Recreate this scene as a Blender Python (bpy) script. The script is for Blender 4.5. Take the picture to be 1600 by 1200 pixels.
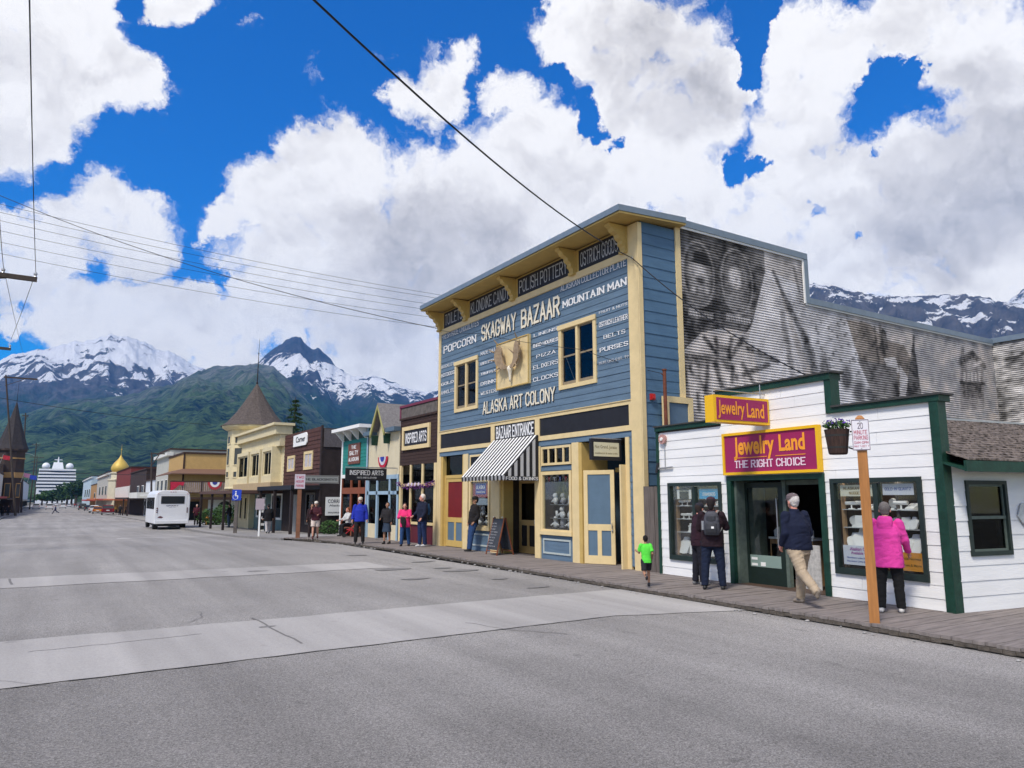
import bpy, bmesh, math, random
import numpy as np
from mathutils import Vector, Matrix
R = math.radians
random.seed(7); rng = np.random.default_rng(7)
scene = bpy.context.scene
for o in list(bpy.data.objects): bpy.data.objects.remove(o)
C = scene.collection

# ------------------------------------------------------------------ camera
FPX, VX, VY, HCAM = 1140.0, 75.0, 778.0, 1.9
PITCH = math.atan((VY-600)/FPX); YAW = math.atan((800-VX)/math.hypot(FPX, VY-600))
cd = bpy.data.cameras.new('camera'); cam = bpy.data.objects.new('camera', cd); C.objects.link(cam)
cd.sensor_width = 36; cd.lens = 36*FPX/1600; cd.clip_start = .1; cd.clip_end = 40000
cam.location = (0, 0, HCAM); cam.rotation_euler = (R(90)+PITCH, 0, -YAW); scene.camera = cam
FW = Vector((math.sin(YAW)*math.cos(PITCH), math.cos(YAW)*math.cos(PITCH), math.sin(PITCH)))
RT = Vector((math.cos(YAW), -math.sin(YAW), 0)); UP = RT.cross(FW); CP = Vector((0, 0, HCAM))
def ray(px, py): return (FW*FPX + RT*(px-800) - UP*(py-600)).normalized()

# ------------------------------------------------------------------ world
SUN_EL, SUN_AZ = 52, 243      # azimuth clockwise from +Y (the street): behind the viewer, to the left
SKY_STR, CLOUD_STR = .14, .90
scene.view_settings.view_transform = 'Standard'; scene.view_settings.look = 'None'
scene.view_settings.exposure = 0.42; scene.view_settings.gamma = 1
world = bpy.data.worlds.new("World"); scene.world = world; world.use_nodes = True
def build_world():
    nt = world.node_tree; nt.nodes.clear(); N = nt.nodes; L = nt.links
    def n(t, **k):
        x = N.new(t)
        for a, b in k.items(): setattr(x, a, b)
        return x
    def m(op, a, b=None, c=None, clamp=False):
        x = n('ShaderNodeMath', operation=op, use_clamp=clamp)
        for i, v in enumerate((a, b, c)):
            if v is None: continue
            if isinstance(v, (int, float)): x.inputs[i].default_value = v
            else: L.new(v, x.inputs[i])
        return x.outputs[0]
    tc = n('ShaderNodeTexCoord'); vec = tc.outputs['Generated']
    # domain warp so that the outlines billow
    nz = n('ShaderNodeTexNoise'); nz.inputs['Scale'].default_value = 5; nz.inputs['Detail'].default_value = 8; nz.inputs['Roughness'].default_value = .66
    L.new(vec, nz.inputs['Vector'])
    sub = n('ShaderNodeVectorMath', operation='SUBTRACT'); L.new(nz.outputs['Color'], sub.inputs[0]); sub.inputs[1].default_value = (.5, .5, .5)
    sc = n('ShaderNodeVectorMath', operation='SCALE'); L.new(sub.outputs[0], sc.inputs[0]); sc.inputs['Scale'].default_value = .17
    ad = n('ShaderNodeVectorMath', operation='ADD'); L.new(vec, ad.inputs[0]); L.new(sc.outputs[0], ad.inputs[1]); wv = ad.outputs[0]
    def blob(px, py, r, w, v):
        d = ray(px, py); k = n('ShaderNodeVectorMath', operation='DISTANCE'); L.new(v, k.inputs[0]); k.inputs[1].default_value = d
        mr = n('ShaderNodeMapRange', interpolation_type='SMOOTHSTEP'); L.new(k.outputs['Value'], mr.inputs['Value'])
        rr = ((ray(px+r, py)-ray(px-r, py)).length+(ray(px, py+r)-ray(px, py-r)).length)/4
        mr.inputs['From Min'].default_value = rr*1.35; mr.inputs['From Max'].default_value = rr*.55
        mr.inputs['To Min'].default_value = 0; mr.inputs['To Max'].default_value = w
        return mr.outputs[0]
    clouds = [(40,60,150,1),(120,90,120,1),(0,170,110,1),(200,120,75,1),(255,140,45,.9),(150,30,60,1),(290,-5,50,.9),(70,190,60,.8),(190,350,88,1),(110,360,70,.9),(245,370,45,.9),(40,410,80,.9),(20,495,38,.8),
              (140,505,90,1),(230,480,75,1),(330,500,100,1),(520,280,85,1),(430,330,75,1),(360,345,35,.8),(600,400,170,1),(420,470,110,1),(720,300,95,1),(850,250,80,1),(690,145,70,.95),(640,140,45,.8),(790,140,45,.8),
              (900,60,85,1),(1000,100,130,1),(1100,140,110,1),(870,20,50,.8),(1000,260,110,1),(900,330,130,1),(1120,350,100,.9),(1290,90,90,1),(1260,170,80,1),(1400,20,80,1),(1560,60,120,.9),(1500,20,90,.9),(1590,220,150,1),
              (1470,290,130,1),(1300,300,90,1),(1230,250,60,.9),(760,450,250,1),(1250,440,200,1),(1500,430,200,1),(540,560,100,.9),(380,560,70,.8),(620,570,150,1),(1100,560,200,.8),(200,600,80,.3)]
    holes = [(1395,135,34,1.2),(1430,110,24,.9),(1360,165,24,1.0),(1338,190,16,.8),(1155,278,24,1.1),(1190,262,16,.8),(1120,285,12,.6),(1205,40,26,1.2),(1185,78,22,1.2),(1228,15,20,.8),(865,130,22,.9),(905,190,26,1.0),(935,215,18,.8),(958,242,18,.8),(890,160,18,.7),(360,530,24,.55),(325,430,26,.6),(345,450,18,.4),(1270,328,16,.6),(1290,340,10,.5),(1330,375,12,.5),(720,232,26,.5),(1375,248,12,.5)]
    s = None
    for b in clouds:
        o = blob(*b, wv); s = o if s is None else m('MAXIMUM', s, o)
    # generic cloud cover for the rest of the sky, outside the photographed part
    fwd = n('ShaderNodeVectorMath', operation='DISTANCE'); L.new(vec, fwd.inputs[0]); fwd.inputs[1].default_value = ray(800, 500)
    out = n('ShaderNodeMapRange'); L.new(fwd.outputs['Value'], out.inputs['Value'])
    out.inputs['From Min'].default_value = .75; out.inputs['From Max'].default_value = 1.0
    n2 = n('ShaderNodeTexNoise'); n2.inputs['Scale'].default_value = 2.3; n2.inputs['Detail'].default_value = 3; L.new(vec, n2.inputs['Vector'])
    g = m('MULTIPLY', m('MULTIPLY_ADD', n2.outputs[0], 4.0, -1.45, clamp=True), out.outputs[0])
    s = m('ADD', s, m('MULTIPLY', g, .9))
    s = m('MINIMUM', s, 1.15)
    for b in holes: s = m('SUBTRACT', s, blob(*b, wv))
    # fine billows on the edge
    n3 = n('ShaderNodeTexNoise'); n3.inputs['Scale'].default_value = 16; n3.inputs['Detail'].default_value = 9; n3.inputs['Roughness'].default_value = .6
    L.new(wv, n3.inputs['Vector'])
    dens = m('ADD', s, m('MULTIPLY_ADD', n3.outputs[0], 2.3, -1.15))
    mk = n('ShaderNodeMapRange', interpolation_type='SMOOTHSTEP'); L.new(dens, mk.inputs['Value'])
    mk.inputs['From Min'].default_value = .26; mk.inputs['From Max'].default_value = .80
    # light on the clouds: thick parts grey below, relief from an offset sample
    off = n('ShaderNodeVectorMath', operation='ADD'); L.new(wv, off.inputs[0]); off.inputs[1].default_value = (-.012, -.004, .02)
    n4 = n('ShaderNodeTexNoise'); n4.inputs['Scale'].default_value = 9; n4.inputs['Detail'].default_value = 6; n4.inputs['Roughness'].default_value = .55; L.new(off.outputs[0], n4.inputs['Vector'])
    n5 = n('ShaderNodeTexNoise'); n5.inputs['Scale'].default_value = 9; n5.inputs['Detail'].default_value = 6; n5.inputs['Roughness'].default_value = .55; L.new(wv, n5.inputs['Vector'])
    rel = m('SUBTRACT', n5.outputs[0], n4.outputs[0])
    darks = [(700,380,110,.5),(620,410,100,.4),(800,420,100,.3),(540,440,110,.25),(1040,110,120,.5),(1100,170,80,.4),(960,60,90,.25),(1500,320,150,.5),(1590,250,120,.3),(1420,360,120,.35),(1560,170,100,.3),
             (150,330,80,.2),(230,480,100,.18),(30,150,110,.15),(1480,20,110,.3),(600,520,120,.15),(1250,250,80,.12),(1350,450,150,.15),(470,290,60,.1),(870,340,120,.15)]
    dk = None
    for b in darks:
        o = blob(*b, wv); dk = o if dk is None else m('ADD', dk, o)
    dk = m('MULTIPLY_ADD', dk, .40, m('MULTIPLY', g, .25))
    thick = n('ShaderNodeMapRange'); L.new(dens, thick.inputs['Value']); thick.inputs['From Min'].default_value = .5; thick.inputs['From Max'].default_value = 1.6
    thick.inputs['To Min'].default_value = 0; thick.inputs['To Max'].default_value = .12
    br = m('ADD', m('SUBTRACT', m('SUBTRACT', 1.02, dk), thick.outputs[0]), m('MULTIPLY', rel, 1.25))
    br = m('MAXIMUM', m('MINIMUM', br, 1.0), .3)
    ramp = n('ShaderNodeValToRGB'); L.new(br, ramp.inputs[0]); e = ramp.color_ramp.elements
    e[0].position = .3; e[0].color = (.37, .345, .33, 1); e[1].position = .97; e[1].color = (1.0, .968, .93, 1)
    x = ramp.color_ramp.elements.new(.72); x.color = (.77, .735, .705, 1)
    sky = n('ShaderNodeTexSky', sky_type='NISHITA'); sky.sun_disc = False; sky.sun_elevation = R(SUN_EL); sky.sun_rotation = R(SUN_AZ)
    sky.air_density = 1.0; sky.dust_density = .3; sky.ozone_density = 3
    hs = n('ShaderNodeHueSaturation'); hs.inputs['Saturation'].default_value = 1.95; hs.inputs['Value'].default_value = .98; hs.inputs['Hue'].default_value = .516; L.new(sky.outputs[0], hs.inputs['Color'])
    b1 = n('ShaderNodeBackground'); b1.inputs['Strength'].default_value = SKY_STR; L.new(hs.outputs[0], b1.inputs['Color'])
    b2 = n('ShaderNodeBackground'); b2.inputs['Strength'].default_value = CLOUD_STR; L.new(ramp.outputs[0], b2.inputs['Color'])
    mx = n('ShaderNodeMixShader'); L.new(mk.outputs[0], mx.inputs[0]); L.new(b1.outputs[0], mx.inputs[1]); L.new(b2.outputs[0], mx.inputs[2])
    o = n('ShaderNodeOutputWorld'); L.new(mx.outputs[0], o.inputs['Surface'])
build_world()
sd = bpy.data.lights.new('sun', 'SUN'); sun = bpy.data.objects.new('sun', sd); C.objects.link(sun)
sd.energy = 2.75; sd.angle = R(12); sd.color = (1, .935, .84)
sun.rotation_euler = (R(90-SUN_EL), 0, R(180-SUN_AZ))   # shines from azimuth SUN_AZ
sun.location = (-20, -20, 60)

# ------------------------------------------------------------------ helpers
MATS = {}
def mat(name, col, rough=.8, var=.0, vscale=3.0, bump=0, bscale=60, metal=0, col2=None, thr=(.45,.6), spec=.3, stretch=None):
    if name in MATS: return MATS[name]
    m = bpy.data.materials.new(name); m.use_nodes = True; nt = m.node_tree; N = nt.nodes; L = nt.links
    p = N['Principled BSDF']; p.inputs['Roughness'].default_value = rough; p.inputs['Metallic'].default_value = metal
    p.inputs['Specular IOR Level'].default_value = spec
    c = (*col, 1); p.inputs['Base Color'].default_value = c
    tc = N.new('ShaderNodeTexCoord'); src = tc.outputs['Object']
    if stretch:
        mp = N.new('ShaderNodeMapping'); mp.inputs['Scale'].default_value = stretch; L.new(src, mp.inputs[0]); src = mp.outputs[0]
    if var or col2:
        z = N.new('ShaderNodeTexNoise'); z.inputs['Scale'].default_value = vscale; z.inputs['Detail'].default_value = 6; z.inputs['Roughness'].default_value = .65
        L.new(src, z.inputs['Vector'])
        r = N.new('ShaderNodeValToRGB'); L.new(z.outputs[0], r.inputs[0]); e = r.color_ramp.elements
        if col2: e[0].position, e[1].position = thr; e[0].color = c; e[1].color = (*col2, 1)
        else:
            e[0].position = .25; e[1].position = .75
            e[0].color = tuple(max(0, v*(1-var)) for v in col)+(1,); e[1].color = tuple(min(1, v*(1+var)) for v in col)+(1,)
        L.new(r.outputs[0], p.inputs['Base Color'])
    if bump:
        z2 = N.new('ShaderNodeTexNoise'); z2.inputs['Scale'].default_value = bscale; z2.inputs['Detail'].default_value = 5; L.new(src, z2.inputs['Vector'])
        b = N.new('ShaderNodeBump'); b.inputs['Strength'].default_value = bump; b.inputs['Distance'].default_value = .02
        L.new(z2.outputs[0], b.inputs['Height']); L.new(b.outputs[0], p.inputs['Normal'])
    MATS[name] = m; return m
def glass_mat(name='window_glass', tint=(.92,.94,.94), refl=.22):
    if name in MATS: return MATS[name]
    m = bpy.data.materials.new(name); m.use_nodes = True; nt = m.node_tree; N = nt.nodes; L = nt.links; N.clear()
    fr = N.new('ShaderNodeFresnel'); fr.inputs[0].default_value = 1.52
    mu = N.new('ShaderNodeMath'); mu.operation = 'MULTIPLY_ADD'; L.new(fr.outputs[0], mu.inputs[0]); mu.inputs[1].default_value = refl; mu.inputs[2].default_value = .02; mu.use_clamp = True
    t = N.new('ShaderNodeBsdfTransparent'); t.inputs[0].default_value = (*tint, 1)
    g = N.new('ShaderNodeBsdfGlossy'); g.inputs['Roughness'].default_value = .02
    x = N.new('ShaderNodeMixShader'); L.new(mu.outputs[0], x.inputs[0]); L.new(t.outputs[0], x.inputs[1]); L.new(g.outputs[0], x.inputs[2])
    o = N.new('ShaderNodeOutputMaterial'); L.new(x.outputs[0], o.inputs[0]); MATS[name] = m; return m
class MB:
    def __init__(s): s.v = []; s.f = []; s.mi = []; s.m = 0
    def add(s, vs, fs):
        b = len(s.v); s.v += [tuple(v) for v in vs]; s.f += [tuple(i+b for i in f) for f in fs]; s.mi += [s.m]*len(fs); return s
    def box(s, x0, x1, y0, y1, z0, z1):
        if x0 > x1: x0, x1 = x1, x0
        if y0 > y1: y0, y1 = y1, y0
        if z0 > z1: z0, z1 = z1, z0
        return s.add([(x0,y0,z0),(x1,y0,z0),(x1,y1,z0),(x0,y1,z0),(x0,y0,z1),(x1,y0,z1),(x1,y1,z1),(x0,y1,z1)],
              [(0,3,2,1),(4,5,6,7),(0,1,5,4),(1,2,6,5),(2,3,7,6),(3,0,4,7)])
    def hexa(s, p): return s.add(p, [(0,3,2,1),(4,5,6,7),(0,1,5,4),(1,2,6,5),(2,3,7,6),(3,0,4,7)])
    def prism(s, poly, y0, y1):            # poly in (x, z), counter-clockwise seen from -Y
        n = len(poly); vs = [(x, y0, z) for x, z in poly]+[(x, y1, z) for x, z in poly]
        return s.add(vs, [tuple(range(n)), tuple(range(2*n-1, n-1, -1))]+[(i, i+n, (i+1)%n+n, (i+1)%n) for i in range(n)])
    def cyl(s, a, b, r0, r1=None, n=10, caps=True):
        r1 = r0 if r1 is None else r1; a = Vector(a); b = Vector(b); d = (b-a).normalized()
        u = d.orthogonal().normalized(); w = d.cross(u); vs = []
        for c, r in ((a, r0), (b, r1)):
            for i in range(n): t = 2*math.pi*i/n; vs.append(c+u*(r*math.cos(t))+w*(r*math.sin(t)))
        fs = [(i, (i+1)%n, (i+1)%n+n, i+n) for i in range(n)]
        if caps: fs += [tuple(range(n-1, -1, -1)), tuple(range(n, 2*n))]
        return s.add(vs, fs)
    def tube(s, pts, r, n=6):
        for a, b in zip(pts[:-1], pts[1:]): s.cyl(a, b, r, r, n)
        return s
    def lathe(s, c, prof, n=16, sx=1, sy=1, rot=0):
        vs = []; k = len(prof)
        for r, z in prof:
            for i in range(n): t = 2*math.pi*i/n+rot; vs.append((c[0]+r*sx*math.cos(t), c[1]+r*sy*math.sin(t), c[2]+z))
        fs = [(j*n+i, j*n+(i+1)%n, (j+1)*n+(i+1)%n, (j+1)*n+i) for j in range(k-1) for i in range(n)]
        fs += [tuple(range(n-1, -1, -1)), tuple(range((k-1)*n, k*n))]
        return s.add(vs, fs)
    def ball(s, c, r, n=10, sx=1, sy=1, sz=1):
        return s.lathe((c[0], c[1], c[2]), [(max(.001, r*math.sin(math.pi*j/n)), -r*sz*math.cos(math.pi*j/n)) for j in range(n+1)], n+4, sx, sy)
def mesh_obj(name, mb, mats, parent=None, smooth=False):
    me = bpy.data.meshes.new(name); me.from_pydata(mb.v, [], mb.f)
    for m in (mats if isinstance(mats, (list, tuple)) else [mats]): me.materials.append(m)
    if any(mb.mi): me.polygons.foreach_set('material_index', mb.mi)
    if smooth: me.polygons.foreach_set('use_smooth', [True]*len(me.polygons))
    me.update(); o = bpy.data.objects.new(name, me); C.objects.link(o)
    if parent is not None: o.parent = parent
    return o
def P(name, mb, m, parent, label=None, smooth=False):
    o = mesh_obj(name, mb, m, parent, smooth)
    if label: o['label'] = label
    return o
def tag(o, label, cat, group=None, kind=None):
    o['label'] = label; o['category'] = cat
    if group: o['group'] = group
    if kind: o['kind'] = kind
    return o
def thing(name, label, cat, loc=(0,0,0), rz=0, group=None):
    o = bpy.data.objects.new(name, None); C.objects.link(o); o.location = loc; o.rotation_euler = (0, 0, rz); o.empty_display_size = .2
    return tag(o, label, cat, group)
def one(name, mb, m, label, cat, loc=(0,0,0), rz=0, group=None, smooth=False):
    o = mesh_obj(name, mb, m, None, smooth); o.location = loc; o.rotation_euler = (0,0,rz); return tag(o, label, cat, group)
def struct(name, mb, m, smooth=False):
    o = mesh_obj(name, mb, m, None, smooth); o['kind'] = 'structure'; return o
def dup(o, loc=None, rz=None, label=None, parent=None):
    c = o.copy(); C.objects.link(c)
    if loc is not None: c.location = loc
    if rz is not None: c.rotation_euler = (0, 0, rz)
    if label: c['label'] = label
    if parent is not None: c.parent = parent
    for ch in list(o.children): dup(ch, parent=c)
    return c
def gz(y):                                   # the street falls gently away from the viewer
    return float(np.interp(y, [-50, 33, 55, 90, 150, 450, 3000], [0, 0, -.38, -.65, -1.1, -2.6, -4]))
def onz(px, py, off=0):                      # the point of the ground seen at a place in the photograph
    d = ray(px, py); z = off
    for _ in range(30): p = CP+d*((z-HCAM)/d.z); z = .5*z+.5*(gz(p.y)+off)
    return p
class Fr:                                    # a facade: local X along it, local -Y out of it, Z up
    def __init__(s, ox, oy, rz, oz=0): s.o = Vector((ox, oy, oz)); s.rz = rz; s.u = Vector((math.cos(rz), math.sin(rz), 0)); s.n = Vector((-math.sin(rz), math.cos(rz), 0))
    def h(s, px, py, dy=0):
        d = ray(px, py); t = (dy-(CP-s.o).dot(s.n))/d.dot(s.n); p = CP+d*t-s.o; return p.dot(s.u), p.z
    def r(s, x0, y0, x1, y1, dy=0):         # rectangle from pixel corners (left, top, right, bottom taken at mid edges)
        a = s.h(x0, (y0+y1)/2, dy)[0]; b = s.h(x1, (y0+y1)/2, dy)[0]; xm = (x0+x1)/2
        return a, b, s.h(xm, y1, dy)[1], s.h(xm, y0, dy)[1]
    def w(s, x, y, z): return s.o+s.u*x+s.n*y+Vector((0, 0, z))
    def thing(s, name, label, cat, at=(0,0,0), group=None): return thing(name, label, cat, s.w(*at), s.rz, group)
# numpy value noise
def vnoise(x, y, seed=0):
    xi = np.floor(x).astype(np.int64); yi = np.floor(y).astype(np.int64); xf = x-xi; yf = y-yi
    def hsh(a, b):
        n = (a*374761393 + b*668265263 + seed*982451653) & 0x7fffffff; n = ((n ^ (n >> 13))*1274126177) & 0x7fffffff
        return ((n ^ (n >> 16)) & 0xffff)/65535.0
    u = xf*xf*(3-2*xf); v = yf*yf*(3-2*yf)
    return (hsh(xi, yi)*(1-u)+hsh(xi+1, yi)*u)*(1-v)+(hsh(xi, yi+1)*(1-u)+hsh(xi+1, yi+1)*u)*v
def fbm(x, y, o=5, seed=0):
    s = 0; a = .5
    for i in range(o): s = s+a*vnoise(x*2**i, y*2**i, seed+i); a *= .5
    return s
# stroke lettering (capitals), one polyline list per glyph on a 4 x 6 grid
GL = {'A':['0,0 2,6 4,0','.8,2 3.2,2'],'B':['0,0 0,6 2.8,6 3.8,5.2 3.8,3.8 2.8,3.1 4,2.4 4,.8 3,0 0,0','0,3.1 2.8,3.1'],'C':['4,4.8 3,6 1,6 0,4.8 0,1.2 1,0 3,0 4,1.2'],
'D':['0,0 0,6 2.6,6 4,4.6 4,1.4 2.6,0 0,0'],'E':['4,0 0,0 0,6 4,6','0,3 3,3'],'F':['0,0 0,6 4,6','0,3 3,3'],'G':['4,4.8 3,6 1,6 0,4.8 0,1.2 1,0 3,0 4,1.2 4,2.8 2.4,2.8'],
'H':['0,0 0,6','4,0 4,6','0,3 4,3'],'I':['1,0 1,6'],'J':['4,6 4,1.2 3,0 1,0 0,1.2'],'K':['0,0 0,6','4,6 0,2.6','1.2,3.6 4,0'],'L':['0,6 0,0 3.8,0'],'M':['0,0 0,6 2.3,2 4.6,6 4.6,0'],
'N':['0,0 0,6 4,0 4,6'],'O':['1,0 0,1.2 0,4.8 1,6 3,6 4,4.8 4,1.2 3,0 1,0'],'P':['0,0 0,6 3,6 4,5.2 4,3.6 3,2.8 0,2.8'],'Q':['1,0 0,1.2 0,4.8 1,6 3,6 4,4.8 4,1.2 3,0 1,0','2.4,1.6 4.2,-.4'],
'R':['0,0 0,6 3,6 4,5.2 4,3.8 3,3 0,3','2,3 4,0'],'S':['4,5 3,6 1,6 0,5 0,3.9 1,3.1 3,2.9 4,2.1 4,1 3,0 1,0 0,1'],'T':['2,0 2,6','0,6 4,6'],'U':['0,6 0,1.2 1,0 3,0 4,1.2 4,6'],
'V':['0,6 2,0 4,6'],'W':['0,6 1.2,0 2.4,4 3.6,0 4.8,6'],'X':['0,0 4,6','0,6 4,0'],'Y':['0,6 2,3 4,6','2,3 2,0'],'Z':['0,6 4,6 0,0 4,0'],'0':['1,0 0,1.2 0,4.8 1,6 3,6 4,4.8 4,1.2 3,0 1,0'],
'1':['.6,5 2,6 2,0'],'2':['0,5 1,6 3,6 4,5 4,3.8 0,0 4,0'],'?':['0,5 1,6 3,6 4,5 4,4 2,2.6 2,1.6','2,.4 2,0'],'.':['.6,0 .6,.5'],"'":['.5,6 .5,5'],'-':['.5,3 2.5,3'],'+':['.4,3.3 1,3.3','.4,2.7 1,2.7'],
'&':['4,0 .6,4.6 1.2,6 2.4,6 2.8,5 0,1.6 .6,0 2.2,0 4,2.4']}
def letters(mb, txt, u0, u1, z0, z1, y, th=.9, serif=0, dep=.004, gap=1.6, shadow=None):
    """flat painted capitals filling a rectangle of the facade (u0..u1, z0..z1) at depth y (out is -Y)"""
    pos = 0; segs = []
    for ch in txt.upper():
        if ch == ' ': pos += 2.6; continue
        g = GL.get(ch, GL['O']); w = 0
        for pl in g:
            pts = [tuple(map(float, q.split(','))) for q in pl.split()]; w = max(w, max(p[0] for p in pts))
            cl = pts[0] == pts[-1]
            segs.append(([(p[0]+pos, p[1]) for p in pts], cl))
        pos += w+gap
    W = max(pos-gap, .1); sx = (u1-u0)/(W+th); sz = (z1-z0)/(6+th)
    def P2(p): return (u0+(p[0]+th/2)*sx, z0+(p[1]+th/2)*sz)
    def strip(a, b, t):
        dx, dz = b[0]-a[0], b[1]-a[1]; l = math.hypot(dx, dz) or 1; nx, nz = -dz/l*t/2, dx/l*t/2; ex, ez = dx/l*t*.42, dz/l*t*.42
        q = [(a[0]-ex-nx, a[1]-ez-nz), (b[0]+ex-nx, b[1]+ez-nz), (b[0]+ex+nx, b[1]+ez+nz), (a[0]-ex+nx, a[1]-ez+nz)]
        jit = random.random()*.0012
        vs = [(P2(p)[0], y-jit, P2(p)[1]) for p in q]; mb.add(vs, [(0, 1, 2, 3)])
    for pts, cl in segs:
        for a, b in zip(pts[:-1], pts[1:]):
            hz = abs(b[1]-a[1]) < .5*abs(b[0]-a[0])
            strip(a, b, th*(.75 if hz else 1))
        if serif:
            for p, q in ((pts[0], pts[1]), (pts[-1], pts[-2])):
                if cl or (p[1] not in (0., 6.)) : continue
                if abs(q[1]-p[1]) > .4*abs(q[0]-p[0]):
                    strip((p[0]-serif, p[1]), (p[0]+serif, p[1]), th*.6)
    return mb
def btext(mb, txt, u0, u1, z0, z1, y, bold=0, shear=0):
    """lower-case lettering from the built-in font, fitted to a rectangle"""
    cu = bpy.data.curves.new('t', 'FONT'); cu.body = txt; cu.resolution_u = 3; cu.offset = bold; cu.shear = shear; cu.fill_mode = 'FRONT'
    ob = bpy.data.objects.new('t', cu); C.objects.link(ob); dg = bpy.context.evaluated_depsgraph_get(); me = bpy.data.meshes.new_from_object(ob.evaluated_get(dg))
    vs = [tuple(v.co) for v in me.vertices]; fs = [tuple(p.vertices) for p in me.polygons]
    bpy.data.objects.remove(ob); bpy.data.meshes.remove(me); bpy.data.curves.remove(cu)
    if not vs: return mb
    xs = [v[0] for v in vs]; ys = [v[1] for v in vs]; x0, x1, y0, y1 = min(xs), max(xs), min(ys), max(ys)
    mb.add([(u0+(v[0]-x0)/(x1-x0)*(u1-u0), y, z0+(v[1]-y0)/(y1-y0)*(z1-z0)) for v in vs], fs); return mb
def siding(mb, u0, u1, z0, z1, y, holes=(), h=.2, lap=.018, joint=3.5):
    """lapped boards, real geometry, leaving out rectangular holes (u0,u1,z0,z1)"""
    n = max(1, round((z1-z0)/h)); h = (z1-z0)/n
    for i in range(n):
        A, Bz = z0+i*h, z0+(i+1)*h; lv = sorted({A, Bz} | {e for ho in holes for e in (ho[2], ho[3]) if A+.004 < e < Bz-.004 and ho[0] < u1 and ho[1] > u0})
        j0 = random.uniform(.3, 1)*joint; o_ = lap*random.uniform(.8, 1.2)
        for a, b in zip(lv[:-1], lv[1:]):
            cuts = sorted([(ho[0], ho[1]) for ho in holes if ho[2] < b-.002 and ho[3] > a+.002]); x = u0; iv = []
            for c0, c1 in cuts:
                if c0 > x: iv.append((x, min(c0, u1)))
                x = max(x, c1)
            if x < u1: iv.append((x, u1))
            oa = .004+(o_-.004)*(Bz-a)/h; ob = .004+(o_-.004)*(Bz-b)/h
            for p, q in iv:
                if q-p < .01: continue
                xs = [p]+[t for t in np.arange(u0+j0, u1, joint) if p+.2 < t < q-.2]+[q]
                for s0, s1 in zip(xs[:-1], xs[1:]):
                    g1 = s1-(.004 if s1 < q else 0); e = .0005 if b == Bz else 0
                    mb.hexa([(s0,y-oa,a),(g1,y-oa,a),(g1,y+.03,a),(s0,y+.03,a),(s0,y-ob,b-e),(g1,y-ob,b-e),(g1,y+.03,b-e),(s0,y+.03,b-e)])
    return mb
def rect_frame(mb, u0, u1, z0, z1, y0, y1, w, wb=None):
    wb = wb or w
    mb.box(u0, u0+w, y0, y1, z0+wb, z1-w); mb.box(u1-w, u1, y0, y1, z0+wb, z1-w); mb.box(u0, u1, y0, y1, z1-w, z1); mb.box(u0, u1, y0, y1, z0, z0+wb); return mb

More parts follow.
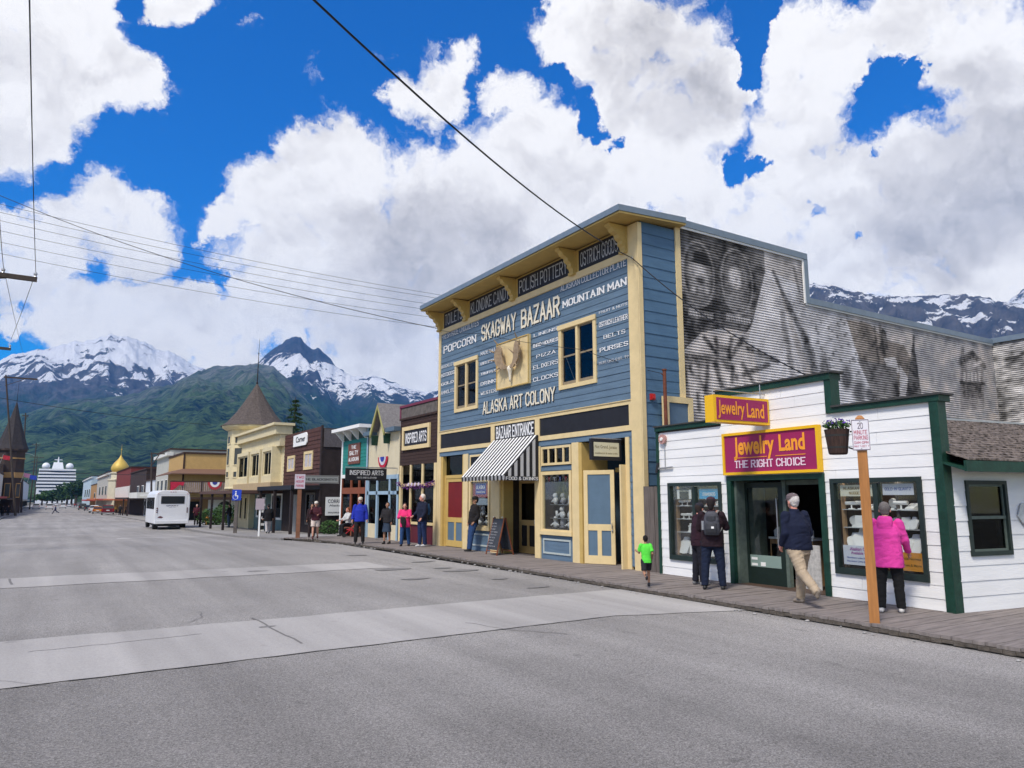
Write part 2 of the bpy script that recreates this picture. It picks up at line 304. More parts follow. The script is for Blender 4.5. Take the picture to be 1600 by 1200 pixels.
# ------------------------------------------------------------------ ground and street
def gmat(name, c1, c2, sc=35, fine=260, bump=.5, big=.18, speck=.35, worn=None):
    m = bpy.data.materials.new(name); m.use_nodes = True; nt = m.node_tree; N = nt.nodes; L = nt.links; p = N['Principled BSDF']
    p.inputs['Roughness'].default_value = .92; p.inputs['Specular IOR Level'].default_value = .15
    tc = N.new('ShaderNodeTexCoord')
    def nz(s, d=5, r=.6):
        z = N.new('ShaderNodeTexNoise'); z.inputs['Scale'].default_value = s; z.inputs['Detail'].default_value = d; z.inputs['Roughness'].default_value = r; L.new(tc.outputs['Object'], z.inputs['Vector']); return z.outputs[0]
    a, b, f = nz(sc, 6, .75), nz(big, 4), nz(fine, 2, .8)
    r = N.new('ShaderNodeValToRGB'); e = r.color_ramp.elements; e[0].position = .3; e[1].position = .72; e[0].color = (*c1, 1); e[1].color = (*c2, 1)
    ma = N.new('ShaderNodeMath'); ma.operation = 'MULTIPLY_ADD'; L.new(b, ma.inputs[0]); ma.inputs[1].default_value = .9; ma.inputs[2].default_value = -.45
    mb = N.new('ShaderNodeMath'); mb.operation = 'ADD'; L.new(a, mb.inputs[0]); L.new(ma.outputs[0], mb.inputs[1])
    L.new(mb.outputs[0], r.inputs[0])
    col = r.outputs[0]
    if worn:
        r2 = N.new('ShaderNodeValToRGB'); e2 = r2.color_ramp.elements; e2[0].position = .3; e2[1].position = .72; e2[0].color = (*worn[0], 1); e2[1].color = (*worn[1], 1); L.new(mb.outputs[0], r2.inputs[0])
        sx = N.new('ShaderNodeSeparateXYZ'); L.new(tc.outputs['Object'], sx.inputs[0]); wn = nz(.35, 5, .6)
        def mth(op, a, b, c):
            q = N.new('ShaderNodeMath'); q.operation = op
            for i, v in enumerate((a, b, c)):
                if isinstance(v, (int, float)): q.inputs[i].default_value = v
                else: L.new(v, q.inputs[i])
            return q.outputs[0]
        f1 = mth('MULTIPLY_ADD', sx.outputs['Y'], .085, -.95); f2 = mth('MULTIPLY_ADD', sx.outputs['X'], .10, f1); f3 = mth('MULTIPLY_ADD', wn, 1.3, f2)
        q = N.new('ShaderNodeMapRange'); q.interpolation_type = 'SMOOTHSTEP'; L.new(f3, q.inputs['Value']); q.inputs['From Min'].default_value = .25; q.inputs['From Max'].default_value = 1.35
        mx = N.new('ShaderNodeMix'); mx.data_type = 'RGBA'; L.new(q.outputs[0], mx.inputs[0]); L.new(r.outputs[0], mx.inputs[6]); L.new(r2.outputs[0], mx.inputs[7]); col = mx.outputs[2]
    st = N.new('ShaderNodeMapping'); st.inputs['Scale'].default_value = (.9, .05, 1); L.new(tc.outputs['Object'], st.inputs[0]); tz = N.new('ShaderNodeTexNoise'); tz.inputs['Scale'].default_value = 1.4; tz.inputs['Detail'].default_value = 5; L.new(st.outputs[0], tz.inputs['Vector'])
    tr = N.new('ShaderNodeMapRange'); L.new(tz.outputs[0], tr.inputs['Value']); tr.inputs['From Min'].default_value = .35; tr.inputs['From Max'].default_value = .65; tr.inputs['To Min'].default_value = .86; tr.inputs['To Max'].default_value = 1.1
    sz = nz(2.6, 3, .5); sr = N.new('ShaderNodeMapRange'); L.new(sz, sr.inputs['Value']); sr.inputs['From Min'].default_value = .66; sr.inputs['From Max'].default_value = .74; sr.inputs['To Min'].default_value = 1; sr.inputs['To Max'].default_value = .8
    tm = N.new('ShaderNodeMath'); tm.operation = 'MULTIPLY'; L.new(tr.outputs[0], tm.inputs[0]); L.new(sr.outputs[0], tm.inputs[1])
    # the stones of the aggregate
    vo = N.new('ShaderNodeTexVoronoi'); vo.inputs['Scale'].default_value = 105; L.new(tc.outputs['Object'], vo.inputs['Vector'])
    sp = N.new('ShaderNodeSeparateColor'); L.new(vo.outputs['Color'], sp.inputs[0])
    md = N.new('ShaderNodeMapRange'); L.new(sp.outputs[0], md.inputs['Value']); md.inputs['To Min'].default_value = 1-speck; md.inputs['To Max'].default_value = 1+speck
    mf = N.new('ShaderNodeMapRange'); L.new(f, mf.inputs['Value']); mf.inputs['From Min'].default_value = .3; mf.inputs['From Max'].default_value = .7; mf.inputs['To Min'].default_value = 1-speck*.7; mf.inputs['To Max'].default_value = 1+speck*.7
    mm = N.new('ShaderNodeMath'); mm.operation = 'MULTIPLY'; L.new(md.outputs[0], mm.inputs[0]); L.new(mf.outputs[0], mm.inputs[1])
    m3 = N.new('ShaderNodeMath'); m3.operation = 'MULTIPLY'; L.new(mm.outputs[0], m3.inputs[0]); L.new(tm.outputs[0], m3.inputs[1])
    vm = N.new('ShaderNodeVectorMath'); vm.operation = 'SCALE'; L.new(col, vm.inputs[0]); L.new(m3.outputs[0], vm.inputs['Scale'])
    L.new(vm.outputs[0], p.inputs['Base Color'])
    bu = N.new('ShaderNodeBump'); bu.inputs['Strength'].default_value = bump; bu.inputs['Distance'].default_value = .008; L.new(vo.outputs['Distance'], bu.inputs['Height']); L.new(bu.outputs[0], p.inputs['Normal'])
    return m
M_ASPH = gmat('asphalt_chip_seal', (.140,.133,.126), (.262,.25,.238), speck=.42, big=.12, worn=((.232,.222,.211), (.34,.326,.31)))
M_FAR = gmat('worn_asphalt', (.27,.255,.25), (.37,.35,.345), speck=.22, bump=.3)
M_CONC = gmat('concrete_strip', (.325,.312,.298), (.405,.39,.373), speck=.09, bump=.12)
M_WALK = gmat('concrete_walk', (.24,.23,.22), (.33,.32,.31), speck=.12, bump=.15)
M_DIRT = gmat('ground_dirt', (.10,.095,.08), (.18,.17,.14), speck=.3)
def sheet(name, m, x0f, x1f, ys, off, nx=1, kind=True):
    vs = []; fs = []
    for y in ys:
        a, b = x0f(y), x1f(y)
        for i in range(nx+1): vs.append((a+(b-a)*i/nx, y, gz(y)+off))
    k = nx+1
    for j in range(len(ys)-1):
        for i in range(nx): fs.append((j*k+i, j*k+i+1, (j+1)*k+i+1, (j+1)*k+i))
    return struct(name, MB().add(vs, fs), m)
YS = [-60, -20, 0, 10, 20, 30, 33, 36, 40, 45, 50, 55, 60, 70, 80, 90, 110, 150, 220, 300, 450, 640]
sheet('ground', M_DIRT, lambda y: -1500, lambda y: 1500, YS+[1500, 3000], -.06)
sheet('road', M_ASPH, lambda y: -5.2, lambda y: 10.42 if y <= 30 else 9.6 if y < 34 else 9.5, YS[:YS.index(640)+1], .0)
def wob(x, s, a): return (fbm(np.array([x*1.3+s*7.1]), np.array([s*3.3]), 4, s)[0]-.47)*a
def patch(name, m, edge0, edge1, x0, x1, off, n=90):
    vs = []; fs = []
    for i in range(n+1):
        x = x0+(x1-x0)*i/n; vs += [(x, edge0(x), off+gz(edge0(x))), (x, edge1(x), off+gz(edge1(x)))]
    fs = [(2*i, 2*i+2, 2*i+3, 2*i+1) for i in range(n)]
    return struct(name, MB().add(vs, fs), m)
patch('crosswalk_strip', M_CONC, lambda x: 9.28+.03*x+wob(x, 1, .12)-max(0, x-8)*.35, lambda x: 12.2+wob(x, 2, .14), -5.2, 10.42, .008, 160)
patch('crosswalk_strip', M_CONC, lambda x: 19.25+wob(x, 5, .3), lambda x: 21.5-.03*x+wob(x, 6, .35), -5.2, 8.2, .008, 120)
patch('crosswalk_strip', M_CONC, lambda x: 43.0+wob(x, 7, .5), lambda x: 44.3+wob(x, 8, .5), 3.2, 9.0, .006, 40)
mb = MB()
def crack(pts, w, z=.0105):
    for a, b in zip(pts[:-1], pts[1:]):
        d = Vector((b[0]-a[0], b[1]-a[1])); n_ = Vector((-d.y, d.x)).normalized()*w/2
        mb.add([(a[0]-n_.x,a[1]-n_.y,z),(b[0]-n_.x,b[1]-n_.y,z),(b[0]+n_.x,b[1]+n_.y,z),(a[0]+n_.x,a[1]+n_.y,z)], [(0,1,2,3)])
def cpix(px, w, n=8, j=.03):
    ps = [onz(*p) for p in px]; out = []
    for a, b in zip(ps[:-1], ps[1:]):
        for i in range(n): t = i/n; out.append((a.x+(b.x-a.x)*t+random.uniform(-j, j), a.y+(b.y-a.y)*t+random.uniform(-j, j)))
    crack(out, w)
cpix([(394,966),(488,1013)], .035); cpix([(14,905),(18,919)], .05, 3); cpix([(40,1020),(140,1010),(330,990)], .016, 12); cpix([(730,974),(800,985),(900,992)], .02)
[crack([(x/6, 9.27+.03*x/6+wob(x/6, 1, .12)), ((x+1)/6, 9.27+.03*(x+1)/6+wob((x+1)/6, 1, .12))], random.uniform(.006, .026)) for x in range(-30, 46) if random.random() > .12]
for _ in range(9):
    x, y = random.uniform(-3, 9), random.uniform(3, 30); a = random.uniform(0, 6.28); pts = [(x, y)]
    for k in range(random.randint(8, 22)): a += random.gauss(0, .35); x += .16*math.cos(a); y += .16*math.sin(a); pts.append((x, y))
    pts = [p for p in pts if p[0] < 9.8]
    if len(pts) > 3: crack(pts, random.uniform(.006, .012), .014)
struct('road_cracks', mb, mat('crack', (.165,.158,.152), .95))
mb = MB()
for px, py, w in [(690,888,.35),(720,892,.5),(660,878,.4),(610,890,.6),(400,893,.35),(560,868,.4),(780,905,.3),(840,918,.3),(418,980,.12),(650,905,.4)]:
    p = onz(px, py); n = 9
    mb.add([(p.x+w*math.cos(6.283*i/n)*random.uniform(.6, 1.2), p.y+w*.5*math.sin(6.283*i/n)*random.uniform(.6, 1.2), .0125) for i in range(n)], [tuple(range(n))])
struct('road_patches', mb, mat('road_patch', (.20,.193,.188), .95, .3, 12))
# boardwalk: planks across the walk and an edge beam
M_PLANK = mat('boardwalk_planks', (.235,.205,.19), .85, .34, 1.6, .5, 90, stretch=(1.2, 9, 1))
M_EDGE = mat('boardwalk_edge', (.10,.085,.07), .9, .5, 9, .6, 60)
def bx0(y):
    return float(np.interp(y, [3.6, 8, 12, 22, 28, 32.2, 34.6], [9.98, 10.22, 10.32, 10.7, 10.6, 10.2, 9.35]))
mb = MB(); y = 4.2
while y < 34.6:
    h = random.uniform(.135, .15); z = .12+random.uniform(-.005, .004)+gz(y); a = bx0(y)+random.uniform(0, .035)
    mb.hexa([(a,y,z-.045),(14.2,y,z-.045),(14.2,y+h-.008,z-.045),(a,y+h-.008,z-.045),(a,y,z),(14.2,y,z+.002),(14.2,y+h-.008,z),(a,y+h-.008,z)]); y += h
w_ = struct('boardwalk', mb, M_PLANK)
mb = MB(); yy = 4.1
for k in range(26):
    a, b = yy+k*1.2, yy+k*1.2+1.19
    if b > 34.6: break
    for s in range(2): mb.hexa([(bx0(a)+.05,a,-.03),(bx0(a)+.2,a,-.03),(bx0(b)+.2,b,-.03),(bx0(b)+.05,b,-.03),(bx0(a)+.05,a,.07),(bx0(a)+.2,a,.07),(bx0(b)+.2,b,.07),(bx0(b)+.05,b,.07)]) if s == 0 else None
    for q in range(8):
        y0_ = a+q*.15; mb.box(bx0(y0_)-.004, bx0(y0_)+.16, y0_, y0_+.14, .02+random.uniform(-.01,.01), .068)
struct('boardwalk_edge', mb, M_EDGE)
mb = MB()
for k in range(90):           # broken gravel along the edge
    y0_ = random.uniform(4, 33); r = random.uniform(.012, .035); mb.ball((bx0(y0_)-random.uniform(.01, .13)*(1+(y0_ < 12)), y0_, .012), r, 4, 1.2, 1, .6)
g = mesh_obj('gravel', mb, mat('gravel', (.3,.29,.28), .95, .4, 20)); g['kind'] = 'stuff'; g['label'] = 'loose gravel along the edge of the boardwalk'
# concrete footway past the boardwalk and the far side of the street
sheet('pavement', M_WALK, lambda y: float(np.interp(y, [34.6, 40, 64, 84, 640], [9.35, 8.5, 8.7, 9.3, 10.2])), lambda y: 14.2, [34.6, 36, 40, 45, 50, 55, 60, 64, 84, 90, 110, 150, 220, 300, 450, 600], .10)
mb = MB(); ks = [34.62, 40, 50, 64, 84, 110, 150, 300]
for a, b in zip(ks[:-1], ks[1:]):
    f = lambda y: float(np.interp(y, [34.6, 40, 64, 84, 640], [9.35, 8.5, 8.7, 9.3, 10.2]))
    mb.hexa([(f(a)-.12,a,gz(a)-.05),(f(a),a,gz(a)-.05),(f(b),b,gz(b)-.05),(f(b)-.12,b,gz(b)-.05),(f(a)-.12,a,gz(a)+.104),(f(a),a,gz(a)+.104),(f(b),b,gz(b)+.104),(f(b)-.12,b,gz(b)+.104)])
struct('kerb', mb, mat('kerb', (.2,.19,.18), .9, .3, 4))
sheet('pavement', M_WALK, lambda y: -9, lambda y: -5.1, [60, 70, 90, 110, 150, 220, 300, 450, 600], .12)
mb = MB()
for a, b in zip([60, 90, 110, 150, 220, 300], [90, 110, 150, 220, 300, 450]):
    mb.hexa([(-5.1,a,gz(a)-.05),(-4.95,a,gz(a)-.05),(-4.95,b,gz(b)-.05),(-5.1,b,gz(b)-.05),(-5.1,a,gz(a)+.13),(-4.95,a,gz(a)+.13),(-4.95,b,gz(b)+.13),(-5.1,b,gz(b)+.13)])
struct('kerb', mb, MATS['kerb'])
sheet('ground_paved', M_DIRT, lambda y: 10.0 , lambda y: 60, [-10, 0, 4.15], .05)

# ------------------------------------------------------------------ mountains
def mountain_mat(name, forest1, forest2, rock1, rock2, snow_lo, snow_hi, tree_lo, tree_hi, snow_bias=0., snow_top=None, sns=.0055, sst=(1,1,.8)):
    m = bpy.data.materials.new(name); m.use_nodes = True; nt = m.node_tree; N = nt.nodes; L = nt.links; p = N['Principled BSDF']
    p.inputs['Roughness'].default_value = .95; p.inputs['Specular IOR Level'].default_value = .05
    tc = N.new('ShaderNodeTexCoord'); sp = N.new('ShaderNodeSeparateXYZ'); L.new(tc.outputs['Object'], sp.inputs[0]); Z = sp.outputs['Z']
    def nz(s, d=6, r=.6, st=(1,1,1)):
        mp = N.new('ShaderNodeMapping'); mp.inputs['Scale'].default_value = st; L.new(tc.outputs['Object'], mp.inputs[0])
        z = N.new('ShaderNodeTexNoise'); z.inputs['Scale'].default_value = s; z.inputs['Detail'].default_value = d; z.inputs['Roughness'].default_value = r; L.new(mp.outputs[0], z.inputs['Vector']); return z.outputs[0]
    def math_(op, a, b, c=None, cl=False):
        x = N.new('ShaderNodeMath'); x.operation = op; x.use_clamp = cl
        for i, v in enumerate((a, b, c)):
            if v is None: continue
            if isinstance(v, (int, float)): x.inputs[i].default_value = v
            else: L.new(v, x.inputs[i])
        return x.outputs[0]
    def ramp(v, c1, c2, a=.4, b=.6):
        r = N.new('ShaderNodeValToRGB'); L.new(v, r.inputs[0]); e = r.color_ramp.elements; e[0].position = a; e[1].position = b; e[0].color = (*c1, 1); e[1].color = (*c2, 1); return r.outputs[0]
    def mix(f, a, b):
        x = N.new('ShaderNodeMix'); x.data_type = 'RGBA'; L.new(f, x.inputs[0]); L.new(a, x.inputs[6]); L.new(b, x.inputs[7]); return x.outputs[2]
    big = nz(.0028, 8, .62); med = nz(.012, 8, .7, (1, 1, .5)); fine = nz(.075, 4, .8); clump = nz(.017, 5, .7)
    forest = ramp(math_('ADD', math_('MULTIPLY', math_('ADD', big, clump), .33), math_('MULTIPLY', fine, .34)), forest1, forest2, .455, .56)
    vt = N.new('ShaderNodeTexVoronoi'); vt.inputs['Scale'].default_value = .055; L.new(tc.outputs['Object'], vt.inputs['Vector']); vs_ = N.new('ShaderNodeSeparateColor'); L.new(vt.outputs['Color'], vs_.inputs[0])
    gully = nz(.009, 6, .7, (1, 1, .28))
    forest = ramp(math_('ADD', math_('ADD', math_('MULTIPLY', big, .30), math_('MULTIPLY', gully, .42)), math_('ADD', math_('MULTIPLY', fine, .16), math_('MULTIPLY', vs_.outputs[0], .12))), forest1, forest2, .42, .56)
    rock = ramp(med, rock1, rock2, .35, .65)
    # rock above the tree line, uneven
    def band(lo, hi, noise, amp):
        v = math_('ADD', Z, math_('MULTIPLY_ADD', noise, amp, -amp*.5)); x = N.new('ShaderNodeMapRange'); L.new(v, x.inputs['Value']); x.inputs['From Min'].default_value = lo; x.inputs['From Max'].default_value = hi; x.clamp = True; return x.outputs[0]
    c = mix(band(tree_lo, tree_hi, med, (tree_hi-tree_lo)*2.6), forest, rock)
    out = nz(.009, 7, .7, (1, 1, .35)); rk = N.new('ShaderNodeMapRange'); L.new(out, rk.inputs['Value']); rk.inputs['From Min'].default_value = .60; rk.inputs['From Max'].default_value = .68; rk.inputs['To Max'].default_value = .6
    c = mix(rk.outputs[0], c, rock)
    sn = nz(sns, 9, .66, sst); s1 = math_('ADD', band(snow_lo, snow_hi, big, (snow_hi-snow_lo)*.8), math_('MULTIPLY_ADD', sn, 3.2, -1.6))
    if snow_top: s1 = math_('SUBTRACT', s1, math_('MULTIPLY', band(snow_top, snow_top+90, med, 260), .8))
    sx = N.new('ShaderNodeMapRange'); L.new(s1, sx.inputs['Value']); sx.inputs['From Min'].default_value = .70-snow_bias; sx.inputs['From Max'].default_value = .78-snow_bias
    wh = N.new('ShaderNodeRGB'); wh.outputs[0].default_value = (.95, .96, .98, 1)
    c = mix(sx.outputs[0], c, wh.outputs[0]); L.new(c, p.inputs['Base Color'])
    bu = N.new('ShaderNodeBump'); bu.inputs['Strength'].default_value = .9; bu.inputs['Distance'].default_value = 55; L.new(math_('ADD', med, math_('MULTIPLY', fine, .35)), bu.inputs['Height']); L.new(bu.outputs[0], p.inputs['Normal'])
    return m
def mountain(name, sil, rr, near, m, seed, rough=.1, px0=None, px1=None, na=420, nr=90, back=1500, spur=.55):
    """terrain whose skyline passes through the given profile; rises from 'near' metres out to its crest at rr metres"""
    pxs = np.array([s[0] for s in sil], float); pys = np.array([s[1] for s in sil], float)
    X = np.linspace(px0 if px0 is not None else pxs[0], px1 if px1 is not None else pxs[-1], na); Yp = np.interp(X, pxs, pys)
    az = []; tn = []
    for a, b in zip(X, Yp):
        d = ray(a, b); az.append(math.atan2(d.x, d.y)); tn.append(d.z/math.hypot(d.x, d.y))
    az = np.array(az); tn = np.array(tn)
    jag = (fbm(X*.11, X*0+seed, 5, seed)-.48)*.020
    T = np.concatenate([np.linspace(0, 1, nr), 1+np.linspace(.06, 1, 14)])
    vs = np.zeros((len(T), na, 3)); A = az[None, :]; base = -10
    for j, t in enumerate(T):
        if t <= 1:
            r = near+(rr-near)*t; prof = .16*t+.84*t**1.25
            Hh = (tn+jag*tn*2)*rr+HCAM
            ux, uy = az*14+seed, t*3.6+0*az
            rdg = 1-np.abs(2*fbm(ux+.6*np.sin(uy*2), uy*.8, 6, seed+9)-1)      # ridged spurs running down the slope
            damp = math.sin(math.pi*min(1, t))**.8
            z = Hh*prof*(1+(rdg-.72)*spur*damp+(fbm(az*60, uy*9, 4, seed+3)-.47)*rough*damp)+base*(1-t)
            z = np.minimum(z, (tn*1.0)*r+HCAM-2*(1-t)) if t < 1 else z
        else:
            r = rr+back*(t-1); z = Hh*(1-(t-1)*.55)
        vs[j, :, 0] = np.sin(az)*r; vs[j, :, 1] = np.cos(az)*r; vs[j, :, 2] = z
    n = len(T); fs = [(j*na+i, j*na+i+1, (j+1)*na+i+1, (j+1)*na+i) for j in range(n-1) for i in range(na-1)]
    return struct(name, MB().add(vs.reshape(-1, 3).tolist(), fs), m, smooth=True)
MM1 = mountain_mat('snowy_mountain', (.012,.035,.03), (.03,.07,.03), (.06,.065,.08), (.15,.14,.15), 480, 1000, 420, 640, .06, None, .0085)
MM2 = mountain_mat('forested_mountain', (.006,.018,.020), (.095,.160,.060), (.10,.125,.115), (.27,.27,.25), 3000, 4000, 330, 760)
MM3 = mountain_mat('rocky_peak', (.012,.04,.03), (.03,.08,.03), (.030,.038,.060), (.095,.10,.13), 420, 800, 420, 640, .03, 860, .0095)
MM4 = mountain_mat('far_snowy_ridge', (.05,.06,.08), (.08,.09,.10), (.060,.070,.105), (.17,.165,.18), 300, 1200, 100, 200, .14, None, .010, (1,1,1.6))  # rock made bluer: distance haze is put into its colour
mountain('mountain', [(-420,640),(-200,600),(-60,578),(0,562),(30,551),(70,546),(95,538),(118,533),(140,532),(165,527),(178,523),(190,525),(200,524),(215,531),(240,542),(262,549),(285,560),(310,573),(345,588),(420,600),(560,650)], 6200, 3000, MM1, 11)
mountain('mountain', [(-420,800),(-200,720),(-60,668),(40,645),(100,628),(150,622),(200,618),(240,605),(270,600),(290,590),(310,580),(330,574),(352,571),(380,570),(405,569),(425,573),(445,588),(462,606),(490,632),(520,660),(560,700),(600,735),(660,770),(760,777)], 3900, 900, MM2, 23, spur=.45)
mountain('mountain', [(300,600),(380,585),(402,567),(415,556),(430,542),(445,535),(455,527),(463,524),(470,528),(476,538),(488,545),(497,543),(505,550),(516,560),(524,572),(540,583),(556,587),(570,587),(590,588),(606,594),(622,600),(640,608),(662,612),(682,611),(700,600),(740,612),(900,640),(1200,600)], 5300, 2300, MM3, 31)
mountain('mountain', [(1020,520),(1120,480),(1200,462),(1245,447),(1262,444),(1282,443),(1305,447),(1332,456),(1355,460),(1385,463),(1410,464),(1440,462),(1470,461),(1500,461),(1530,464),(1552,469),(1575,473),(1640,478),(1800,520)], 3300, 900, MM4, 43)
mountain('mountain', [(1500,520),(1560,485),(1576,470),(1590,458),(1604,450),(1620,452),(1700,440),(1850,470)], 4400, 3500, MM4, 47, na=200)
# haze
HZ = .5/6500
mb = MB().box(-5200, 5200, -60, 7900, -12, 1900)
m = bpy.data.materials.new('haze_air'); m.use_nodes = True; nt = m.node_tree; nt.nodes.clear()
pv = nt.nodes.new('ShaderNodeVolumePrincipled'); pv.inputs['Color'].default_value = (.12, .42, 1, 1); pv.inputs['Density'].default_value = HZ; pv.inputs['Anisotropy'].default_value = .0
om = nt.nodes.new('ShaderNodeOutputMaterial'); nt.links.new(pv.outputs[0], om.inputs['Volume'])
HAZE = True
if HAZE:
    hz = mesh_obj('haze', mb, m); hz['kind'] = 'stuff'; hz['label'] = 'thin blue air between the street and the mountains'

# ------------------------------------------------------------------ materials
BLUE = mat('blue_painted_boards', (.105,.165,.232), .75, .22, 2.2, .25, 30, stretch=(.5, 1, 4))
BLUE_P = mat('blue_panel_paint', (.095,.155,.22), .6, .12, 3)
CREAM = mat('cream_trim_paint', (.68,.535,.285), .6, .10, 3, .12, 40)
YELLOW = mat('mustard_trim_paint', (.52,.36,.115), .6, .12, 3)
BLACKP = mat('black_sign_board', (.016,.016,.02), .6, .3, 3)
WHITE_L = mat('white_lettering_paint', (.72,.72,.72), .7, .12, 14)
CREAM_L = mat('cream_lettering_paint', (.72,.66,.52), .7, .12, 14)
SHADE_L = mat('letter_outline_paint', (.02,.025,.035), .8)
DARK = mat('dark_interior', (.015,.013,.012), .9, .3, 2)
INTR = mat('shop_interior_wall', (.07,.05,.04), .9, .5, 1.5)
METAL_R = mat('roof_metal_blue', (.17,.22,.27), .5, .15, 4, metal=.2)
GREEN = mat('dark_green_trim', (.010,.045,.030), .5, .35, 8, .2, 30)
WHITE_W = mat('white_painted_boards', (.78,.78,.77), .65, .11, 1.2, .2, 25, stretch=(.4, 1, 3))
GLASS = glass_mat()
GLASS_D = glass_mat('dim_window_glass', (.30,.33,.35), .2)
JEWEL = mat('white_display_plush', (.8,.79,.76), .8)
CARD = mat('white_card', (.78,.78,.76), .7)
RED_P = mat('dark_red_panel', (.16,.012,.014), .6, .15, 4)
WOOD = mat('varnished_wood', (.38,.165,.05), .45, .25, 3, .2, 40, stretch=(8, 8, .7))
GREYWOOD = mat('grey_weathered_wood', (.13,.11,.10), .9, .5, 2.5, .5, 50, stretch=(14, 14, .6))
STEEL = mat('galvanised_steel', (.42,.43,.44), .45, .15, 8, metal=.7)

# ================================================================== blue two-storey bazaar
B = Fr(12.6, 25.4, R(-90)); WB = 11.58
bz = thing('bazaar_building', 'blue two-storey false-front bazaar with cream trim, white lettering and a corrugated mural wall', 'building', B.o, B.rz)
def bxs(name, m, *bs):
    for q in bs: bp(name, MB().box(*q), m)
def bp(name, mb, m, label=None, smooth=False): return P(name, mb, m, bz, label, smooth)
W1 = (1.36, 3.12, 5.03, 6.92); W2 = (8.03, 9.80, 5.05, 6.97)
mb = MB(); siding(mb, .14, 11.2, 4.42, 8.22, 0, [(a+.02, b-.02, c+.02, d-.02) for a, b, c, d in (W1, W2)], .19)
siding(mb, .14, 11.2, 3.46, 3.62, -.0, [], .16)
bp('front_siding', mb, BLUE)
mb = MB()           # solid shell behind the boards (kept off the openings)
mb.box(.14, 11.4, .035, .2, 8.2, 9.1); mb.box(.14, 11.4, .035, .2, 3.5, 5.03); mb.box(.14, W1[0], .035, .2, 5.03, 8.2); mb.box(W1[1], W2[0], .035, .2, 5.03, 8.2); mb.box(W2[1], 11.4, .035, .2, 5.03, 8.2)
mb.box(W1[0], W1[1], .035, .2, W1[3], 8.2); mb.box(W2[0], W2[1], .035, .2, W2[3], 8.2); mb.box(.05, .14, .0, 1.5, 0, 9.1)
bp('wall', mb, BLUE_P)
bxs('corner_board', CREAM, (.0, .16, -.045, .03, .1, 8.42), (11.2, 11.585, -.05, .03, .1, 9.1))
mb = MB()
bxs('frieze_trim', CREAM, (.16, 11.2, -.055, .03, 8.22, 8.42)); mb.box(.16, 11.2, -.04, .03, 4.30, 4.42); mb.box(.16, 11.2, -.04, .03, 3.62, 3.76)
mb.box(4.06, 4.30, -.045, .03, 3.76, 4.30); mb.box(6.74, 6.98, -.045, .03, 3.76, 4.30); mb.box(.16, .24, -.04, .03, 3.76, 4.3); mb.box(11.1, 11.2, -.04, .03, 3.76, 4.3)
mb.box(.16, 11.2, -.065, -.04, 4.405, 4.425)
bp('cream_trim', mb, CREAM)
bxs('black_sign_panel', BLACKP, (.24, 4.06, -.012, .03, 3.76, 4.30), (6.98, 11.1, -.012, .03, 3.76, 4.30), (4.30, 6.74, -.02, .03, 3.76, 4.3))
mb = MB(); letters(mb, 'BAZAAR ENTRANCE', 4.38, 6.66, 3.84, 4.26, -.026, 1.35, .5); bp('painted_lettering', mb, WHITE_L)
# cornice: soffit, fascia, brackets, sign boards
mb = MB(); mb.box(.16, 11.2, -.02, .03, 8.42, 9.1); bp('frieze', mb, YELLOW)
def slab(mb, z_in, z_out, th, out=.86, e=.0):
    mb.hexa([(.02-e,-out-e,z_out),(11.86+e,-out-e,z_out),(11.86+e,1.5,z_in),(.02-e,1.5,z_in),(.02-e,-out-e,z_out+th),(11.86+e,-out-e,z_out+th),(11.86+e,1.5,z_in+th),(.02-e,1.5,z_in+th)])
mb = MB(); slab(mb, 9.24, 9.10, .05); bp('soffit', mb, YELLOW)
mb = MB(); slab(mb, 9.295, 9.155, .16, .88, .02); bp('roof_edge', mb, METAL_R)
prof = [(0, 0), (-.10, .02), (-.13, .12), (-.2, .17), (-.19, .26), (-.3, .33), (-.32, .42), (-.47, .47), (-.52, .56), (-.62, .6), (-.64, .68), (0, .68)]
for u in (.02, 2.14, 5.42, 8.72, 11.0):
    mb = MB(); pts = [(a, 8.42+b*1.0) for a, b in prof]; n = len(pts)
    vs = [(u, y-.02, z) for y, z in pts]+[(u+.2, y-.02, z) for y, z in pts]
    mb.add(vs, [tuple(range(n-1, -1, -1)), tuple(range(n, 2*n))]+[(i, (i+1)%n, (i+1)%n+n, i+n) for i in range(n)])
    mb.box(u-.03, u+.23, -.07, 0, 8.42, 9.08); mb.box(u-.02, u+.22, -.16, -.02, 8.36, 8.44); bp('cornice_bracket', mb, YELLOW)
for (a, b, t) in ((.42, 2.02, 'TOILETS'), (2.5, 5.32, 'KLONDIKE CANDY'), (5.78, 8.6, 'POLISH POTTERY'), (9.08, 10.92, 'OSTRICH GOODS')):
    mb = MB().box(a, b, -.045, -.021, 8.43, 9.04); s = bp('frieze_sign', mb, BLACKP, 'black frieze board lettered %s' % t)
    mb = MB(); letters(mb, t, a+.09, b-.09, 8.52, 8.96, -.05, .85, .35); P('lettering', mb, mat('grey_white_lettering', (.42,.42,.42), .8, .25, 9), s)
def blet(t, bl, tr, th=.95, serif=.5, m=WHITE_L, y=-.028, sh=False):
    u0, z0 = B.h(*bl, y); u1, z1 = B.h(*tr, y); u0 = max(u0, .22); u1 = min(u1, 11.13); mb = MB(); letters(mb, t, u0, u1, z0, z1, y, th, serif)
    if sh: m2 = MB(); letters(m2, t, u0+.035, u1+.035, z0-.03, z1-.03, y+.004, th*1.1, serif); bp('letter_shadow_line', m2, SHADE_L)
    bp('painted_lettering', mb, m)
blet('FRESH MADE CHOCOLATES', (689,532), (748,499), .8, .3)
blet('POPCORN', (693,553), (744,522), 1.1, .7)
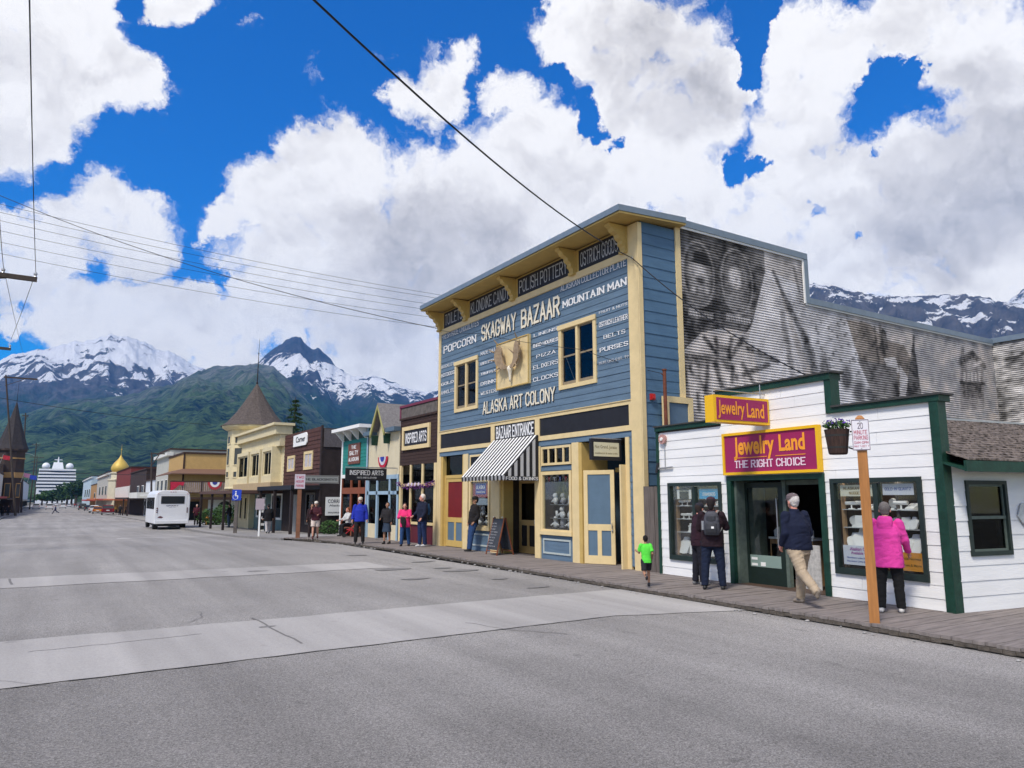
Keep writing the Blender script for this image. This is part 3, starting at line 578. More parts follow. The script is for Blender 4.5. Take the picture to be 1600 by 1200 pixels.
blet('SKAGWAY', (752,534), (806,487), 1.2, .35, CREAM_L, sh=True); blet('BAZAAR', (814,514), (874,460), 1.2, .35, CREAM_L, sh=True)
blet('ALASKAN COLLECTOR PLATE', (876,456), (986,401), .8, .4); blet('MOUNTAIN MAN', (879,482), (985,430), 1.25, .7)
blet('FRUIT & NUTS', (936,491), (986,470), .9, .4); blet('OSTRICH LEATHER', (936,512), (986,488), 1.3, .6); blet('BELTS', (943,530), (977,514), 1.0, .6)
blet('PURSES', (937,551), (985,531), 1.2, .6); blet('MUKLUKS-EST. ??', (936,570), (984,554), .8, .3)
blet('LINENS', (834,527), (871,510), 1.0, .6); blet('BIRD HOUSES', (833,544), (872,526), 1.4, .5); blet('PIZZA', (838,560), (868,546), 1.0, .5)
blet('ELIXERS', (833,578), (872,561), 1.0, .6); blet('CLOCKS', (833,597), (872,581), 1.0, .6)
blet('BUCKLES', (688,577), (710,565), .9, .5); blet('HOTDOGS', (687,591), (710,578), 1.1, .5); blet('GOLD', (687,604), (709,593), 1.2, .6); blet('AMMOLITE', (686,618), (710,606), .9, .5); blet('TANZANITE', (686,632), (711,623), .9, .5)
blet('MADE DAILY', (751,556), (779,541), .9, .4); blet('BRITTLE', (751,571), (779,558), 1.1, .5); blet('TRUFFLES', (751,587), (779,575), 1.5, .5); blet('DRINKS', (751,603), (779,590), 1.1, .5); blet('WESTERN', (751,618), (779,606), 1.0, .5)
blet('ALASKA ART COLONY', (754,648), (867,603), 1.15, .3, CREAM_L, sh=True)
# upper windows
for (a, b, c, d), lab in ((W1, 'left upper window'), (W2, 'right upper window with a prop stick behind the glass')):
    mb = MB(); rect_frame(mb, a, b, c, d, -.05, .06, .13, .12); mb.box((a+b)/2-.05, (a+b)/2+.05, -.045, .06, c+.12, d-.13); mb.box(a-.02, b+.02, -.075, -.05, d-.12, d+.02)
    w = bp('window', mb, CREAM, lab)
    for s0, s1 in ((a+.13, (a+b)/2-.05), ((a+b)/2+.05, b-.13)):
        mb = MB(); rect_frame(mb, s0, s1, c+.12, d-.13, .0, .05, .045, .1); mb.box(s0+.04, s1-.04, .0, .05, c+.95, c+1.0); P('sash', mb, mat('aged_sash_paint', (.25,.2,.13), .7, .3, 5), w)
        mb = MB().box(s0+.04, s1-.04, .02, .026, c+.2, d-.16); P('pane', mb, GLASS_D, w)
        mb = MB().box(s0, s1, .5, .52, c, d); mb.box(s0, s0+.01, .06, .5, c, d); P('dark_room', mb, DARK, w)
mb = MB().cyl((8.32, .035, 6.0), (8.75, .035, 5.2), .014, .014, 5); bp('window_prop', mb, CARD)
# tan board with moose antlers
pb = B.thing('antler_board', 'square cream board on the blue facade with moose antlers mounted on it', 'wall board', (0, 0, 0))
a, b, c, d = 4.55, 6.52, 5.47, 7.05
P('board', MB().box(a, b, -.11, -.03, c, d), CREAM, pb); mb = MB(); rect_frame(mb, a, b, c, d, -.135, -.11, .03); P('board_rim', mb, YELLOW, pb)
ANT = mat('antler_bone', (.30,.22,.14), .7, .4, 8, .3, 30); mb = MB(); cx, cz = 5.55, 6.05
def palm(sx):
    pts = [(0,.0),(.12,.03),(.32,.02),(.50,.10),(.72,.28),(.80,.52),(.78,.75),(.66,.95),(.52,.98),(.42,.86),(.36,.6),(.36,.38),(.28,.2),(.10,.13)]
    vs = []; n = len(pts)
    for dy in (-.26, -.20):
        for x, z in pts: vs.append((cx+sx*x*.9, dy-.16*abs(x)*(1 if sx < 0 else .6), cz+z*.85))
    fs = [tuple(range(n)), tuple(range(2*n-1, n-1, -1))]+[(i, i+n, (i+1)%n+n, (i+1)%n) for i in range(n)]
    mb.add(vs, fs)
    for (x, z, x2, z2) in ((.5,.1,.72,-.03),(.75,.4,.98,.42),(.79,.7,.98,.82),(.6,.96,.66,1.14),(.34,.5,.2,.66),(.38,.1,.42,-.1)):
        mb.cyl((cx+sx*x, -.25-.13*x, cz+z*.95), (cx+sx*x2, -.36-.15*x, cz+z2*.95), .032, .006, 6)
palm(-1); palm(1); P('antlers', mb, ANT, pb)
mb = MB(); mb.lathe((cx, -.2, cz-.42), [(.02, 0), (.05, .08), (.06, .25), (.1, .36), (.13, .45), (.08, .52), (.02, .55)], 10, 1, .8); P('skull', mb, mat('skull_bone', (.70,.64,.52), .7, .3, 9), pb, smooth=True)

# storefront
def panel_board(u0, u1, z0, z1, y=-.0):       # blue board with raised frame
    mb = MB().box(u0, u1, y, y+.06, z0, z1); bp('stall_riser', mb, BLUE)
    mb = MB(); rect_frame(mb, u0+.12, u1-.12, z0+.16, z1-.1, y-.025, y, .05); bp('riser_moulding', mb, mat('pale_moulding', (.42,.47,.45), .6))
for a, b in ((.16, .30), (2.10, 2.44), (4.04, 4.62), (6.70, 7.0), (8.6, 8.92), (11.2-.28, 11.2-.14)): bxs('pilaster', CREAM, (a, b, -.035, .03 if a > .2 else .4, .12, 3.46))
mb = MB(); siding(mb, 11.06, 11.2, .2, 3.46, 0.0, [], .19); bp('front_siding', mb, BLUE); bxs('storefront_board', BLUE, (2.44, 4.04, .0, .04, 2.62, 3.46), (7.0, 8.6, .0, .05, 2.70, 2.84), (7.0, 8.6, 0, .05, 3.42, 3.46))
# left door, recessed
def door(par, u0, u1, y, z0, z1, top_m, low_m, frame_m, y2=None, mid=1.02, transom=None):
    w = u1-u0; d = mesh_obj('door', rect_frame(MB(), u0, u1, z0, z1, y, y+.05, .13*min(1, w), .22), frame_m, par)
    f = MB(); f.box(u0+.12, u1-.12, y+.003, y+.047, mid, mid+.17); f.box((u0+u1)/2-.06, (u0+u1)/2+.06, y+.003, y+.047, z0+.2, mid); P('rail', f, frame_m, d)
    P('upper_panel', MB().box(u0+.12, u1-.12, y+.02, y+.03, mid+.16, z1-.12), top_m, d); P('lower_panel', MB().box(u0+.12, u1-.12, y+.021, y+.03, z0+.2, mid+.01), low_m, d)
    P('handle', MB().cyl((u1-.07, y-.05, mid+.05), (u1-.07, y-.05, mid+.2), .012, .012, 6).ball((u1-.07, y-.03, mid), .025, 6), STEEL, d)
    return d
bxs('door_jamb', YELLOW, (.30, .42, .0, .2, .12, 3.46), (1.98, 2.10, .0, .2, .12, 3.46), (.42, 1.98, .1, .2, 2.62, 2.74), (.42, .50, .1, .2, .12, 2.62), (1.92, 1.98, .1, .2, .12, 2.62))
door(bz, .50, 1.92, .12, .14, 2.62, RED_P, BLUE_P, YELLOW)
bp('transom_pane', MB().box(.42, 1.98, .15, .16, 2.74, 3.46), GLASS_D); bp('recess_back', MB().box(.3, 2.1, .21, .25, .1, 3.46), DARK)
# display window left of the awning door
def show_window(u0, u1, z0, z1, fm, depth=.75, fw=.1, sill=True):
    mb = MB(); rect_frame(mb, u0, u1, z0, z1, -.045, .05, fw, fw*1.1)
    if sill: mb.box(u0-.04, u1+.04, -.09, -.045, z0-.05, z0+.06)
    w = bp('window', mb, fm); P('pane', MB().box(u0+fw-.01, u1-fw+.01, .0, .008, z0+fw, z1-fw+.01), GLASS, w)
    i = MB(); i.box(u0, u1, depth, depth+.03, z0, z1); i.box(u0, u0+.02, .05, depth, z0, z1); i.box(u1-.02, u1, .05, depth, z0, z1); i.box(u0, u1, .05, depth, z0+.02, z0+.08); i.box(u0, u1, .05, depth, z1-.03, z1)
    P('window_recess', i, INTR, w); return w
show_window(2.56, 3.98, .86, 2.56, CREAM)
panel_board(2.44, 4.04, .12, .80)
show_window(7.03, 8.57, .88, 2.68, CREAM)
panel_board(7.0, 8.6, .12, .82)
mb = MB(); rect_frame(mb, 7.06, 8.56, 2.86, 3.42, -.04, .05, .07)
for k in (1, 2, 3): mb.box(7.06+k*1.5/4-.03, 7.06+k*1.5/4+.03, -.035, .05, 2.93, 3.35)
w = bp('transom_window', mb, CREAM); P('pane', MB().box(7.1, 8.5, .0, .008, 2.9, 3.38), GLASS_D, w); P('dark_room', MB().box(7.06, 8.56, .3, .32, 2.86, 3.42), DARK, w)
mb = MB(); rect_frame(mb, 2.56, 3.98, 2.66, 3.4, -.03, .0, .07); mb.box(3.25, 3.3, -.03, 0, 2.7, 3.36); w = bp('transom_window', mb, CREAM); P('pane', MB().box(2.62, 3.92, -.012, -.004, 2.7, 3.36), GLASS_D, w)
# bazaar entrance below the awning: open, dark inside, glazed doors folded in
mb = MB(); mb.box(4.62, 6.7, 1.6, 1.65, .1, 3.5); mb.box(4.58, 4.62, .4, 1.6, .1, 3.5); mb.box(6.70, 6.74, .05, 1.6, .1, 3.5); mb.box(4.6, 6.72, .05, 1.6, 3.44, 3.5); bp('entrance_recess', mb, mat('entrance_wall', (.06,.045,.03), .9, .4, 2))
bxs('door_jamb', YELLOW, (4.62, 4.78, .03, .4, .12, 3.44), (6.56, 6.7, .25, .9, .12, 3.44), (4.62, 6.7, .5, .58, 2.5, 2.6))
SHADED_Y = mat('shaded_mustard_paint', (.36,.24,.09), .6, .15, 3)  # mustard darkened, recess shade put into the door paint
door(bz, 4.8, 5.86, .62, .14, 2.5, GLASS_D, DARK, SHADED_Y); door(bz, 5.86, 6.5, .9, .14, 2.5, GLASS_D, DARK, SHADED_Y)
# right-hand entrance with an open door leaf
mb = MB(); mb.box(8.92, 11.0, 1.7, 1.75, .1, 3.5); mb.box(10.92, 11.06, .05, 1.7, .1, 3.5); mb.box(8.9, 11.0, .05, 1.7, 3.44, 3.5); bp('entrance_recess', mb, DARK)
mb = MB(); mb.box(8.92, 8.99, .9, 1.7, .12, 3.44); bp('recess_side', mb, BLUE_P)
bxs('door_jamb', YELLOW, (8.92, 9.06, -.03, .9, .12, 3.44), (9.4, 10.9, .9, 1.0, 2.62, 2.74), (10.3, 10.42, .9, 1.0, .12, 3.44))
dr = door(bz, 0, .90, -.025, .13, 2.66, BLUE_P, BLUE_P, CREAM); dr.location = (9.08, .02, 0); dr.rotation_euler = (0, 0, R(30)); dr['label'] = 'cream open door leaf with blue panels'
mb = MB(); mb.box(10.86, 10.92, -.20, .55, .12, 2.75); bp('door_edge', mb, CREAM, 'edge of the second open door leaf')
# right side: blue return, then the corrugated mural wall
S = Fr(12.6, 13.82, 0)
mb = MB(); siding(mb, .09, 1.32, .1, 9.15, 0, [], .3)
o = bp('side_siding', MB(), BLUE) if 0 else mesh_obj('side_siding', mb, mat('shaded_side_blue_boards', (.072,.145,.235), .75, .18, 2.2, .25, 30, stretch=(.5, 1, 4)), bz);  # darker blue: the shade of this side is put into the paint colour
def world_child(o, fr):       # child of the bazaar but modelled in another facade frame
    m4 = Matrix.Translation(fr.o) @ Matrix.Rotation(fr.rz, 4, 'Z'); par = Matrix.Translation(B.o) @ Matrix.Rotation(B.rz, 4, 'Z'); o.matrix_basis = par.inverted() @ m4; return o
world_child(o, S)
mb = MB(); mb.box(-.05, .09, -.045, .0, .1, 9.1); mb.box(1.32, 1.50, -.05, .0, .1, 9.3); world_child(P('corner_board', mb, CREAM, bz), S)
mb = MB(); mb.box(1.85, 18.4, .035, 11.5, 0, 7.8); mb.box(1.85, 6.88, .035, 11.5, 7.8, 9.3); mb.box(.03, 1.85, .035, .1, 0, 9.1); mb.box(.2, 1.85, .1, 11.4, 3.6, 4.9)
world_child(P('rear_block', mb, mat('rear_wall', (.25,.24,.23), .9), bz), S)
# corrugated mural wall, painted metal: the picture is on the sheets themselves
PIT = .078; Mu = Fr(14.1, 13.80, 0)
def mural_colour(U, Zm):
    def px(*pts): return np.array([Mu.h(a, b) for a, b in pts])
    def inpoly(p):
        x, z = U, Zm; r = np.zeros(x.shape, bool); n = len(p)
        for i in range(n):
            x1, z1 = p[i]; x2, z2 = p[(i+1) % n]
            c = ((z1 > z) != (z2 > z)) & (x < (x2-x1)*(z-z1)/((z2-z1) or 1e-9)+x1); r ^= c
        return r
    wx = (fbm(U*1.7, Zm*1.7, 4, 5)-.47)*.35; wz = (fbm(U*1.7+9, Zm*1.7, 4, 6)-.47)*.35
    n1 = fbm(U*2.2, Zm*2.2, 5, 71)-.48; n2 = fbm(U*9, Zm*9, 3, 73)-.45
    V = .50+.5*n1+0*U; brown = np.clip(.3+1.6*n1, 0, 1)
    def poly(pts, val, br=None, a=.9):
        nonlocal V, brown
        m_ = inpoly(px(*pts)); V = np.where(m_, V*(1-a)+a*(val+.45*n1+.1*n2), V)
        if br is not None: brown = np.where(m_, br, brown)
    def ell(c, r, val, a=1., pw=1, soft=.25, br=None):
        nonlocal V
        cu, cz = Mu.h(*c); ru = abs(Mu.h(c[0]+r[0], c[1])[0]-Mu.h(c[0]-r[0], c[1])[0])/2; rz_ = abs(Mu.h(c[0], c[1]+r[1])[1]-Mu.h(c[0], c[1]-r[1])[1])/2
        d = np.sqrt(((U-cu)/ru)**2+((Zm-cz)/rz_)**2); k = np.clip((1-d)/soft, 0, 1)*a; V = V*(1-k)+k*(val+.12*n2)
    def line(p, q, w, val, a=.7):
        nonlocal V
        p1 = Mu.h(*p); q1 = Mu.h(*q); dx, dz = q1[0]-p1[0], q1[1]-p1[1]; t = np.clip(((U-p1[0])*dx+(Zm-p1[1])*dz)/(dx*dx+dz*dz), 0, 1)
        d = np.hypot(U+wx*.25-p1[0]-t*dx, Zm-p1[1]-t*dz); k = np.clip(1.6-.8*d/w, 0, 1)*a; V = V*(1-k)+k*(val+.35*n2)
    poly([(1056,340),(1192,380),(1200,450),(1192,500),(1165,520),(1130,512),(1095,520),(1075,540),(1056,560)], .17, .25)
    poly([(1192,385),(1250,398),(1254,600),(1190,620),(1120,560),(1165,522),(1196,470)], .56, .3)
    poly([(1196,420),(1210,428),(1236,520),(1262,610),(1200,640),(1150,600),(1170,525)], .68, .15)
    poly([(1062,560),(1095,525),(1135,520),(1175,540),(1190,600),(1150,650),(1060,680)], .60, .5, .8)
    poly([(1210,428),(1300,470),(1345,520),(1400,640),(1290,640)], .66, .0, .8)
    for c in ((1091,428), (1151,440)):
        ell(c, (26,54), .42, .9, soft=.1); ell(c, (24,50), .15, 1, soft=.1); ell(c, (22.5,47), .40 if c[0] < 1100 else .33, 1, soft=.5)
    ell((1094,403), (13,12), .06, soft=.3); ell((1095,411), (21,4.2), .04, soft=.4); ell((1093,424), (11,15), .60, 1, soft=.6); ell((1094,438), (9,9), .12, .85, soft=.6); ell((1093,433), (4,1.6), .5); ell((1089,420), (2.5,1.2), .3, .6, soft=.8); ell((1097,420), (2.5,1.2), .3, .6, soft=.8)
    ell((1093,462), (19,16), .30, .8); ell((1083,452), (5,8), .66, .7, soft=.7); ell((1104,454), (5,8), .62, .7, soft=.7); ell((1094,451), (5,5), .6, .6, soft=.6)
    ell((1150,412), (17,14), .24); ell((1148,434), (12,21), .66, soft=.45); ell((1144,429), (2.6,1.4), .3, .6, soft=.8); ell((1154,430), (2.6,1.4), .3, .6, soft=.8); ell((1150,446), (5,1.5), .2, soft=.6); ell((1150,437), (2,5), .42, .7); ell((1150,472), (20,14), .34, .9); ell((1161,434), (5,20), .32, .7)
    poly([(1074,482),(1114,490),(1113,500),(1075,493)], .55); poly([(1133,489),(1172,498),(1171,508),(1134,501)], .55)
    for i in range(9): line((1076+i*4.4, 485+i*.9), (1077+i*4.4, 491+i*.9), .02, .15); line((1136+i*4, 494+i*.9), (1137+i*4, 500+i*.9), .02, .15)
    line((1062,556), (1140,562), .07, .25); line((1062,562), (1140,572), .10, .18)
    for a_, b_ in (((1100,528),(1118,552)),((1118,530),(1120,556)),((1142,530),(1138,560)),((1160,530),(1140,560)),((1066,560),(1075,625)),((1078,575),(1100,610)),((1105,575),(1102,625)),((1118,570),(1132,620)),((1145,575),(1138,640)),((1160,570),(1178,600)),((1070,570),(1068,640)),((1090,590),(1092,640)),((1150,590),(1200,570)),((1168,545),(1215,565))):
        line(a_, b_, .06, .12, .75)
    for a_, b_ in (((1084,575),(1096,625)),((1111,573),(1116,610)),((1126,570),(1150,625)),((1153,575),(1160,610))): line(a_, b_, .07, .80, .5)
    ell((1185,560), (18,22), .34, .5, soft=.8); ell((1130,545), (14,9), .2, .7, soft=.7)
    line((1208,426), (1232,480), .06, .12); line((1232,480), (1258,530), .10, .12); line((1258,530), (1275,590), .14, .10); line((1222,490), (1240,600), .09, .3); line((1250,398), (1252,500), .12, .35, .5)
    line((1240,420), (1248,455), .05, .2); 
    for c, r in (((1288,578),(10,30)),((1322,590),(12,26)),((1342,612),(14,22)),((1360,618),(10,16))): ell(c, r, .16, .85, soft=.5)
    rr_ = np.random.default_rng(3)
    for k in range(70):
        ell((rr_.uniform(1268,1345), rr_.uniform(488,600)), (rr_.uniform(1,4), rr_.uniform(1,5)), .2, .7, soft=.6)
    poly([(1322,500),(1358,506),(1380,530),(1412,540),(1428,570),(1445,640),(1395,640),(1355,590),(1338,550)], .27, .9, .95)
    poly([(1378,512),(1373,545),(1388,548),(1384,520)], .18, .6); line((1374,508), (1382,565), .07, .12); line((1365,512), (1373,570), .05, .15)
    poly([(1380,560),(1398,558),(1405,580),(1392,590)], .62, .2); poly([(1405,570),(1418,590),(1416,640),(1405,640)], .58, .2)
    poly([(1426,528),(1431,560),(1442,640),(1412,640),(1422,560)], .15, .3); line((1427,526), (1427,560), .05, .12)
    poly([(1338,560),(1400,575),(1405,640),(1375,640)], .22, .3, .9)
    line((1503,545), (1504,600), .08, .15); poly([(1500,565),(1518,552),(1536,575),(1537,640),(1500,640)], .34, .4, .8); line((1500,566), (1519,553), .10, .12); line((1519,553), (1537,572), .10, .12)
    for k in range(5): line((1506+k*6, 585), (1506+k*6, 596), .06, .72); line((1506+k*6, 602), (1506+k*6, 618), .09, .14)
    line((1500,598), (1538,600), .05, .1); line((1520,572), (1532,566), .05, .8)
    V = V+.10*n2+.22*(fbm(U*4, Zm*4, 4, 77)-.47); V = .43+(V-.43)*1.25; V = np.clip(V, .03, .92); brown = np.clip(brown, 0, 1)[..., None]; V = V[..., None]*.82
    return V*((1-brown)*np.array([.97, .95, .97])+brown*np.array([1.08, .93, .80]))
def corrugated(name, fr, u0, u1, z0, topf, colf, nu, par):
    us = np.linspace(u0, u1, nu); rows = []
    nr = int((9.5-z0)/PIT*4)
    zz = z0+np.arange(nr+1)*PIT/4; yo = np.array([-.032, -.022, -.011, 0])[np.arange(nr+1) % 4]
    U, Zg = np.meshgrid(us, zz); top = topf(U); ok = Zg < top
    Zc = np.minimum(Zg, top); Yg = np.repeat(yo[:, None], nu, 1)
    vs = np.stack([U, Yg, Zc], -1).reshape(-1, 3); fs = []
    for j in range(nr):
        lim = ok[j]
        for i in range(nu-1):
            if lim[i] and lim[i+1]: fs.append((j*nu+i, j*nu+i+1, (j+1)*nu+i+1, (j+1)*nu+i))
    me = bpy.data.meshes.new(name); me.from_pydata(vs.tolist(), [], fs); me.materials.append(M_MURAL)
    col = colf(U, Zc).reshape(-1, 3); at = me.color_attributes.new('picture', 'FLOAT_COLOR', 'POINT'); at.data.foreach_set('color', np.concatenate([col, np.ones((len(col), 1))], 1).ravel())
    o = bpy.data.objects.new(name, me); C.objects.link(o); o.parent = par; return world_child(o, fr)
M_MURAL = bpy.data.materials.new('mural_on_corrugated_sheet'); M_MURAL.use_nodes = True; nt = M_MURAL.node_tree
at = nt.nodes.new('ShaderNodeAttribute'); at.attribute_name = 'picture'; nt.links.new(at.outputs['Color'], nt.nodes['Principled BSDF'].inputs['Base Color']); nt.nodes['Principled BSDF'].inputs['Roughness'].default_value = .6
corrugated('mural_wall', Mu, 0, 16.9, 3.0, lambda u: np.where(u < 5.38, 9.28, 7.86), mural_colour, 420, bz)
Re = Fr(31.0, 13.8, R(-90))       # return wall at the far end
corrugated('mural_wall', Re, 0, 9, 3.0, lambda u: 7.9+0*u, lambda U, Z: (np.clip(.36+1.1*(fbm(U*1.2, Z*3, 5, 90)-.48)+.8*(fbm(U*6, Z*9, 3, 92)-.45), .05, .8)[..., None]*np.array([.95,.92,.9])), 80, bz)
mb = MB(); mb.box(-.02, 5.45, -.10, .3, 9.28, 9.47); mb.box(5.3, 5.47, -.09, .3, 7.86, 9.28); mb.box(5.47, 16.95, -.10, .3, 7.86, 8.05); world_child(P('roof_edge', mb, METAL_R, bz), Mu)
mb = MB().box(-.0, 5.3, -.07, -.03, 9.22, 9.28).box(5.24, 5.3, -.07, -.03, 7.86, 9.22).box(5.3, 16.9, -.06, -.03, 7.81, 7.86); world_child(P('flashing', mb, CARD, bz), Mu)
mb = MB().box(0, 9, -.10, .3, 7.9, 8.1); world_child(P('roof_edge', mb, METAL_R, bz), Re)
mb = MB().box(0, 9, -.02+.05, 6, 3, 7.9); world_child(P('rear_block', mb, MATS['rear_wall'], bz), Re)
# small cream-framed blue hatch low on the side wall
x0, z0 = Mu.h(1062, 664, -.1); mb = MB(); rect_frame(mb, -.9, .12, 3.2, 4.5, -.16, -.05, .16); world_child(P('hatch_frame', mb, CREAM, bz), Mu); world_child(P('hatch', MB().box(-.76, -.0, -.12, -.05, 3.3, 4.4), BLUE_P, bz), Mu)
u, z = S.h(1020, 620, -.06); one('alarm_box', MB().box(-.07, .07, -.06, 0, -.08, .08).box(-.05, .05, -.09, -.06, -.05, .05), mat('alarm_red', (.45,.02,.02), .4), 'small red alarm box on the blue side wall of the bazaar', 'alarm', S.w(u, -.02, z))
# gap fence between the two shops
mb = MB()
for k in range(6): mb.box(k*.165, k*.165+.158, -.01*(k % 2), .025, 0, 2.05+random.uniform(-.02, .02))
one('plank_gate', mb, GREYWOOD, 'grey weathered plank gate between the blue bazaar and the white jewellery shop', 'gate', (12.52, 13.78, .12), R(-90+8))
# mast pipe
p = S.w(*[S.h(1040, 640, -.4)[0], -.4, 0])
one('mast_pipe', MB().cyl((0,0,2.6), (.0,0,5.1), .05, .045, 8).cyl((0,0,5.1), (0,0,5.14), .06, .06, 8).cyl((0,0,4.95), (-.12,0,5.02), .012, .012, 5), mat('rusty_pipe', (.14,.045,.025), .8, .4, 9), 'rusty brown service mast pipe rising beside the blue side wall', 'pipe', (p.x, p.y, 0))
# awning
aw = B.thing('awning', 'black and white striped awning over the bazaar entrance', 'awning')
A0, A1, OUT, ZT, ZB = 4.27, 6.93, 1.25, 3.80, 2.56
BLKC = mat('black_canvas', (.02,.02,.022), .85); WHC = mat('white_canvas', (.74,.74,.72), .85, .06, 5)
ns = 26; mb = MB()
for k in range(ns):
    a, b = A0+(A1-A0)*k/ns, A0+(A1-A0)*(k+1)/ns; mb.m = k % 2
    mb.hexa([(a,-OUT,ZB),(b,-OUT,ZB),(b,-.05,ZT),(a,-.05,ZT),(a,-OUT,ZB+.012),(b,-OUT,ZB+.012),(b,-.05,ZT+.012),(a,-.05,ZT+.012)])
P('canvas', mb, [WHC, BLKC], aw)
mb = MB()
for k in range(24):        # scalloped valance
    a, b = A0+(A1-A0)*k/24, A0+(A1-A0)*(k+1)/24; mb.m = k % 2; n = 5
    pts = [(a, ZB)]+[(a+(b-a)*i/n, ZB-.10-.05*math.sin(math.pi*i/n)) for i in range(n+1)]+[(b, ZB)]
    mb.prism(pts, -OUT-.012, -OUT-.004)
P('valance', mb, [BLKC, mat('grey_canvas', (.3,.3,.3), .85)], aw)
for xx in (A0, A1):
    mb = MB(); nk = 11
    for k in range(nk):
        a, b = -OUT+.01+(OUT-.06)*k/nk, -OUT+.01+(OUT-.06)*(k+1)/nk; mb.m = (k+1) % 2
        za, zb = ZB+(ZT-ZB)*(a+OUT)/(OUT-.05), ZB+(ZT-ZB)*(b+OUT)/(OUT-.05); e = .006
        mb.hexa([(xx-e,a,ZB-.02),(xx+e,a,ZB-.02),(xx+e,b,ZB-.02),(xx-e,b,ZB-.02),(xx-e,a,za),(xx+e,a,za),(xx+e,b,zb),(xx-e,b,zb)])
    P('side_flap', mb, [mat('grey_white_canvas', (.5,.5,.5), .85), BLKC], aw)
mb = MB().box(A1+.008, A1+.014, -OUT, -.05, ZB-.15, ZB-.02); P('side_valance', mb, BLKC, aw)
m2 = MB(); letters(m2, 'FOOD & DRINKS', 0, OUT-.1, 0, .1, 0, 1.2, .4); o = P('lettering', m2, WHITE_L, aw); o.location = (A1+.016, -OUT+.03, ZB-.135); o.rotation_euler = (0, 0, R(90))
# hanging blade sign over the right-hand entrance
hs = B.thing('hanging_sign', 'black framed cream sign with faint brown lettering hanging over the right-hand bazaar door', 'sign', (10.72, 0, 0))
pA = B.w(10.72, 0, 0)
mb = MB().box(-.05, .05, -1.02, -.04, 2.86, 3.40); P('frame', mb, BLACKP, hs); mb = MB().box(.05, .056, -.95, -.12, 2.95, 3.31); P('panel', mb, mat('cream_card', (.62,.58,.40), .7), hs)
m2 = MB(); btext(m2, 'Nut Grand, Juneau', 0, .72, .17, .28, 0, .0); btext(m2, 'needlework & native crafts', 0, .74, .05, .10, 0); o = P('lettering', m2, mat('brown_lettering', (.16,.11,.04), .8), hs); o.location = (.059, -.92, 2.96); o.rotation_euler = (0, 0, R(90))
P('bracket', MB().box(-.01, .01, -1.0, 0, 3.40, 3.43), STEEL, hs)
# chalkboard on the pavement
cb = B.thing('chalkboard_sign', 'leaning A-frame chalkboard in front of the bazaar entrance', 'sandwich board', (5.05, -.28, .12))
CHALK = mat('chalkboard', (.045,.05,.06), .8, .3, 8); 
for s, nm in ((-1, 'front_board'), (1, 'back_board')):
    mb = MB(); mb.hexa([(-.3,s*.28-.012,.16),(.3,s*.28-.012,.16),(.3,s*.28+.012,.16),(-.3,s*.28+.012,.16),(-.3,s*.03-.012,1.12),(.3,s*.03-.012,1.12),(.3,s*.03+.012,1.12),(-.3,s*.03+.012,1.12)]); b_ = P(nm, mb, CHALK, cb)
    mb = MB()
    for x in (-.33, .33): mb.cyl((x, s*.31, .0), (x, s*.02, 1.16), .022, .022, 4)
    mb.cyl((-.33, s*.285, .12), (.33, s*.285, .12), .02, .02, 4); P('wood_frame', mb, mat('red_brown_wood', (.22,.07,.03), .7), cb)
m2 = MB()
for k in range(9): letters(m2, random.choice(['PIZZA','COFFEE','CHILI','HOT DOGS','NACHOS','FUDGE']), -.24, random.uniform(.0, .24), .26+k*.09, .30+k*.09, -.015, .7)
o = P('chalk_lettering', m2, mat('chalk', (.45,.45,.47), .9), cb); o.rotation_euler = (R(-14.6), 0, 0); o.location = (0, -.36, 0.0)
P('corner_light', MB().ball((-.28, -.06, 1.17), .02, 5).ball((.26, -.06, 1.17), .02, 5), CARD, cb)
# goods in the bazaar windows
def goods(fr, u, y, z, k, s=1.0):
    mb = MB()
    if k == 0:   # plush toy: body, head, ears
        mb.ball((0,0,.10), .10, 7, 1, .8, 1.1); mb.ball((0,-.02,.25), .075, 7); mb.ball((-.05,0,.31), .025, 5); mb.ball((.05,0,.31), .025, 5); mb.cyl((-.08,-.02,.12), (-.15,-.06,.06), .03, .025, 6); mb.cyl((.08,-.02,.12), (.15,-.06,.06), .03, .025, 6)
    elif k == 1: mb.lathe((0,0,0), [(.06,0),(.09,.04),(.10,.12),(.05,.2),(.035,.26),(.05,.28)], 10)
    elif k == 2: mb.lathe((0,0,0), [(.02,0),(.1,.02),(.11,.03),(.02,.06)], 12); mb.cyl((0,.02,.03), (0,.05,.25), .1, .1, 12)
    else: mb.box(-.09,.09,-.02,.02,0,.2); mb.box(-.07,.07,-.024,-.02,.02,.18)
    return mb, fr.w(u, y, z)
"""
"""
SHIRT_W = mat('white_souvenir', (.7,.7,.7), .8, .2, 9); 
NM = {0: 'plush_toy', 1: 'vase', 2: 'plate', 3: 'picture'}; CT = {0: 'toy', 1: 'vase', 2: 'plate', 3: 'picture'}
SOUV = [SHIRT_W, SHIRT_W, mat('grey_souvenir', (.35,.35,.38), .8, .3, 9)]
for r_, z in enumerate((1.02, 1.32, 1.72)):
    P('shelf', MB().box(7.1, 8.5, .25, .6, z-.03, z-.01), STEEL, bz) if r_ else None
    for k in range(4):
        kd = [0, 2, 0, 1, 3, 0, 1, 2, 0, 0, 2, 0][r_*4+k]; mb, loc = goods(B, 7.26+k*.36+random.uniform(-.04, .04), .36, z, kd)
        one(NM[kd], mb, random.choice(SOUV), '%s souvenir %s on the %s shelf of the bazaar window right of the striped awning' % (['first','second','third','fourth'][k], CT[kd], ['bottom','middle','top'][r_]), CT[kd], loc, B.rz+random.uniform(-.4, .4), 'souvenirs in the bazaar window', True)
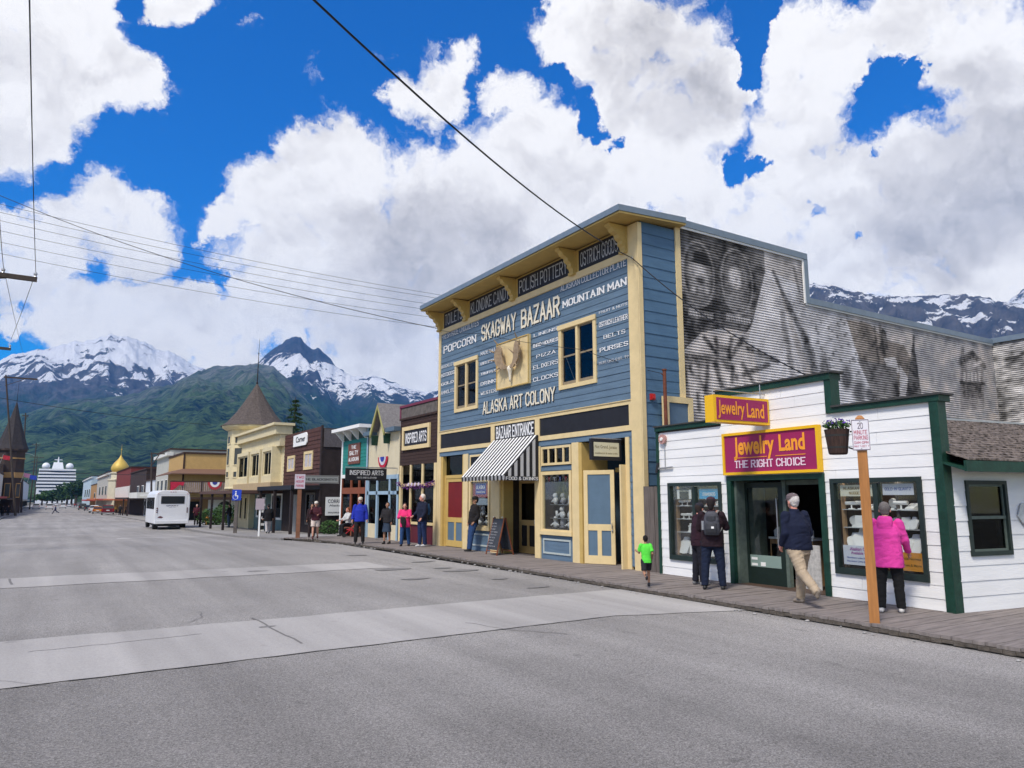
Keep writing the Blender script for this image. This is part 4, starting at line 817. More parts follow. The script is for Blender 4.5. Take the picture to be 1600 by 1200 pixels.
for k in range(5):
    mb, loc = goods(B, 2.78+k*.25, .3, .98+(.3 if k % 2 else 0), 0); one('plush_toy', mb, SHIRT_W, '%s white souvenir figure from the left in the window behind the leaning man' % ['first','second','third','fourth','fifth'][k], 'toy', loc, B.rz, 'figures in the window left of the awning', True)
P('window_step', MB().box(2.7, 3.85, .2, .6, 1.2, 1.26), INTR, bz)
ps = B.thing('window_poster', 'blue and red shop poster with white lettering in the bazaar window behind the leaning man', 'poster', (3.27, .03, 0)); P('sheet', MB().box(-.55, .55, 0, .006, 1.92, 2.44), mat('poster_red', (.28,.015,.03), .7), ps)
P('blue_field', MB().box(-.36, .36, -.004, 0, 2.02, 2.40), mat('poster_blue', (.03,.04,.32), .7), ps); m2 = MB(); letters(m2, 'ALASKA', -.3, .3, 2.2, 2.33, -.007, 1.3, .3); letters(m2, 'SOUVENIRS', -.3, .3, 2.07, 2.13, -.007, 1.2); P('lettering', m2, WHITE_L, ps)
one('window_card', MB().box(-.5, .5, 0, .006, 0, .22).box(-.02, .05, -.004, 0, .05, .17), mat('pale_blue_card', (.35,.42,.48), .7), 'pale grey-blue card below the red poster in the bazaar window', 'card', B.w(3.3, .04, 1.66), B.rz)
for k, c_ in enumerate([(.5,.03,.05), (.6,.6,.6), (.05,.08,.4), (.5,.03,.08), (.5,.05,.1)]):
    one('pennant', MB().prism([(0,-.15),(.06,0),(-.06,0)], 0, .005), mat('pennant_%d' % k, c_, .8), '%s little %s pennant from the left hanging at the top of the bazaar window' % (['first','second','third','fourth','fifth'][k], ['red','white','blue','red','pink'][k]), 'pennant', B.w(7.25+k*.28, .12, 2.52), B.rz, 'pennants in the bazaar window')

# ================================================================== white jewellery shop
J = Fr(12.53, 13.26, R(-93.09)); JW = 6.97
K = Fr(J.w(JW, 0, 0).x, J.w(JW, 0, 0).y, R(-8.5))
jl = thing('jewelry_shop', 'white boarded single-storey jewellery shop with dark green trim and a stepped false front', 'building', J.o, J.rz)
def jp(name, mb, m, label=None, smooth=False): return P(name, mb, m, jl, label, smooth)
def k_child(o):
    m4 = Matrix.Translation(K.o) @ Matrix.Rotation(K.rz, 4, 'Z'); par = Matrix.Translation(J.o) @ Matrix.Rotation(J.rz, 4, 'Z'); o.matrix_basis = par.inverted() @ m4; return o
JW1 = (.38, 2.10, .48, 2.25); JW2 = (4.86, 6.60, .55, 2.25); JD = (2.28, 4.74, .12, 2.36)
mb = MB(); hol = [JW1, JW2, JD]
siding(mb, .06, JW-.1, .10, 3.46, 0, hol, .205, .014); jp('front_siding', mb, WHITE_W)
mb = MB(); siding(mb, 2.16, 4.88, 3.46, 4.10, 0, [], .205, .014); jp('false_front_siding', mb, WHITE_W)
for q in ((0, .08, -.04, .1, .1, 3.56), (JW-.12, JW+.03, -.06, .16, .1, 3.6), (.0, 2.16, -.07, .25, 3.5, 3.60), (2.08, 2.16, -.03, .2, 3.6, 4.1), (2.08, 5.02, -.07, .25, 4.10, 4.22), (4.88, 5.02, -.05, .2, 3.46, 4.1), (5.02, JW+.06, -.07, .25, 3.46, 3.56)): jp('green_trim', MB().box(*q), GREEN)
JB = mat('tar_paper', (.05,.05,.05), .9)
for q in ((-.03, 2.1, -.1, .3, 3.60, 3.63), (2.03, 5.07, -.1, .3, 4.22, 4.255), (5.02, JW+.1, -.1, .3, 3.56, 3.595)): jp('coping', MB().box(*q), JB)
mb = MB(); w0 = .035
for q in ((.05, JW1[0], 0, 3.5), (JW1[1], JD[0], 0, 3.5), (JD[1], JW2[0], 0, 3.5), (JW2[1], JW-.08, 0, 3.5), (JW1[0], JW1[1], 0, JW1[2]), (JW1[0], JW1[1], JW1[3], 3.5), (JD[0], JD[1], JD[3], 4.1), (JW2[0], JW2[1], 0, JW2[2]), (JW2[0], JW2[1], JW2[3], 3.5)): mb.box(q[0], q[1], w0, w0+.1, q[2], q[3])
mb.box(.05, .15, .15, 8, 0, 3.3); mb.box(.15, 6.8, 3.5, 3.6, 0, 2.42); mb.box(.15, 6.8, .15, 8, 2.42, 2.47); jp('wall', mb, mat('inner_wall', (.12,.10,.09), .9))
mb = MB(); mb.box(.08, JW-.1, -.03, 0, .085, .125); jp('base_board', mb, GREYWOOD)
FILL_GLOW = bpy.data.materials.new('added_fill_glow'); FILL_GLOW.use_nodes = True; FILL_GLOW.node_tree.nodes['Principled BSDF'].inputs['Emission Color'].default_value = (1, .93, .82, 1); FILL_GLOW.node_tree.nodes['Principled BSDF'].inputs['Emission Strength'].default_value = 14  # glow for unseen strips added to brighten the window displays
# display windows with two lights and shelves
DGREEN = mat('blackish_green_frame', (.018,.030,.027), .5, .3, 8)
def jwindow(q, cols, depth=.62):
    a, b, c, d = q; mb = MB(); rect_frame(mb, a, b, c, d, -.05, .08, .08, .11)
    xs = [a+.10]+cols+[b-.10]
    for x in cols: mb.box(x-.045, x+.045, -.045, .08, c+.13, d-.1)
    w = jp('window', mb, DGREEN, 'large dark green framed display window'); P('pane', MB().box(a+.07, b-.07, .0, .008, c+.10, d-.07), GLASS, w)
    i = MB(); i.box(a, b, depth, depth+.03, c, d); i.box(a-.02, a, .08, depth, c, d); i.box(b, b+.02, .08, depth, c, d); i.box(a, b, .08, depth, c-.02, c+.10); i.box(a, b, .08, depth, d-.02, d)
    P('window_recess', i, mat('brown_display_backing', (.055,.035,.028), .9, .4, 2), w)
    P('added_display_fill', MB().box(a+.2, b-.2, .10, .13, d-.06, d-.045), FILL_GLOW, w)
    for x in (a+.12, b-.12): P('side_post', MB().box(x-.03, x+.03, .12, .18, c+.1, d), mat('pale_wood', (.35,.22,.12), .6, .2, 4), w)
    return w
SH = mat('shelf_glass', (.5,.52,.52), .3)
DISP = []
def protos():
    L_ = []
    mb = MB(); vs = []        # necklace bust: leaning shield with a round neck
    out = [(0,.0),(.07,.01),(.085,.06),(.105,.12),(.085,.15),(.045,.165),(.038,.20),(0,.205)]; pts = out+[(-x, z) for x, z in out[::-1][1:-1]]; n = len(pts)
    vs = [(x, -.04+z*.3, z) for x, z in pts]+[(x, -.0+z*.22, z) for x, z in pts]; mb.add(vs, [tuple(range(n)), tuple(range(2*n-1, n-1, -1))]+[(i, i+n, (i+1)%n+n, (i+1)%n) for i in range(n)]); L_.append(('necklace_bust', mb))
    mb = MB(); mb.hexa([(-.07,-.06,0),(.07,-.06,0),(.07,.05,0),(-.07,.05,0),(-.07,-.06,.02),(.07,-.06,.02),(.07,.05,.09),(-.07,.05,.09)]); mb.box(-.05,.05,-.055,-.05,.03,.034); L_.append(('ring_tray', mb))
    mb = MB(); mb.lathe((0,0,0), [(.04,0),(.045,.01),(.014,.03),(.012,.10),(.03,.12),(.006,.14)], 8); mb.lathe((.06,0,0), [(.03,0),(.012,.02),(.012,.07),(.03,.09),(.005,.1)], 8); L_.append(('earring_stand', mb))
    mb = MB(); mb.cyl((0,.02,.075), (0,.05,.085), .075, .075, 14); mb.box(-.03,.03,0,.06,0,.02); L_.append(('round_display', mb))
    mb = MB(); mb.cyl((-.09,0,.09), (.09,0,.09), .028, .028, 10); mb.cyl((0,0,0), (0,0,.09), .012, .012, 6); mb.cyl((0,0,0), (0,0,.012), .05, .05, 10); L_.append(('bracelet_bar', mb))
    mb = MB(); mb.box(-.08,.08,-.02,.0,0,.16); mb.cyl((0,-.021,.11), (0,-.024,.11), .04, .04, 12); L_.append(('pendant_card', mb))
    return L_
PRO = protos(); SEEN = {}
def jobj(k, fr, u, y, z, where, grp, s=1.0):
    nm, mb = PRO[k]
    key = '_proto_'+nm
    if key not in globals(): globals()[key] = None
    if globals()[key] is None:
        o = mesh_obj(nm, mb, JEWEL); globals()[key] = o
    else:
        o = globals()[key].copy(); C.objects.link(o)
    o.location = fr.w(u, y, z); o.rotation_euler = (0, 0, fr.rz+random.uniform(-.35, .35)); o.scale = (s, s, s)
    lab = 'white %s %s' % (nm.replace('_', ' '), where); SEEN[lab] = SEEN.get(lab, 0)+1
    if SEEN[lab] > 1: lab = '%s %s' % ({2: 'second', 3: 'third', 4: 'fourth', 5: 'fifth'}[SEEN[lab]], lab)
    return tag(o, lab, 'jewellery display', grp)
def fill(win, rows, lab, grp, skip=()):
    a, b, c, d = win
    for zi, (z, nmz, hi) in enumerate(rows):
        for s0, s1 in ((a+.16, (a+b)/2-.08), ((a+b)/2+.08, b-.16)):
            if zi: P('shelf', MB().box(s0-.02, s1+.02, .08, .36, z-.014, z-.002), SH, jl)
            n = max(2, int((s1-s0)/.17))
            for k in range(n):
                u = s0+.07+(s1-s0-.1)*(k+.3)/n; kd = random.choice(hi)
                if random.random() < .05: continue
                side = 'left' if u < (a+b)/2 else 'right'
                jobj(kd, J, u, random.uniform(.13, .2), z, 'on the %s shelf, %s pane, %s' % (nmz, side, lab), grp, random.uniform(1.0, 1.35) if zi else random.uniform(1.4, 1.9))
jwindow(JW1, [1.24]); jwindow(JW2, [5.76])
fill(JW1, [(.62, 'bottom', [0, 0, 3, 5]), (1.12, 'third', [1, 2, 3, 5]), (1.42, 'second', [0, 1, 3, 4]), (1.72, 'top', [2, 1, 4, 2])], 'left jewellery window', 'jewellery stands in the left shop window')
fill(JW2, [(.98, 'bottom', [0, 0, 1, 5]), (1.38, 'middle', [0, 1, 5, 3]), (1.70, 'top', [4, 2, 3, 1, 4])], 'right jewellery window', 'jewellery stands in the right shop window')
PAPER = mat('printed_paper', (.62,.64,.70), .8); PALEY = mat('pale_yellow_paper', (.66,.64,.50), .8); ORG = mat('orange_paper', (.62,.27,.04), .8); CYAN = mat('cyan_paper', (.04,.36,.66), .7)
INK = mat('blue_ink', (.06,.10,.35), .8); INKM = mat('magenta_ink', (.3,.05,.28), .8); INKB = mat('brown_ink', (.2,.12,.03), .8)
def card(nm, lab, x0, x1, z0, z1, y, m, lines, cat='notice'):
    t = J.thing(nm, lab, cat, ((x0+x1)/2, y, z0)); w = (x1-x0)/2; P('sheet', MB().box(-w, w, 0, .005, 0, z1-z0), m, t)
    for (txt, a, b, c, d, ink, lo) in lines:
        q = MB(); (btext(q, txt, a*w, b*w, c*(z1-z0), d*(z1-z0), -.004, .02) if lo else letters(q, txt, a*w, b*w, c*(z1-z0), d*(z1-z0), -.004, 1.1, .3)); P('lettering', q, ink, t)
    return t
card('window_notice', 'pale yellow notice reading ALASKAN GOLD NUGGETS in the right jewellery window', 5.02, 5.68, 1.93, 2.13, .03, PALEY, [('ALASKAN GOLD', -.8, .8, .58, .85, INKB, 0), ('NUGGETS', -.45, .45, .15, .42, INKB, 0)])
card('window_notice', 'white notice reading GOLD-IN-QUARTZ in the right jewellery window', 5.86, 6.42, 1.95, 2.14, .03, PAPER, [('GOLD-IN-QUARTZ', -.85, .85, .4, .68, INK, 0)])
card('window_notice', 'pale blue notice about charms at the foot of the right jewellery window', 5.0, 5.7, .72, 1.0+.06, .03, PAPER, [('Alaskan Charms', -.6, .8, .74, .92, INKM, 1), ('Available Here', -.55, .6, .55, .7, INKM, 1), ('Northern Light Silver - $20', -.8, .8, .3, .42, INK, 1), ('Northern Light Studs - $25', -.8, .8, .12, .24, INK, 1)])
card('window_notice', 'orange notice low in the right jewellery window beside the pink jacket', 5.86, 6.5, .70, 1.0, .03, ORG, [('Gold Nuggets', -.2, .85, .55, .75, INKB, 1), ('Rings & More', -.2, .85, .2, .38, INKB, 1)])
card('window_notice', 'bright blue DIAMONDS card in the left jewellery window', 1.36, 1.98, 1.88, 2.1, .03, CYAN, [('DIAMONDS', -.62, .62, .3, .65, JEWEL, 0)])
card('window_notice', 'black and white TANZANITE card in the left jewellery window', .52, 1.14, 1.86, 2.1, .03, BLACKP, [('TANZANITE', -.6, .6, .75, .92, PALEY, 0), ('I I', -.9, .9, .05, .95, JEWEL, 0)])
# doorway: recessed door on the left, open leaf, dim shop behind with counters
GM = mat('faded_green_trim', (.10,.13,.11), .6, .3, 9)
for q in ((2.28, 2.40, -.045, .9, .12, 2.36), (4.62, 4.74, -.045, .2, .12, 2.36), (2.40, 4.62, -.045, .12, 2.26, 2.36)): jp('door_frame', MB().box(*q), GREEN)
for q in ((2.405, 2.47, .05, .9, .12, 2.26), (3.40, 3.5, .35, .45, .12, 2.26), (4.55, 4.62, .1, .5, .12, 2.26), (3.5, 4.55, .38, .46, 2.16, 2.26)): jp('door_frame', MB().box(*q), GM)
mb = MB(); mb.box(2.3, 4.75, .0, 3.4, .1, .13); jp('shop_floor', mb, mat('dark_floorboards', (.08,.05,.035), .6, .4, 4))
mb = MB(); mb.box(2.0, 5.2, 3.4, 3.45, 0, 2.4); mb.box(1.9, 2.0, .9, 3.4, 0, 2.4); mb.box(5.1, 5.2, .7, 3.4, 0, 2.4); jp('shop_wall', mb, mat('shop_back_wall', (.05,.035,.03), .9, .4, 2))
dj = mesh_obj('door', rect_frame(MB(), 0, 1.0, .13, 2.22, -.02, .02, .11, .34), mat('black_green_door', (.012,.022,.018), .4, .2, 5), jl); dj.location = (2.42, .30, 0); dj.rotation_euler = (0, 0, R(4)); dj['label'] = 'dark green glazed shop door with a pale notice strip'
P('pane', MB().box(.1, .9, 0, .006, .45, 2.14), GLASS, dj); P('notice_strip', MB().box(.12, .88, -.012, -.004, .48, .72), mat('pale_green_film', (.22,.30,.27), .4), dj); P('push_bar', MB().box(.86, .88, -.06, -.04, .9, 1.9).box(.86, .88, -.06, 0, .9, .93).box(.86, .88, -.06, 0, 1.87, 1.9), STEEL, dj)
P('sticker', MB().box(.15, .3, -.017, -.012, .5, .55).box(.38, .5, -.017, -.012, .5, .58).box(.15, .3, -.017, -.012, .62, .67), CARD, dj)
mb = MB(); mb.box(0, 1.1, 0, .5, 0, .9); q = MB().box(-.02, 1.12, -.02, .52, .9, .94)
t = J.thing('shop_counter', 'low wooden jewellery counter seen through the glazed door', 'counter', (2.5, .95, .13)); P('base', mb, mat('counter_wood', (.30,.18,.09), .6, .2, 4), t); P('top', q, CARD, t); P('glass_front', MB().box(.05, 1.05, -.012, -.004, .1, .8), GLASS_D, t)
t = J.thing('shop_counter', 'dark red-brown counter just inside the open shop doorway', 'counter', (3.95, 1.2, .13)); P('base', MB().box(0, .9, 0, 1.6, 0, .9), mat('red_counter', (.10,.02,.015), .5, .3, 4), t); P('top', MB().box(-.03, .93, -.03, 1.63, .9, .95), CARD, t)
for k in range(6): jobj([0, 1, 3, 4, 2, 5][k], J, 2.6+k*.17, 1.1, 1.075, 'on the counter behind the glazed door, item %s from left' % ['one','two','three','four','five','six'][k], 'jewellery on the shop counters')
for k in range(4): jobj([0, 3, 1, 5][k], J, 4.0+k*.2, 1.35, 1.085, 'on the red counter in the doorway, %s' % ['leftmost','second from the left','third from the left','rightmost'][k], 'jewellery on the red counter', 1.2)
LAMPW = bpy.data.materials.new('lamp_glow'); LAMPW.use_nodes = True; LAMPW.node_tree.nodes['Principled BSDF'].inputs['Emission Color'].default_value = (1, .7, .35, 1); LAMPW.node_tree.nodes['Principled BSDF'].inputs['Emission Strength'].default_value = 1.6
t = J.thing('counter_lamp', 'small lit lamp inside the jewellery shop behind the door glass', 'lamp', (J.h(1178, 790, 1.3)[0], 1.3, 1.07)); P('stand', MB().cyl((0,0,0), (0,0,.55), .01, .01, 6), STEEL, t); P('shade', MB().lathe((0,0,.5), [(.1,0),(.05,.09),(.02,.1)], 12), LAMPW, t)
one('doorway_board', MB().box(-.3, .3, 0, .02, 0, .85), mat('mottled_board', (.45,.44,.42), .8, .4, 12), 'pale mottled board leaning in the open shop doorway', 'board', J.w(3.82, .5, .13), J.rz)
# signs
MAG = mat('magenta_sign', (.30,.018,.095), .45, .05, 3); YEL = mat('yellow_sign_frame', (.80,.46,.012), .45); ORL = mat('orange_lettering', (.85,.33,.03), .5); PKW = mat('pink_white_lettering', (.80,.60,.68), .5)
sg = J.thing('shop_sign', 'magenta shop sign with yellow frame reading Jewelry Land THE RIGHT CHOICE over the doorway', 'sign')
x0, x1, z0, z1 = 2.27, 4.73, 2.38, 3.27
P('panel', MB().box(x0+.05, x1-.05, -.09, -.016, z0+.05, z1-.05), MAG, sg); mb = MB(); rect_frame(mb, x0, x1, z0, z1, -.12, -.016, .055); P('frame', mb, YEL, sg)
def tile(par, txt, a, b, c, d, m, lo=1, bold=.03, y=-.098):
    q = MB(); (btext(q, txt, a, b, c, d, y, bold) if lo else letters(q, txt, a, b, c, d, y, 1.25, .7)); P('lettering', q, m, par)
tile(sg, 'Jewelry', x0+.32, x0+1.40, z0+.30, z1-.10, ORL); tile(sg, 'Land', x0+1.52, x1-.32, z0+.435, z1-.12, ORL)
P('underline', MB().box(x0+.32, x0+1.20, -.098, -.094, z0+.345, z0+.36).box(x0+1.42, x1-.32, -.098, -.094, z0+.345, z0+.36), ORL, sg)
tile(sg, 'THE RIGHT CHOICE', x0+.32, x1-.32, z0+.14, z0+.30, PKW, 0)
# projecting box sign, hung at right angles under two rods
u0 = 3.42
pj = J.thing('hanging_sign', 'magenta double-sided box sign with yellow edge reading Jewelry Land, over the doorway', 'sign', (u0, 0, 0))
def jface(px, py, u=u0):      # hit on the plane local X = u (right angles to the facade)
    d = ray(px, py); t_ = (u-(CP-J.o).dot(J.u))/d.dot(J.u); p = CP+d*t_-J.o; return p.dot(J.n), p.z
#ya, za = jface(1118, 640, u0+.12); yb, zb = jface(1205, 645, u0+.12)
#print('hanging sign', ya, yb, jface(1118, 618, u0+.12), jface(1118, 660, u0+.12), jface(1205, 625, u0+.12), jface(1205, 663, u0+.12))
yo_, yi_ = -1.56, -.04; zt_, zb_ = 3.89, 3.36
P('box', MB().box(-.12, .12, yo_, yi_, zb_, zt_), YEL, pj); P('panel', MB().box(.12, .128, yo_+.07, yi_-.05, zb_+.05, zt_-.05), MAG, pj)
q = MB(); wl = (yi_-yo_); btext(q, 'Jewelry', 0, wl*.47, 0, .36, 0, .02); o = P('lettering', q, ORL, pj); o.location = (.134, yo_+.1, zb_+.07); o.rotation_euler = (0, 0, R(90))
q = MB(); btext(q, 'Land', 0, wl*.32, 0, .29, 0, .02); o = P('lettering', q, ORL, pj); o.location = (.134, yo_+.1+wl*.51, zb_+.12); o.rotation_euler = (0, 0, R(90))
P('rod', MB().cyl((0, yo_+.1, zt_), (0, yo_+.1, zt_+.12), .012, .012, 6).cyl((0, yo_+.1, zt_+.12), (0, .0, zt_+.12), .012, .012, 6), STEEL, pj); P('rod', MB().cyl((0, yi_-.1, zt_), (0, yi_-.1, 4.2), .012, .012, 6), STEEL, pj)
# horn and pipe at the left end
hn = J.thing('alarm_horn', 'round pinkish alarm horn with a conduit at the left end of the white shop front', 'alarm', (.28, 0, 0)); z = 3.30
P('horn', MB().cyl((0, 0, z), (0, -.09, z), .1, .12, 14), mat('faded_pink', (.45,.25,.22), .6), hn); P('boss', MB().cyl((0, -.09, z), (0, -.12, z), .045, .04, 10), CARD, hn)
P('conduit', MB().cyl((0.03, -.03, z-.1), (.03, -.03, 2.62), .012, .012, 6).cyl((-.22, -.05, 2.6), (.3, -.05, 2.62), .022, .022, 6), STEEL, hn)
P('bracket', MB().cyl((-.24, -.08, 2.5), (-.2, -.06, 2.74), .03, .03, 6), BLACKP, hn)
# right wing: side wall, window, shingle roof
ze = 2.46; kw = [K.h(1511, 810), K.h(1575, 810), K.h(1545, 751), K.h(1545, 868)]
x0, x1, z1, z0 = kw[0][0], kw[1][0], kw[2][1], kw[3][1]
#print('wing eave', ze, 'window', x0, x1, z0, z1, 'ridge', K.h(1540, 660, 2.5), K.h(1540, 660, 1.8))
KW = (x0, x1, z0, z1)
mb = MB(); siding(mb, .04, 8.4, .12, ze+.02, 0, [KW], .235, .014, 9); k_child(jp('wing_siding', mb, WHITE_W))
mb = MB()
for q in ((.03, KW[0], 0, ze), (KW[1], 8.4, 0, ze), (KW[0], KW[1], 0, KW[2]), (KW[0], KW[1], KW[3], ze)): mb.box(q[0], q[1], .035, .1, q[2], q[3])
mb.box(.03, 8.4, .9, .95, 0, ze); k_child(jp('wing_wall', mb, MATS['inner_wall']))
mb = MB(); rect_frame(mb, *KW, -.04, .05, .06, .07); w = jp('window', mb, DGREEN, 'sash window in the wing wall'); k_child(w)
mm_ = (KW[2]+KW[3])/2; mb = MB(); rect_frame(mb, KW[0]+.06, KW[1]-.06, KW[2]+.07, KW[3]-.06, .0, .05, .035); mb.box(KW[0]+.06, KW[1]-.06, -.01, .05, mm_-.02, mm_+.03); P('sash', mb, GM, w)
P('pane', MB().box(KW[0]+.07, KW[1]-.07, .02, .026, KW[2]+.08, KW[3]-.07), GLASS_D, w); P('curtain', MB().box(KW[1]-.18, KW[1]-.09, .06, .09, KW[2]+.05, mm_), mat('curtain', (.35,.33,.28), .9), w); P('dark_room', MB().box(KW[0], KW[1], .5, .52, KW[2], KW[3]), DARK, w)
SHG = bpy.data.materials.new('wood_shingles'); SHG.use_nodes = True; nt = SHG.node_tree; N = nt.nodes; tc = N.new('ShaderNodeTexCoord'); vz = N.new('ShaderNodeTexNoise'); vz.inputs['Scale'].default_value = 11; vz.inputs['Detail'].default_value = 4; nt.links.new(tc.outputs['Object'], vz.inputs['Vector'])
rr = N.new('ShaderNodeValToRGB'); nt.links.new(vz.outputs[0], rr.inputs[0]); e = rr.color_ramp.elements; e[0].position = .35; e[1].position = .68; e[0].color = (.035,.026,.02,1); e[1].color = (.27,.22,.19,1); nt.links.new(rr.outputs[0], N['Principled BSDF'].inputs['Base Color']); N['Principled BSDF'].inputs['Roughness'].default_value = .95
ROOF_D, ROOF_H = 2.5, 1.06
def shingle_roof(par, frm, u0, u1, y0, z0, y1, z1, child, ex=.16):
    mb = MB(); L_ = math.hypot(y1-y0, z1-z0); n = int(L_/ex)
    for i in range(n):
        t0, t1 = i/n, (i+1.25)/n; x = u0-random.uniform(0, .1)
        while x < u1:
            w_ = random.uniform(.08, .19); a = (x, y0+(y1-y0)*t0, z0+(z1-z0)*t0); dz = .022+random.uniform(0, .014); j = random.uniform(-.012, .012)
            ya_, za_ = y0+(y1-y0)*t0+j, z0+(z1-z0)*t0; yb_, zb_ = y0+(y1-y0)*min(1, t1), z0+(z1-z0)*min(1, t1)
            mb.hexa([(x,ya_,za_),(x+w_-.006,ya_,za_),(x+w_-.006,yb_,zb_),(x,yb_,zb_),(x,ya_,za_+dz),(x+w_-.006,ya_,za_+dz),(x+w_-.006,yb_,zb_+.004),(x,yb_,zb_+.004)]); x += w_
    return child(jp('shingle_roof', mb, SHG)) if par is None else P('shingle_roof', mb, SHG, par)
shingle_roof(None, K, .1, 8.6, -.40, ze+.03, ROOF_D, ze+ROOF_H+.03, k_child)
mb = MB().hexa([(-.05,-.42,ze-.15),(8.6,-.42,ze-.15),(8.6,-.38,ze-.15),(-.05,-.38,ze-.15),(-.05,-.42,ze+.02),(8.6,-.42,ze+.02),(8.6,-.38,ze+.02),(-.05,-.38,ze+.02)]); mb.hexa([(-.05,-.38,ze-.14),(8.6,-.38,ze-.14),(8.6,.02,ze-.0),(-.05,.02,ze-.0),(-.05,-.38,ze-.10),(8.6,-.38,ze-.10),(8.6,.02,ze+.03),(-.05,.02,ze+.03)]); k_child(jp('eave', mb, GREEN))
k_child(jp('ridge_flashing', MB().box(0, 8.6, ROOF_D-.03, ROOF_D+.05, ze+ROOF_H, ze+ROOF_H+.07), STEEL))
k_child(jp('wing_back', MB().box(0, 8.6, ROOF_D, ROOF_D+.05, 0, ze+ROOF_H), MATS['inner_wall']))
xs, zs = K.h(1597, 806, -.05); mb = MB(); pts = [(-.17,0),(-.1,.13),(-.02,.27),(.12,.27),(.2,.05),(.16,-.08),(.12,-.3)]; mb.prism([(x*.8, z*.8) for x, z in pts[::-1]], -.02, 0)
one('octagonal_plaque', mb, mat('silver_plaque', (.5,.52,.55), .35, .3, 9, metal=.3), 'small angular silver plaque on the white wing wall at the right edge', 'plaque', K.w(xs+.04, -.03, zs), K.rz)

# ================================================================== parking post and flower tub
pp = onz(1367, 973, .12); st = thing('parking_post', 'square varnished wooden post with a 20 MINUTE PARKING plate, in front of the jewellery window', 'sign post', (pp.x, pp.y, .12), R(-60))
ZP = 3.02
P('post', MB().box(-.066, .066, -.066, .066, 0, ZP-.12).lathe((0,0,ZP-.12), [(.08,0),(.088,.03),(.088,.06),(.045,.10),(.01,.11)], 4, rot=math.pi/4), WOOD, st)
sp_ = MB().box(-.15, .15, -.012, 0, -.23, .23); pl = P('sign_plate', sp_, mat('sign_white', (.72,.70,.74), .4, .05, 8), st); 
PT = ray(1362, 680); ps_z = ZP-.31; pl.location = (.0, -.08, ps_z); pl.scale = (.80, 1, 1.0)
mb = MB(); rect_frame(mb, -.145, .145, -.225, .225, -.016, -.012, .008); letters(mb, '20', -.045, .045, .09, .18, -.016, .8)
P('border_lettering', mb, mat('grey_ink', (.12,.08,.12), .5), pl)
mb = MB(); letters(mb, 'MINUTE', -.115, .115, .005, .07, -.016, .9); letters(mb, 'PARKING', -.12, .12, -.075, -.01, -.016, .9); letters(mb, '9AM-6PM', -.12, .12, -.135, -.095, -.016, .9); letters(mb, 'MAY 1-OCT 1', -.12, .12, -.185, -.155, -.016, .9); P('red_lettering', mb, mat('red_ink', (.45,.06,.12), .5), pl)
P('bolt', MB().ball((0, -.02, .2), .008, 5).ball((0, -.02, -.2), .008, 5), STEEL, pl)
"""flower tub hangs from the post on its left, seen from the street"""
tb = thing('flower_tub', 'dark wooden half-barrel of purple flowers hanging beside the parking sign', 'flower tub', (pp.x, pp.y, .12), R(-60))
HW = mat('barrel_wood', (.05,.028,.022), .85, .5, 4, .4, 30, stretch=(9, 9, .8)); cx = -.33; zb = ZP-.52-.07
P('barrel', MB().lathe((cx, 0, zb), [(.12,0),(.135,.02),(.172,.33),(.18,.38),(.16,.38),(.15,.34)], 18), HW, tb)
for h_, r_ in ((.09, .146), (.27, .167)): P('hoop', MB().lathe((cx, 0, zb+h_), [(r_,0),(r_+.003,.03)], 18), mat('dark_iron', (.03,.03,.03), .6), tb)
P('hanger', MB().cyl((cx+.18, 0, zb+.34), (-.07, 0, zb+.34), .012, .012, 6).cyl((cx+.15, 0, zb+.1), (-.07, 0, zb+.06), .012, .012, 6), MATS['dark_iron'], tb)
def leafy(mb, c, rx, ry, rz_, n, s, rnd=random):
    for _ in range(n):
        t = rnd.uniform(0, 6.283); f = rnd.uniform(-1, 1); r = rnd.uniform(.3, 1)**.5; q = math.sqrt(1-f*f)
        p = Vector((c[0]+rx*r*q*math.cos(t), c[1]+ry*r*q*math.sin(t), c[2]+rz_*r*f)); a = Vector((rnd.gauss(0,1), rnd.gauss(0,1), rnd.gauss(0,.7))).normalized(); b = a.cross(Vector((rnd.gauss(0,1), rnd.gauss(0,1), rnd.gauss(0,1)))).normalized(); k = s*rnd.uniform(.6, 1.3)
        mb.add([p-a*k, p+b*k*.45, p+a*k, p-b*k*.45], [(0,1,2,3)])
    return mb
LEAF = mat('leaf_green', (.045,.10,.025), .7, .5, 3); LEAFD = mat('dark_leaf', (.022,.055,.018), .7, .5, 3)
P('foliage', leafy(MB(), (cx, 0, zb+.44), .2, .2, .07, 220, .035), LEAF, tb); P('flowers', leafy(MB(), (cx, 0, zb+.48), .2, .2, .08, 90, .026), mat('purple_petal', (.10,.03,.32), .6, .5, 30), tb)

# ================================================================== neighbours down the street
def shop(name, label, u0, u1, ztop, wm, depth=9, zb=-.7, h=.16, holes=(), sid=True, z0=3.2, side_m=None):
    t = B.thing(name, label, 'building'); P('wall', MB().box(u0+.02, u1-.02, .04+.6, depth, zb, ztop-.1), side_m or wm, t)
    mb = MB()
    if sid: siding(mb, u0, u1, z0, ztop, 0, holes, h, .016)
    mb.box(u0, u1, .03, .12, z0, ztop) if not holes else None
    P('front_siding', mb, wm, t); return t
def win(par, q, fm, fw=.08, bars=1, y=0, glass=None, dep=.35):
    a, b, c, d = q; mb = rect_frame(MB(), a, b, c, d, y-.05, y+.04, fw)
    for k in range(1, bars+1): x = a+(b-a)*k/(bars+1); mb.box(x-.03, x+.03, y-.04, y+.03, c+fw, d-fw)
    w = P('window', mb, fm, par); P('pane', MB().box(a+fw-.01, b-fw+.01, y-.012, y-.004, c+fw-.01, d-fw+.01), glass or GLASS_D, w); P('dark_room', MB().box(a+.02, b-.02, y-.002, y+.02, c+.02, d-.02), DARK, w); return w
